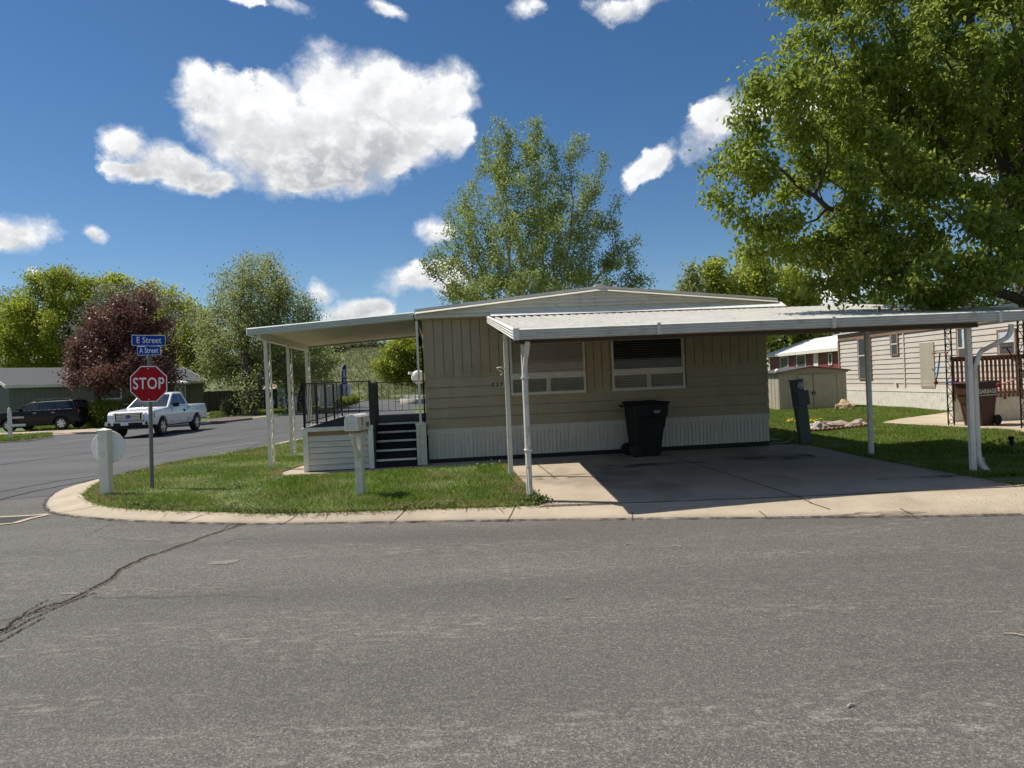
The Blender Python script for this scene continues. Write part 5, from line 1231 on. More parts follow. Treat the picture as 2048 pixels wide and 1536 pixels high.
# 5 right, behind the tan home
Yr = 47
for (els, lf_, lb, s, nl) in (([(1385,570,24,44),(1370,600,26,30)], 'willow', 'sparse grey green tree left of the bright green row above the carport', 61, 5000),
        ([(1428,560,30,44),(1440,600,40,50)], 'green', 'bright green tree with an upright top above the right end of the roof', 62, 9000),
        ([(1510,555,48,62),(1490,610,50,60),(1530,620,50,60)], 'green', 'broad bright green tree behind the right eave of the tan home', 63, 15000),
        ([(1590,590,44,66),(1610,650,34,60)], 'green', 'bright green tree standing above the red home roof', 64, 13000)):
    u0 = els[0][0]
    tree('leafy_tree', lb, P(u0, 760, Yr + s - 60), [E(*e, Yr + s - 60) for e in els], lf_, 'bark_grey', 260, nl, .26, .16, .7, .9, s, 'trees behind the homes at right', trunk_r=.16, twig_r=.016, sig=.36, gap=-.45, up=.7, droop=0)
el = [E(1575,700,40,34,58),E(1620,690,46,36,58),E(1550,680,30,30,58)]
tree('leafy_tree', 'dark green tree in shade behind the red home, seen under the carport', P(1570,745,58), el, 'dark', 'bark_dark', 260, 9000, .32, .18, .9, 1.1, 66, 'trees behind the homes at right', trunk_r=.2, twig_r=.018, sig=.5)
tree('leafy_tree', 'small purple leaved treetop above the carport at the right', P(1905,735,34), [E(1902,610,30,22,34),E(1890,600,26,20,34)], 'purple', 'bark_dark', 200, 4000, .18, .11, .6, .7, 67, 'trees behind the homes at right', trunk_r=.1, twig_r=.013, sig=.25)
tree('leafy_tree', 'tall leafy tree far behind the beige home', P(1800,735,52), [E(1800,620,120,60,52),E(1700,650,50,50,52),E(1950,600,100,70,52)], 'dark', 'bark_dark', 400, 14000, .32, .18, 1.0, 1.2, 68, 'trees behind the homes at right', trunk_r=.25, twig_r=.018, sig=.5)
# bushes and hedges
def bush(name, label, base, ells, leaf, n, ll, lw, seed, group=None, sig=.08, cat='bush'):
    rg = np.random.default_rng(seed); base = Vector(base); t = thing(name, label, cat, base, 0, group)
    el_ = [(e[0]-base.x, e[1]-base.y, e[2]-base.z, e[3], e[4], e[5]) for e in ells]
    att = sample_crown(rg, el_, 220, 2.4, -.6, 1.2); att = att[att[:,2] > .05]
    N, par, cnt = grow(rg, att, [[(0,0,-.05),(0,0,.1)],[(.2,0,-.05),(.25,.05,.12)],[(-.2,.05,-.05),(-.25,0,.12)]], .22, .3, 60)
    branch_mesh('stem', N, par, .008*cnt**.45, M['bark_dark'], t, sides=4)
    C = sample_crown(rg, el_, n, 3.2, -.5, 1.6); C = C + rg.normal(0, sig, C.shape); C = C[C[:,2] > 0]; n = len(C)
    A = rg.normal(0,1,(n,3)); Nn = rg.normal(0,.8,(n,3)); Nn[:,2] += .6; sz = rg.uniform(.6,1.2,n)
    leaf_mesh('foliage', C, A, Nn, ll*sz, lw*sz, LM[leaf], t, False); return t
bush('hedge_bush', 'rounded green hedge bush between the black SUV and the white pickup', P(200,855,41.5), [E(205,824,40,26,41.5),E(190,835,28,22,41.5),E(225,830,40,28,41.5)], 'hedge', 11000, .11, .07, 71, 'hedge bushes by the grey home', .06)
bush('hedge_bush', 'taller green hedge bush behind the hood of the white pickup', P(285,850,43), [E(285,812,42,24,43),E(300,830,45,28,43)], 'hedge', 9000, .12, .07, 72, 'hedge bushes by the grey home', .06)
bush('bush', 'loose grey green bush right of the white pickup, under the big willow', G(474,833,.09), [E(474,810,28,22,53),E(462,815,18,16,53),E(488,818,18,14,53)], 'greybush', 6000, .14, .07, 73, None, .12)
bush('low_hedge', 'low clipped green hedge at the foot of the white fence, seen through the porch rail', P(700,812,68), [E(690,803,14,9,68),E(705,800,14,9,69),E(680,806,12,9,67)], 'hedge', 4000, .16, .1, 74, None, .06, 'hedge')
bush('street_bush', 'small leafy bush beside the bollards, seen through the porch rail', P(604,822,62), [E(604,800,8,18,62)], 'hedge', 1500, .16, .1, 75, None, .1)
# ------------------------------------------------------------------ vehicles
M['car_white'] = pm('white_car_paint', (.74,.75,.76), .28, .03, 2, coat=.6)
M['car_black'] = pm('black_car_paint', (.004,.004,.006), .35, .1, 2, coat=.15, spec=.2)
M['car_glass'] = glassmat('car_glass', (.018,.028,.035), .03)
M['lamp_clear'] = pm('headlamp_lens', (.55,.56,.55), .12, .1, 9, spec=.8)
M['lamp_red'] = pm('tail_lamp', (.35,.015,.02), .2, .1, 9); M['lamp_amber'] = pm('amber_lamp', (.55,.14,.04), .25, .1, 9)
def loft(poly, wf):
    """side outline (s,z) swept to both sides at half-width wf(s,z); local y = s, x = side"""
    mb = MB(); n = len(poly)
    mb.add([(-wf(s,z), s, z) for s, z in poly] + [(wf(s,z), s, z) for s, z in poly], [tuple(range(n)), tuple(range(2*n-1, n-1, -1))] + [(i, n+i, n+(i+1) % n, (i+1) % n) for i in range(n)])
    return mb
def arch(c, r, z0, a0=0, n=9):
    """wheel arch from right to left, seen from the side"""
    t0 = math.asin(max(-1, min(1, (z0 - .39)/r))); return [(c + r*math.cos(t0 + (PI-2*t0)*k/n), .39 + r*math.sin(t0 + (PI-2*t0)*k/n)) for k in range(n+1)]
def lerp_w(pts):
    def f(s, z):
        if z <= pts[0][0]: return pts[0][1]
        for (a, wa), (b, wb) in zip(pts[:-1], pts[1:]):
            if z <= b: return wa + (wb-wa)*(z-a)/(b-a)
        return pts[-1][1]
    return f
def car_wheels(t, ys, xs, r, wdt, spokes=6, two=True):
    for y in ys:
        for s in (-1, 1):
            wo = MB().lathe([(r*.62,-wdt/2),(r*.9,-wdt/2),(r,-wdt*.3),(r,wdt*.3),(r*.9,wdt/2),(r*.62,wdt/2)], 24, axis='x').build('wheel', M['black_rubber'], t, loc=(s*xs, y, r))
            rm = MB(); rm.lathe([(r*.62,-.02),(r*.64,.0),(r*.6,.02),(r*.54,-.03)], 24, (s*(wdt/2-.01),0,0), 'x')
            for k in range(spokes):
                for da in ((-.13,.13) if two else (0,)):
                    a = 2*PI*k/spokes + da; rm.bar((s*(wdt/2-.01), r*.12*math.cos(a), r*.12*math.sin(a)), (s*(wdt/2-.015), r*.6*math.cos(a), r*.6*math.sin(a)), .05, .035, up=(1,0,0))
            rm.lathe([(r*.17,-.02),(r*.16,.012)], 12, (s*(wdt/2),0,0), 'x'); rm.build('rim', M['alu'], wo)
            MB().lathe([(r*.6,-.05),(r*.6,-.045)], 16, (s*(wdt/2-.03),0,0), 'x').build('brake_disc', M['dark_plastic'], wo)
# pickup (front towards -y)
TW = 1.0
tk = thing('pickup_truck', 'white extended cab pickup truck driving towards the camera behind the stop sign', 'pickup truck', (0,0,0), 0)
def loft(poly, wf, cuts=(.62,.8,.95,1.05,1.15,1.22,1.3,1.45,1.6,1.75,1.85), scuts=()):
    mb = MB(); n = len(poly); bm = bmesh.new()
    va = [bm.verts.new((-1, s, z)) for s, z in poly]; vb = [bm.verts.new((1, s, z)) for s, z in poly]
    bm.faces.new(va); bm.faces.new(list(reversed(vb)))
    for i in range(n): j = (i+1) % n; bm.faces.new((va[i], vb[i], vb[j], va[j]))
    zs_ = [p[1] for p in poly]; ss_ = [p[0] for p in poly]
    for c in cuts:
        if min(zs_) < c < max(zs_): bmesh.ops.bisect_plane(bm, geom=bm.verts[:]+bm.edges[:]+bm.faces[:], plane_co=(0,0,c), plane_no=(0,0,1))
    for c in scuts:
        bmesh.ops.bisect_plane(bm, geom=bm.verts[:]+bm.edges[:]+bm.faces[:], plane_co=(0,c,0), plane_no=(0,1,0))
    for v in bm.verts: v.co.x = wf(v.co.y, v.co.z)*(1 if v.co.x > 0 else -1)
    bm.verts.index_update(); mb.add([v.co[:] for v in bm.verts], [tuple(v.index for v in f.verts) for f in bm.faces], True); bm.free(); return mb
body = [(-2.80,.55),(-2.90,.66),(-2.92,.80),(-2.90,1.0),(-2.80,1.10),(-2.60,1.15),(-1.45,1.23),(-1.2,1.25),(.92,1.27),(.94,1.24),(2.86,1.30),(2.93,1.28),(2.95,.9),(2.90,.60),(2.2,.60)]
body += arch(1.72,.50,.52)[0:] + [(1.1,.47),(-1.35,.45)] + arch(-1.93,.50,.50) + [(-2.5,.55)]
wfb = lerp_w([(.4,.93),(.62,.985),(.95,1.0),(1.15,.965),(1.3,.93)])
loft(body, lambda s, z: wfb(s, z)*(1 - .10*max(0, (-s-2.3)/.62)**2), scuts=(-2.7,-2.5,-2.3)).build('body', M['car_white'], tk, bevel=.035, seg=3)
cab = [(-1.28,1.24),(-.98,1.44),(-.42,1.82),(-.25,1.885),(.0,1.915),(.55,1.915),(.70,1.87),(.95,1.28)]
wfc = lerp_w([(1.2,.93),(1.30,.91),(1.85,.73),(1.92,.66)])
cabo = loft(cab, wfc).build('cab', M['car_white'], tk, bevel=.03, seg=3)
def side_glass(poly, wf, t, par, off=.006, name='side_window'):
    for s in (-1, 1):
        mb = MB(); n = len(poly); vs = [(s*(wf(a, z)+off), a, z) for a, z in poly] + [(s*(wf(a, z)-.02), a, z) for a, z in poly]
        mb.add(vs, [tuple(range(n)), tuple(range(2*n-1,n-1,-1))] + [(i,(i+1)%n,n+(i+1)%n,n+i) for i in range(n)]); mb.build(name, M['car_glass'], par)
side_glass([(-.98,1.32),(-.45,1.74),(-.32,1.80),(.10,1.82),(.12,1.33)], wfc, tk, cabo); side_glass([(.17,1.33),(.15,1.82),(.50,1.80),(.74,1.34)], wfc, tk, cabo)
wsd = MB(); wsd.hexa([(-.85,-1.245,1.265),(.85,-1.245,1.265),(.85,-1.20,1.26),(-.85,-1.20,1.26)], [(-.66,-.445,1.82),(.66,-.445,1.82),(.66,-.40,1.80),(-.66,-.40,1.80)])
wsd.build('windshield', M['car_glass'], cabo)
MB().box(-.93,.93,-2.35,2.3,.42,.62).build('chassis', M['dark_plastic'], tk)
wells = MB()
for y in (-1.93,1.72): wells.box(-.90,.90,y-.5,y+.5,.42,.93)
wells.build('wheel_well', M['darkroom'], tk)
car_wheels(tk, (-1.93,1.72), .86, .40, .26)
gr = MB(); gr.box(-.62,.62,-2.955,-2.90,.74,1.09); go = gr.build('grille', M['chrome'], tk, bevel=.02); MB().box(-.55,.55,-2.962,-2.95,.775,1.06).build('grille_opening', M['darkroom'], go)
gb_ = MB()
for k in range(4): z = .80 + k*.068; gb_.box(-.50,.50,-2.975,-2.955,z,z+.042)
gb_.build('grille_bar', M['chrome'], go); MB().lathe([(.115,-2.985),(.115,-2.975)], 24, (0,0,.92), 'y').build('emblem', M['blue'], go)
bpy.data.objects['emblem'].scale = (1,1,.5); bpy.data.objects['emblem'].location = (0,0,.46)
for s in (-1, 1):
    h_ = MB(); h_.hexa([(s*.65,-2.93,.78),(s*.93,-2.84,.78),(s*.93,-2.6,.80),(s*.65,-2.6,.8)], [(s*.65,-2.89,1.07),(s*.925,-2.74,1.07),(s*.925,-2.55,1.07),(s*.65,-2.55,1.07)]); h_.build('headlight', M['lamp_clear'], tk)
    MB().box(s*.925 if s > 0 else -.965, .965 if s > 0 else s*.925, -2.72,-2.60,.84,1.02).build('marker_light', M['lamp_amber'], tk)
    mr = MB(); mr.box(s*.98 if s > 0 else -1.24, 1.24 if s > 0 else s*.98, -.93,-.80,1.24,1.45); mr.build('mirror', M['dark_plastic'], tk, bevel=.03)
    MB().box(s*.985-.012 if s > 0 else s*.985-.012, s*.985+.012, .22,.40,.99,1.10).build('door_handle', M['dark_plastic'], tk)
    MB().box(s*.955-.03,s*.955+.012,2.80,2.94,.86,1.2).build('taillight', M['lamp_red'], tk)
    MB().box(s*.986-.012,s*.986+.006,-.98,-.972,.55,1.23).build('door_seam', M['dark_plastic'], tk); MB().box(s*.984-.012,s*.984+.006,.70,.708,.55,1.25).build('door_seam', M['dark_plastic'], tk); MB().box(s*.97-.012,s*.97+.006,.945,.955,.55,1.24).build('bed_seam', M['dark_plastic'], tk)
    fo = text('4x4', .13, M['galv'], tk, (s*.965, 2.35, 1.13), rot=(PI/2,0,s*PI/2), name='bed_decal')
bp = MB(); bp.box(-.98,.98,-3.02,-2.86,.54,.73); bpo = bp.build('front_bumper', M['chrome'], tk, bevel=.04); MB().box(-.60,.60,-3.025,-2.99,.50,.66).build('bumper_intake', M['darkroom'], bpo); MB().box(-.94,.94,-2.96,-2.84,.40,.54).build('air_dam', M['dark_plastic'], bpo)
MB().box(-.30,.02,-3.035,-3.024,.555,.70).build('number_plate', M['sign_back'], bpo)
for s in (-1,1): MB().lathe([(.06,-3.03),(.06,-3.01)], 12, (s*.78,0,.62), 'y').build('fog_lamp', M['darkroom'], bpo)
rb_ = MB(); rb_.box(-.97,.97,2.9,3.05,.55,.72); rb_.build('rear_bumper', M['chrome'], tk, bevel=.03)
pf = G(309, 872, .0); tk.location = (pf.x - .86, pf.y + 1.93 - .0, .008)
_q = P(318,872,31.2); tk.location = (_q.x - .86, 31.2 + 1.93, .008); tk.rotation_euler = (0,0,R(2))
# SUV (front towards -x after rotation)
sv = thing('suv', 'black SUV parked on the drive before the grey home', 'SUV', (0,0,0), 0)
body = [(-2.28,.42),(-2.36,.60),(-2.34,.88),(-2.25,1.02),(-1.15,1.13),(2.20,1.16),(2.33,1.1),(2.36,.75),(2.32,.48)]
def arch2(c, r, z0, n=9):
    t0 = math.asin((z0-.36)/r); return [(c + r*math.cos(t0+(PI-2*t0)*k/n), .36 + r*math.sin(t0+(PI-2*t0)*k/n)) for k in range(n+1)]
body += arch2(1.40,.43,.40) + [(.9,.33),(-.95,.33)] + arch2(-1.42,.43,.40)
wfs = lerp_w([(.35,.88),(.6,.93),(.95,.93),(1.18,.88)]); loft(body, lambda s, z: wfs(s,z)*(1-.12*max(0,(-s-1.7)/.66)**2-.06*max(0,(s-1.8)/.55)**2), scuts=(-2.2,-2.0,-1.7,1.8,2.0,2.2)).build('body', M['car_black'], sv, bevel=.05, seg=3)
cab = [(-1.25,1.11),(-.75,1.38),(-.30,1.60),(.1,1.66),(1.5,1.68),(1.95,1.64),(2.28,1.13)]
wfc2 = lerp_w([(1.1,.88),(1.2,.86),(1.6,.70),(1.7,.62)]); cabo = loft(cab, wfc2).build('cab', M['car_black'], sv, bevel=.04, seg=3)
side_glass([(-.82,1.18),(-.30,1.52),(.17,1.57),(.17,1.19)], wfc2, sv, cabo); side_glass([(.24,1.19),(.24,1.57),(1.02,1.58),(1.02,1.20)], wfc2, sv, cabo); side_glass([(1.08,1.21),(1.08,1.58),(1.55,1.57),(1.85,1.24)], wfc2, sv, cabo)
rw = MB(); rw.hexa([(-.7,2.20,1.22),(.7,2.20,1.22),(.7,2.27,1.22),(-.7,2.27,1.22)], [(-.58,1.98,1.57),(.58,1.98,1.57),(.58,2.045,1.57),(-.58,2.045,1.57)]); rw.build('rear_window', M['car_glass'], cabo)
ws2 = MB(); ws2.hexa([(-.78,-1.22,1.14),(.78,-1.22,1.14),(.78,-1.1,1.14),(-.78,-1.1,1.14)], [(-.62,-.37,1.585),(.62,-.37,1.585),(.62,-.3,1.57),(-.62,-.3,1.57)]); ws2.build('windshield', M['car_glass'], cabo)
for s in (-1,1):
    MB().tube([(s*.66,-.1,1.70),(s*.64,.2,1.73),(s*.63,1.4,1.74),(s*.64,1.7,1.71)], .016, 6).build('roof_rail', M['dark_plastic'], cabo)
    MB().box(s*.80-.06,s*.80+.06,2.26,2.36,.90,1.10).build('taillight', M['lamp_red'], sv)
    m_ = MB(); m_.box(s*.88 if s>0 else -1.08, 1.08 if s>0 else s*.88,-.78,-.66,1.12,1.28); m_.build('mirror', M['car_black'], sv, bevel=.03)
    for y in (.02, 1.0): MB().box(s*.925-.012,s*.925+.02,y-.1,y+.1,.985,1.01).build('door_handle', M['chrome'], sv)
    MB().box(s*.90-.03,s*.90+.045,-.93,.9,.34,.50).build('side_sill', M['dark_plastic'], sv, bevel=.03)
    for c in (1.40,-1.42):
        fa = MB(); q = arch2(c,.43,.40); q2 = arch2(c,.50,.42)
        for a, b_, e, f_ in zip(q[:-1], q[1:], q2[:-1], q2[1:]): fa.hexa([(s*.90,a[0],a[1]),(s*.90,b_[0],b_[1]),(s*.90,f_[0],f_[1]),(s*.90,e[0],e[1])],[(s*.955,a[0],a[1]),(s*.955,b_[0],b_[1]),(s*.945,f_[0],f_[1]),(s*.945,e[0],e[1])])
        fa.build('arch_flare', M['dark_plastic'], sv)
    MB().box(s*.6-.16 if s>0 else -.76, .76 if s>0 else -.44, -2.36,-2.2,.82,.98).build('headlight', M['lamp_clear'], sv)
wells = MB()
for y in (-1.42,1.40): wells.box(-.80,.80,y-.42,y+.42,.34,.80)
wells.build('wheel_well', M['darkroom'], sv); MB().box(-.8,.8,-2.1,2.1,.28,.45).build('chassis', M['dark_plastic'], sv)
MB().box(-.86,.86,2.28,2.42,.40,.68).build('rear_bumper', M['dark_plastic'], sv, bevel=.04)
car_wheels(sv, (-1.42,1.40), .80, .365, .22, 7)
pr_ = G(122, 863, .10); YSV = 39.5
sv.rotation_euler = (0,0,R(-90)+R(3)); xr_ = P(122, 863, YSV).x
sv.location = (xr_ - 1.40, YSV + .80, .112); sv['label'] = 'black SUV parked side on before the grey home at the left edge'
# small white mailbox stand at the left edge
g = G(21, 879, .09)
sg = thing('mailbox_stand', 'white wooden post with finial and two short arms on the far verge at the left', 'post', g, 0)
po = MB(); po.box(-.06,.06,-.06,.06,-.05,1.2); po.build('post', M['white'], sg); MB().lathe([(.07,1.2),(.075,1.25),(.05,1.28),(.075,1.33),(.05,1.39),(.01,1.44)], 12).build('finial', M['white'], sg)
MB().box(.06,.62,-.035,.035,.93,1.0).build('arm', M['white'], sg); MB().box(-.12,.68,-.045,.045,.57,.67).build('arm', M['white'], sg)
# ------------------------------------------------------------------ homes and fences far left
M['grey_wall'] = stripemat('grey_green_siding', (.17,.17,.145), (.09,.09,.078), 0, .3, .12)
YG = 46.0
x0, x1 = P(19,790,YG).x, 0
_pb = P(406,790,57.5); GA = math.atan2(_pb.y - YG, _pb.x - x0); Lg = math.hypot(_pb.y - YG, _pb.x - x0)
def gal(u, off=0.0):
    r = ray(u, 790); ca, sa = math.cos(GA), math.sin(GA); ox, oy = x0 + off*sa, YG - off*ca
    t = (ox*r.y - oy*r.x)/(r.x*sa - r.y*ca); return t
def gz_(u, v): t = gal(u); return P(u, v, YG + t*math.sin(GA)).z - .1
gh = thing('grey_home', 'long grey green home with dark shingle roof and white fascia beyond the side street', 'mobile home', (x0, YG, .1), GA)
ez = P(80,770,YG).z - .1; rz_ = P(60,738,YG+4.2).z - .1
MB().box(0, Lg, 0, 6.4, 0, ez).build('wall', M['grey_wall'], gh)
rf = MB(); rf.prism([(-.35,ez-.02),(3.2,rz_),(6.75,ez-.02),(6.75,ez+.05),(3.2,rz_+.08),(-.35,ez+.05)], 'x', -.35, Lg+.3); ro_ = rf.build('roof', M['shingle'], gh)
rf.v and rf
bf = MB(); bf.box(-.4, Lg+.35, -.39, -.355, ez-.13, ez+.06); bf.build('fascia', M['white'], gh)
bg_ = MB()
for xx in (-.36, Lg+.31):
    bg_.hexa([(xx-.02,-.38,ez-.14),(xx+.02,-.38,ez-.14),(xx+.02,3.2,rz_-.09),(xx-.02,3.2,rz_-.09)], [(xx-.02,-.38,ez+.07),(xx+.02,-.38,ez+.07),(xx+.02,3.2,rz_+.10),(xx-.02,3.2,rz_+.10)])
    bg_.hexa([(xx-.02,3.2,rz_-.09),(xx+.02,3.2,rz_-.09),(xx+.02,6.7,ez-.14),(xx-.02,6.7,ez-.14)], [(xx-.02,3.2,rz_+.10),(xx+.02,3.2,rz_+.10),(xx+.02,6.7,ez+.07),(xx-.02,6.7,ez+.07)])
bg_.build('barge_board', M['white'], gh)
for (u0, u1, v0, v1) in ((195,243,775,800),):
    xa, xb = gal(u0), gal(u1); za, zb = gz_(u0,v1), gz_(u0,v0)
    wn_ = MB(); wn_.box(xa,xb,-.05,.0,za,zb); wo = wn_.build('window', M['white'], gh); MB().box(xa+.12,xb-.12,-.06,-.04,za+.1,zb-.1).build('pane', M['glass_grey'], wo)
# bay entry with small white roof right of the stop sign
xa, xb = gal(334,1.2), gal(373,1.2); zt_ = gz_(350,763)-.08
br = MB(); br.hexa([(xa-.2,-1.5,zt_-.18),(xb+.2,-1.5,zt_-.18),(xb+.2,.0,zt_-.1),(xa-.2,.0,zt_-.1)], [(xa-.1,-1.4,zt_-.02),(xb+.1,-1.4,zt_-.02),(xb+.1,0,zt_+.18),(xa-.1,0,zt_+.18)]); bo = br.build('porch_roof', M['white'], gh)
MB().box(xb-1.0,xb-.05,-1.2,.0,.0,zt_-.17).build('bay_wall', M['grey_wall'], gh)
for k in range(2):
    a = xb - .98 + k*.48; wn_ = MB(); wn_.box(a,a+.42,-1.26,-1.2,.55,zt_-.3); wo = wn_.build('window', M['white'], gh); MB().box(a+.07,a+.35,-1.275,-1.25,.62,zt_-.38).build('pane', M['glass_grey'], wo)
MB().box(xa-.15,xa-.05,-1.3,-1.2,0,zt_-.17).build('porch_post', M['white'], gh); MB().box(xa+.25,xa+1.1,-.03,.02,.05,zt_-.35).build('door', M['dark_plastic'], gh); MB().box(xb+.1,xb+.45,-.05,.02,.6,zt_-.3).build('shutter', M['dark_plastic'], gh)
# dark wooden fence + pale garage behind the willow
M['fence_dark'] = stripemat('dark_fence_boards', (.055,.04,.03), (.02,.015,.01), 0, .16, .2, .85)
def wall_thing(name, label, cat, u0, v0, u1, v1, vb, Y, mat, thick=.1, part='panel', Y1=None):
    a = P(u0, vb, Y); b = P(u1, vb, Y1 or Y); za = P(u0, v0, Y).z; zb = P(u1, v1, Y1 or Y).z
    t = thing(name, label, cat, (a.x, a.y, 0), math.atan2(b.y-a.y, b.x-a.x)); L = math.hypot(b.x-a.x, b.y-a.y)
    mb = MB(); mb.hexa([(0,0,0),(L,0,0),(L,thick,0),(0,thick,0)], [(0,0,za),(L,0,zb),(L,thick,zb),(0,thick,za)]); mb.build(part, mat, t); return t, L, za, zb
t, L, za, zb = wall_thing('wooden_fence', 'dark brown board fence behind the willow trunk', 'fence', 396, 784, 556, 777, 828, 66, M['fence_dark'], .06)
for k in range(8): MB().box(L*k/7.5-.05,L*k/7.5+.05,-.06,.0,0,za+.05).build('post', M['bark_dark'], t)
t, L, za, zb = wall_thing('garage', 'pale grey garage wall between the fence and the porch, behind the bollards', 'garage', 555, 767, 640, 765, 815, 74, pm('pale_siding', (.30,.29,.25), .7, .1, 2), 5.0, 'wall')
MB().box(-.3,L+.3,-.3,5.3,za,za+.15).build('roof', M['shingle'], t); MB().box(L*.12,L*.55,-.05,.01,0,za*.82).build('door', pm('grey_door', (.36,.35,.31), .6, .1, 2), t)
# tan building with hip roof
a = P(535, 785, 92); b = P(695, 778, 92); zE = P(610,786,92).z; zR = P(610,742,92).z
tb = thing('tan_building', 'low building with a broad pinkish tan hip roof beyond the garage', 'building', (a.x-3, 92, 0), 0); Lb = P(655,778,92).x - a.x + 3
MB().box(.4,Lb-.4,.4,9.6,0,zE+.2).build('wall', pm('tan_wall', (.33,.28,.21), .8, .1, 1), tb)
hr = MB(); hr.add([(0,0,zE),(Lb,0,zE),(Lb,10,zE),(0,10,zE),(4.5,5,zR),(Lb-6,5,zR)], [(0,1,5,4),(1,2,5),(2,3,4,5),(3,0,4),(0,3,2,1)]); hr.build('roof', pm('tan_shingle_roof', (.50,.36,.26), .85, .15, 3, bump=.3), tb)
# white fence wall by the entrance
t, L, za, zb = wall_thing('white_fence', 'white vinyl fence with a dark low hedge at its foot near the park entrance', 'fence', 640, 774, 701, 767, 805, 70, M['white'], .12, 'panel', 74)
for k in range(4): MB().box(L*k/3-.09,L*k/3+.09,-.07,.19,0,za+(zb-za)*k/3+.1).build('post', M['white'], t)
# feather flag
g = P(690, 800, 72)
ff_ = thing('feather_flag', 'tall dark blue feather flag lettered HOMES for SALE behind the white fence', 'flag', (g.x, 72, .0), R(0)); zt_ = P(690,727,72).z; k_ = zt_
MB().tube([(-.28,0,0),(-.28,0,k_*.75),(-.20,0,k_*.9),(.0,0,k_*.98),(.18,0,k_)], .03, 6).build('flagpole', M['white'], ff_)
ar = [(-.26,k_*.2),(.24,k_*.2),(.25,k_*.99),(.05,k_*.965),(-.15,k_*.89),(-.25,k_*.74)]
MB().prism(ar, 'y', -.008, .008).build('banner', pm('flag_blue', (.015,.03,.19), .7, .1, 5), ff_)
text('HOMES for SALE', .40, M['letters_white'], ff_, (.02,-.012,k_*.54), rot=(PI/2,-PI/2,0), sx=.95, off=.006)
# row of small marker posts and a hydrant on the far verge
M['disc_blue'] = pm('pale_blue_disc', (.10,.22,.52), .5, .08, 6)
first = None
lbs = ['white marker post with blue disc, leftmost of the row on the far verge','white marker post with blue disc just left of the hydrant','white marker post with blue disc just right of the hydrant','white marker post with blue disc seen through the left porch railing','white marker post seen through the middle of the porch railing']
for i, (u, v) in enumerate(((545,827),(569.5,825),(592,824),(612.5,822),(634,820))):
    g = G(u, v, .09)
    if first is None:
        mp_ = thing('marker_post', lbs[0], 'marker post', g, R(68), 'small marker posts along the far verge')
        MB().lathe([(.075,-.05),(.07,1.15),(.06,1.22),(.02,1.25)], 12).build('post', M['white'], mp_); MB().lathe([(.27,.08),(.275,.09),(.27,.1)], 24, (.12,0,.88), 'y').build('disc', M['disc_blue'], mp_); first = mp_
    else: c = copy_tree(first); c.location = g; c['label'] = lbs[i]
g = G(578.5, 824, .09); hy = thing('fire_hydrant', 'small red fire hydrant between two white marker posts', 'fire hydrant', g, 0)
ho = MB().lathe([(.16,0),(.16,.06),(.11,.08),(.11,.5),(.15,.52),(.13,.6),(.07,.68),(.03,.72)], 14).build('barrel', M['red'], hy); MB().lathe([(.06,-.2),(.06,.2)], 10, (0,0,.42), 'x').build('nozzle', M['red'], hy)
# planter with white flowers by the entrance
g = G(832, 808, 0); pl = thing('stone_planter', 'pale curved stone planter with white flowers in the far entrance road', 'planter', (g.x, g.y+1.5, 0), 0)
MB().lathe([(1.7,-.05),(1.72,.5),(1.6,.52),(1.58,.42)], 28).build('wall', pm('planter_stone', (.42,.37,.31), .85, .15, 3), pl)
rg = np.random.default_rng(9); n = 900; th_ = rg.uniform(0,6.28,n); rr = 1.5*np.sqrt(rg.uniform(0,1,n)); C = np.stack([rr*np.cos(th_), rr*np.sin(th_), .4+rg.uniform(0,.35,n)],1)
PLANT = (pl, C)
# embankment
def hill():
    xs = np.linspace(-110, 10, 61); ys = np.linspace(98, 150, 40); V = []
    def ss(t): t = max(0, min(1, t)); return t*t*(3-2*t)
    rgh = random.Random(2)
    for y in ys:
        for x in xs:
            xe = -9.5 - (y - 98)*.10
            V.append((x, y, -.06 + 8.6*ss((y-99)/26)*ss((xe - x)/9.5) + rgh.random()*.12))
    F = [(j*61+i, j*61+i+1, (j+1)*61+i+1, (j+1)*61+i) for j in range(39) for i in range(60)]
    mb = MB(); mb.add(V, F, True); return mb
tag(hill().build('hill', pm('hill_grass', (.13,.155,.06), .95, .4, 1.2, dirt=(.24,.22,.11), dirt_amt=.7, dscale=.5, bump=1.0, bscale=3), None), kind='structure')
rwy = MB(); rwy.add(*strip([G(640,805)+Vector((0,8,0)), (-16,97,0), (0,97.5,0), (16,96,0)], .5, .05)); tag(rwy.build('entrance_kerb', M['kerb'], None, fix=False), kind='structure')
er = MB(); er.sheet([(-60,97),(25,97),(25,150),(-60,150)], .003) if False else None
mk_ = MB(); mk_.add(*strip([(-14,86,0),(14,86,0)], .25, .02)); mk_.add(*strip([(-15,80,0),(10,79,0)], .2, .02)); mk_.add(*strip([(-16,91,0),(14,91,0)], .2, .02)); tag(mk_.build('road_marking', M['letters_white'], None, fix=False), kind='structure')
# guard rail on the embankment
gr_ = thing('guard_rail', 'dark guard rail along the top of the grassy embankment', 'guard rail', (0,0,0), 0)
a, b = P(650,704,124), P(745,705,124); rl = MB(); rl.bar((a.x-10,124,a.z),(b.x,124,b.z),.1,.35); rl.build('rail', M['galv'], gr_)
pp = MB()
for k in range(8): x = a.x + (b.x-a.x)*k/7; pp.box(x-.08,x+.08,124.1,124.3,a.z-1.6,a.z)
pp.build('post', M['galv'], gr_)
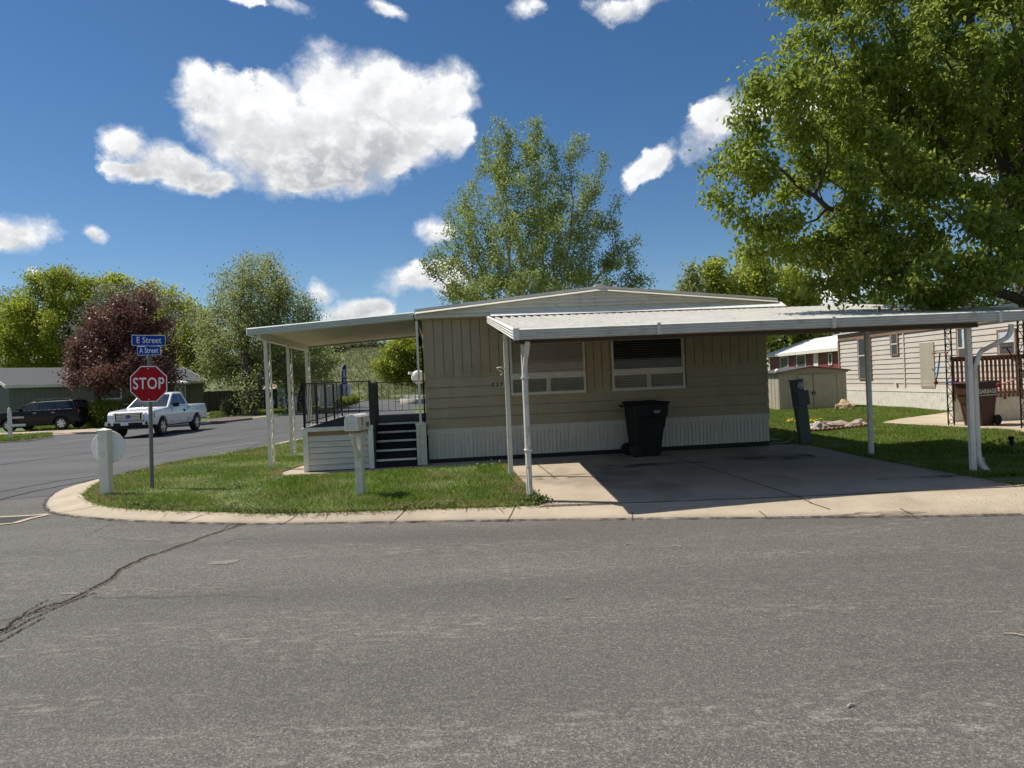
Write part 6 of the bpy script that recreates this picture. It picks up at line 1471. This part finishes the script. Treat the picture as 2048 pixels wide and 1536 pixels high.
# satellite dish on the home's far side
g = P(836, 755, 24.0)
sdh = thing('satellite_dish', 'white satellite dish on an arm beside the left wall of the tan home', 'satellite dish', g, R(0)); sdh.rotation_euler = (R(-8), R(10), R(28))
pts = [(r*.01, .09*(r/24)**2) for r in (1,6,12,18,24)]; prof = [(p[0], p[1]-.09) for p in pts]; MB().lathe(prof + [(p[0], p[1]-.10) for p in reversed(prof and [(q[0], q[1]) for q in prof])], 26, (0,0,0), 'y').build('reflector', M['sign_back'], sdh)
MB().tube([(0,0,-.15),(-.3,-.35,-.12),(-.42,-.42,.0)], .014, 6).build('feed_arm', M['sign_back'], sdh); MB().box(-.50,-.36,-.47,-.39,-.03,.05).build('feed_horn', M['sign_back'], sdh); MB().tube([(0,.02,0),(.1,.3,-.2),(.35,.35,-.35)], .02, 6).build('mount', M['galv'], sdh)
# red home behind the shed
rX = 17.8; M['red_wall'] = stripemat('dark_red_siding', (.22,.045,.045), (.09,.02,.02), 1, .3, .1)
def ry_(u): r = ray(u, 735); return rX/r.x*r.y
def rz2(u, v): r = ray(u, v); return H + r.z*rX/r.x
y0, y1 = 35.5, ry_(1541)
rh = thing('red_home', 'dark red home with a white low roof behind the shed', 'mobile home', (rX, y0, 0), 0); L = y1 - y0
ez = rz2(1610, 706); MB().box(0,5,0,L,0,ez+.1).build('wall', M['red_wall'], rh)
rr_ = MB(); rr_.prism([(-.35,ez),(2.6,ez+.95),(5.4,ez),(5.4,ez+.08),(2.6,ez+1.05),(-.35,ez+.10)], 'y', -.2, L+.3); rr_.build('roof', pm('white_roof_coating', (.72,.72,.70), .5, .06, 1), rh)
MB().box(-.40,-.34,-.2,L+.3,ez-.08,ez+.11).build('gutter', M['white'], rh); MB().box(-.04,.06,L-.05,L+.06,0,ez).build('corner_trim', M['white'], rh)
for (u0,u1,v0,v1) in ((1562,1578,716,735),(1595,1613,712,736),(1659,1666,708,728)): side_window(rh, ry_(u1)-y0+.05, ry_(u0)-y0-.05, rz2(u0,v1), rz2(u0,v0), M['white'], 0, None)
u0, u1 = 1629, 1638; MB().box(-.05,.0,ry_(u1)-y0,ry_(u0)-y0,.2,rz2(1633,704)).build('door', M['white'], rh)
vv = MB(); yv = ry_(1661)-y0; vv.lathe([(.1,ez+.3),(.1,ez+.7),(.16,ez+.72),(.16,ez+.9),(.02,ez+.95)], 10, (1.0,yv,0)); vv.build('roof_vent', M['white'], rh)
# far red sign on a pole behind the loose tree
g = P(905, 577, 150); sgn = thing('pole_sign', 'red and white sign on a tall pole glimpsed through the loose tree', 'sign', (g.x,150,0), 0)
MB().lathe([(.25,0),(.2,g.z)], 10).build('pole', M['galv'], sgn); MB().box(-1.3,1.3,-.3,-.2,g.z-1.2,g.z+1.0).build('sign_panel', M['red'], sgn, bevel=.05); MB().box(-1.0,1.0,-.32,-.305,g.z-.2,g.z+.15).build('sign_stripe', M['white'], sgn)
# small roof on the far left lot verge etc.
# planter flowers
pl, C = PLANT
n = len(C); A = np.tile([0,0,1.], (n,1)) + np.random.default_rng(3).normal(0,.6,(n,3)); Nn = np.random.default_rng(4).normal(0,1,(n,3))
LM['white_flower'] = leafmat('white_flower', (.35,.40,.30), (.75,.75,.68), .2)
leaf_mesh('flowers', C, A, Nn, np.full(n,.22), np.full(n,.13), LM['white_flower'], pl, False)
bush('planter_shrub', 'small green shrub growing at the back of the stone planter', (PLANT[0].location.x+1.6, PLANT[0].location.y+.9, .4), [(PLANT[0].location.x+1.6, PLANT[0].location.y+.9, .95, .8,.6,.6)], 'hedge', 1500, .16, .1, 81)
# ------------------------------------------------------------------ grass
def in_poly(pts, poly):
    poly = np.array(poly); x, y = pts[:,0], pts[:,1]; ins = np.zeros(len(pts), bool); j = len(poly)-1
    for i in range(len(poly)):
        xi, yi = poly[i]; xj, yj = poly[j]
        c = ((yi > y) != (yj > y)) & (x < (xj-xi)*(y-yi)/((yj-yi)+1e-12) + xi); ins ^= c; j = i
    return ins
def edge_dist(pts, poly):
    poly = np.array(poly); d = np.full(len(pts), 1e9)
    for i in range(len(poly)):
        a = poly[i]; b = poly[(i+1) % len(poly)]; ab = b-a; L2 = (ab**2).sum() + 1e-12
        t = np.clip(((pts-a)@ab)/L2, 0, 1); d = np.minimum(d, np.linalg.norm(pts - a - t[:,None]*ab, axis=1))
    return d
def fld(p, k, seed):
    r_ = np.random.default_rng(seed); return sum(np.sin(p@r_.normal(0, k, 2) + r_.uniform(0, 6.28)) for _ in range(6))/2.4
def grassmat(name, dark, light, dry):
    mt, nt, b = mat_base(name); g = nt.new('ShaderNodeNewGeometry'); tc = nt.new('ShaderNodeTexCoord').outputs['Object']
    f = g.outputs['Random Per Island']
    c = nt.mix(f, dark, light)
    d = nt.math('MULTIPLY', nt.ramp(nt.math('ADD', nt.noise(tc, 1.1, 5, .65), nt.math('MULTIPLY', f, .18)), .56, .74), .75); c = nt.mix(d, c, dry)
    nt.put(b.inputs['Base Color'], c); b.inputs['Roughness'].default_value = .6; b.inputs['Specular IOR Level'].default_value = .3
    tr = nt.new('ShaderNodeBsdfTranslucent'); nt.put(tr.inputs[0], c); mx = nt.new('ShaderNodeMixShader'); mx.inputs[0].default_value = .4
    nt.link(b.outputs[0], mx.inputs[1]); nt.link(tr.outputs[0], mx.inputs[2]); nt.link(mx.outputs[0], nt.n['Material Output'].inputs[0]); return mt
M['grass'] = grassmat('grass_blades', (.085,.155,.014), (.26,.37,.055), (.38,.35,.14))
M['grass_dry'] = grassmat('dry_edge_grass', (.22,.19,.07), (.40,.34,.17), (.36,.28,.14))
M['clover'] = leafmat('clover_leaf', (.05,.085,.015), (.15,.19,.05), .3)
def blades(p, z, h, wd, rg, lean=.45):
    n = len(p); a = rg.uniform(0, 2*PI, n); d = np.stack([np.cos(a), np.sin(a)], 1); le = rg.normal(0, lean, (n,2))*h[:,None]
    B = np.concatenate([p, np.full((n,1), z)], 1); w = wd[:,None]/2
    v0 = B.copy(); v0[:, :2] -= d*w; v1 = B.copy(); v1[:, :2] += d*w; m_ = B.copy(); m_[:, :2] += le*.4; m_[:, 2] += h*.6; v2 = m_.copy(); v2[:, :2] += d*w*.7; v3 = m_.copy(); v3[:, :2] -= d*w*.7
    t = B.copy(); t[:, :2] += le; t[:, 2] += h
    V = np.stack([v0, v1, v2, t, v3], 1).reshape(-1, 3); return V
def grass_obj(name, V, mat, label):
    n = len(V)//5; idx = (np.arange(n)*5)[:,None] + np.array([0,1,2,3,4])[None]
    o = np_mesh(name, V, idx.ravel(), 5, mat); tag(o, label, 'grass', kind='stuff'); return o
rg = np.random.default_rng(77)
# left lawn
pl_ = np.array(LAWN); x0, x1 = -9.2, .9
N_ = 240000; p = np.stack([rg.uniform(x0, x1, N_), 9.3 + (rg.uniform(0,1,N_)**1.5)*14], 1); p = p[in_poly(p, LAWN)]; ed_ = edge_dist(p, LAWN)
dens_ = .55 + .45*fld(p, 2.2, 5); keep = rg.uniform(0,1,len(p)) < np.clip(dens_ + .25, .35, 1); p = p[keep]; ed_ = ed_[keep]
h = (.045 + .03*rg.uniform(0,1,len(p)) + .018*fld(p, 1.4, 8))*np.where(ed_ < .12, .75, 1.0); h = np.clip(h, .02, .11)
ec = ((ed_ + .05*fld(p, 5, 3) < .13 + .13*fld(p, 1.6, 9)) | (fld(p, .9, 61) > 1.25)) & (rg.uniform(0,1,len(p)) < .75)
grass_obj('grass', blades(p[~ec], LZ-.005, h[~ec], np.full((~ec).sum(), .0075), rg), M['grass'], 'short green grass of the corner lawn')
grass_obj('dry_grass', blades(p[ec], LZ-.005, h[ec]*.8, np.full(ec.sum(), .009), rg, .9), M['grass_dry'], 'straw coloured grass fringe along the kerb edge of the corner lawn')
# ragged fringe hanging over the kerb
fp = []
fr_ = [(q.x, q.y) for q in lawn_front]
for i in range(len(fr_)-1):
    a = np.array(fr_[i]); b = np.array(fr_[i+1]); L_ = np.linalg.norm(b-a); k = int(L_*320); t = rg.uniform(0,1,(k,1)); nn = np.array([-(b-a)[1], (b-a)[0]])/(L_+1e-9); fp.append(a + (b-a)*t + nn*rg.normal(0,.035,(k,1)))
fp = np.concatenate(fp); grass_obj('edge_grass', blades(fp, .095, rg.uniform(.02,.075,len(fp)), np.full(len(fp), .009), rg, .9), M['grass'], 'ragged grass hanging over the kerb')
# clover and low weeds near the edge
n = 9000; q = fp[rg.integers(0, len(fp), n)] + rg.normal(0, .10, (n,2)); q = q[in_poly(q, LAWN)]; q = q[fld(q, 1.8, 21) > -.05]
n = len(q); C = np.concatenate([q, (LZ + rg.uniform(.01,.06,n))[:,None]], 1); A = rg.normal(0,1,(n,3)); A[:,2] *= .3; Nn = rg.normal(0,.3,(n,3)); Nn[:,2] += 1
o = leaf_mesh('clover', C, A, Nn, np.full(n,.032), np.full(n,.028), M['clover'], None, True); tag(o, 'clover and low weeds along the front of the corner lawn', 'weeds', kind='stuff')
# weeds at the foot of the front post
g_ = G(1066, 1004, LZ); n = 320; C = np.stack([g_.x + rg.normal(.04,.08,n), g_.y + rg.normal(0,.06,n), LZ + np.abs(rg.normal(0,.045,n))], 1); A = rg.normal(0,1,(n,3)); A[:,2] += .4; Nn = rg.normal(0,.6,(n,3)); Nn[:,2] += .8
o = leaf_mesh('weed', C, A, Nn, np.full(n,.045), np.full(n,.026), M['clover'], None, True); tag(o, 'leafy weed clump at the foot of the front left carport post', 'weeds', kind='stuff')
# dandelion clocks and flowers
M['fluff'] = pm('dandelion_fluff', (.62,.60,.54), .9, .1, 30)
mb = MB(); mf = MB()
sp_ = [(983,923),(1000,928),(968,935),(985,930),(955,930),(640,955),(500,950),(480,968),(430,945),(560,962),(860,950),(380,960),(900,970),(520,985),(345,950),(450,930)]
for (u, v) in sp_:
    g_ = G(u, v+6, LZ); hh_ = random.uniform(.06,.12); mb.tube([g_, g_ + Vector((random.uniform(-.02,.02),0,hh_))], .003, 4)
    mf.lathe([(.003,-.014),(.011,-.009),(.014,0),(.010,.010),(.004,.02)], 8, (g_.x, g_.y, g_.z+hh_+.015))
tag(mf.build('dandelion_clock', M['fluff'], None), 'white dandelion clocks scattered over the corner lawn', 'dandelions', kind='stuff'); tag(mb.build('dandelion_stem', M['clover'], None), 'thin dandelion stems in the corner lawn', 'dandelions', kind='stuff')
# right lawn
pR = RLAWN; N_ = 330000; p = np.stack([rg.uniform(4.5, 16.5, N_), 9.9 + (rg.uniform(0,1,N_)**1.5)*23], 1); p = p[in_poly(p, pR)]; p = p[~in_poly(p, ND)]
hl = (p[:,0]-HO.x)*E1.x + (p[:,1]-HO.y)*E1.y; dl = (p[:,0]-HO.x)*E2.x + (p[:,1]-HO.y)*E2.y
p = p[~((hl < 7.42) & (dl > -.1))]; p = p[p[:,0] < NX-.02]
h = np.clip(.05 + .03*rg.uniform(0,1,len(p)) + .02*fld(p, 1.2, 31), .025, .12); wd = .009 + .0006*np.maximum(0, p[:,1]-13)
grass_obj('grass', blades(p, LZ-.012, h, wd, rg), M['grass'], 'green grass of the side lawn between the two homes')
# yellow dandelions on the side lawn
M['dandelion'] = pm('dandelion_yellow', (.75,.55,.02), .7, .1, 30); mf = MB()
for k in range(34):
    u = 1574 + random.random()*70; v = 846 + random.uniform(-4,4); g_ = G(u, v, LZ)
    mf.lathe([(.006,.045),(.035,.055),(.04,.065),(.01,.075)], 8, (g_.x, g_.y, g_.z+.02))
tag(mf.build('dandelion', M['dandelion'], None), 'yellow dandelions in a patch of the side lawn by the meter', 'dandelions', kind='stuff')
# lit weedy plant near the right downspout
g_ = G(1990, 905, LZ); n = 420; C = np.stack([g_.x + rg.normal(0,.22,n), g_.y + rg.normal(0,.15,n), LZ + np.abs(rg.normal(.05,.06,n))], 1); A = rg.normal(0,1,(n,3)); A[:,2] += .5; Nn = rg.normal(0,.6,(n,3)); Nn[:,2] += .8
o = leaf_mesh('lawn_weed', C, A, Nn, np.full(n,.07), np.full(n,.035), LM['hedge'], None, True); tag(o, 'patch of taller leafy weeds in the lawn right of the downspout', 'weeds', kind='stuff')
# far verges
def far_grass(name, poly, n, label, hmin=.08, hmax=.16, w=.035, z=.09, mat='grass'):
    xs = [q[0] for q in poly]; ys = [q[1] for q in poly]; p = np.stack([rg.uniform(min(xs),max(xs),n), rg.uniform(min(ys),max(ys),n)],1); p = p[in_poly(p, poly)]
    grass_obj(name, blades(p, z, rg.uniform(hmin,hmax,len(p)), np.full(len(p), w), rg), M[mat], label)
q = [G(u,v,.09) for u, v in ((-60,877),(10,873),(104,868),(104,873),(50,880),(-60,886))]; far_grass('verge_grass', [(a.x,a.y) for a in q], 9000, 'grass strip by the far kerb at the left edge')
q = [G(u,v,.09) for u, v in ((50,862),(180,857),(205,855),(205,849),(50,852))]; far_grass('verge_grass', [(a.x,a.y) for a in q], 9000, 'grass beyond the black SUV')
q = [G(u,v,.09) for u, v in ((420,840),(470,832),(560,830),(640,822),(640,812),(420,822))]; far_grass('verge_grass', [(a.x,a.y) for a in q], 16000, 'grass of the far verge around the marker posts', w=.06)
# tussocks on the embankment
n = 26000; p = np.stack([rg.uniform(-45, -9, n), rg.uniform(99, 128, n)], 1)
def _ss(t): t = np.clip(t, 0, 1); return t*t*(3-2*t)
xe = -9.5 - (p[:,1]-98)*.10; zz_ = 8.6*_ss((p[:,1]-99)/26)*_ss((xe - p[:,0])/9.5); ok = fld(p, .5, 55) > -1.1; p = p[ok]; zz_ = zz_[ok]
V = blades(p, 0, rg.uniform(.12,.40,len(p)), np.full(len(p), .10), rg, .6); V[:,2] += np.repeat(zz_, 5)
M['grass_hill'] = grassmat('embankment_grass', (.10,.125,.04), (.25,.26,.10), (.33,.30,.15)); grass_obj('hill_grass', V, M['grass_hill'], 'rough grass tussocks on the embankment')
# fallen tree bits on the apron under the shade tree and grit on the road
mt = pm('fallen_bud', (.10,.07,.04), .9, .4, 40); mb = MB(); r2 = random.Random(6)
for k in range(900):
    u = 1560 + r2.random()**.6*520; v = 985 + r2.random()*52 - (u-1560)/520*12
    if v > 1034 or r2.random() > (u-1480)/600: continue
    z = .02 + (1034 - v)/60*.085; g_ = G(u, v, max(.02, min(z, .1))); t = r2.random()*6.28; L_ = .008 + r2.random()*.012
    x, y, zz_ = g_.x, g_.y, g_.z + .004
    mb.add([(x,y,zz_),(x+L_*math.cos(t),y+L_*math.sin(t),zz_+.006),(x+L_*.5*math.cos(t+1.2),y+L_*.5*math.sin(t+1.2),zz_+.003)], [(0,1,2)])
tag(mb.build('fallen_buds', mt, None, fix=False), 'small brown tree litter on the driveway apron', 'litter', kind='stuff')
mb = MB(); mt2 = pm('dry_leaf_litter', (.30,.2,.1), .9, .35, 30)
for (u0, v0, u1, v1, n_, sp2) in ((1095,1010,1230,1006,60,.03),(1040,925,1056,926,12,.03),(1080,934,1095,938,26,.035),(1105,956,1118,960,26,.03),(1075,960,1090,958,26,.03),(1030,960,1062,985,60,.04),(1650,893,1960,958,160,.05),(1975,962,2048,972,160,.07)):
    for k in range(n_):
        t = r2.random(); g_ = G(u0+(u1-u0)*t, v0+(v1-v0)*t, GZ); x = g_.x + r2.gauss(0,sp2); y = g_.y + r2.gauss(0,sp2); a_ = r2.random()*6.28; L_ = .012 + r2.random()*.022; z = GZ + .008
        mb.add([(x,y,z),(x+L_*math.cos(a_),y+L_*math.sin(a_),z+.012*r2.random()),(x+L_*.7*math.cos(a_+1),y+L_*.7*math.sin(a_+1),z+.008)], [(0,1,2)])
tag(mb.build('leaf_litter', mt2, None, fix=False), 'dry leaf litter in the driveway joints and along the lawn edge', 'litter', kind='stuff')
mb = MB(); mg = pm('pale_grit', (.5,.47,.42), .9, .3, 40)
for k in range(150):
    u = r2.random()*2048; v = 1050 + r2.random()**1.3*450; g_ = G(u, v, 0); s_ = .002 + r2.random()*.0035
    mb.lathe([(s_*.5,.0),(s_,s_*.5),(s_*.5,s_)], 5, (g_.x, g_.y, .004))
tag(mb.build('road_grit', mg, None), 'loose pale grit on the front road', 'grit', kind='stuff')
tw = MB()
for (u0,v0,u1,v1) in ((2008,1269,2060,1276),(1695,1417,1709,1412),(1132,1199,1142,1198),(1345,1093,1362,1095),(1250,1091,1262,1089)):
    a, b = G(u0,v0), G(u1,v1); mdl = a.lerp(b,.5) + Vector((0,.01,.012)); tw.tube([a+Vector((0,0,.008)), mdl, b+Vector((0,0,.008))], .005, 5)
tag(tw.build('twig', pm('pale_twig', (.45,.38,.29), .8, .2, 30), None), 'pale dry twigs lying on the front road', 'twigs', kind='stuff')
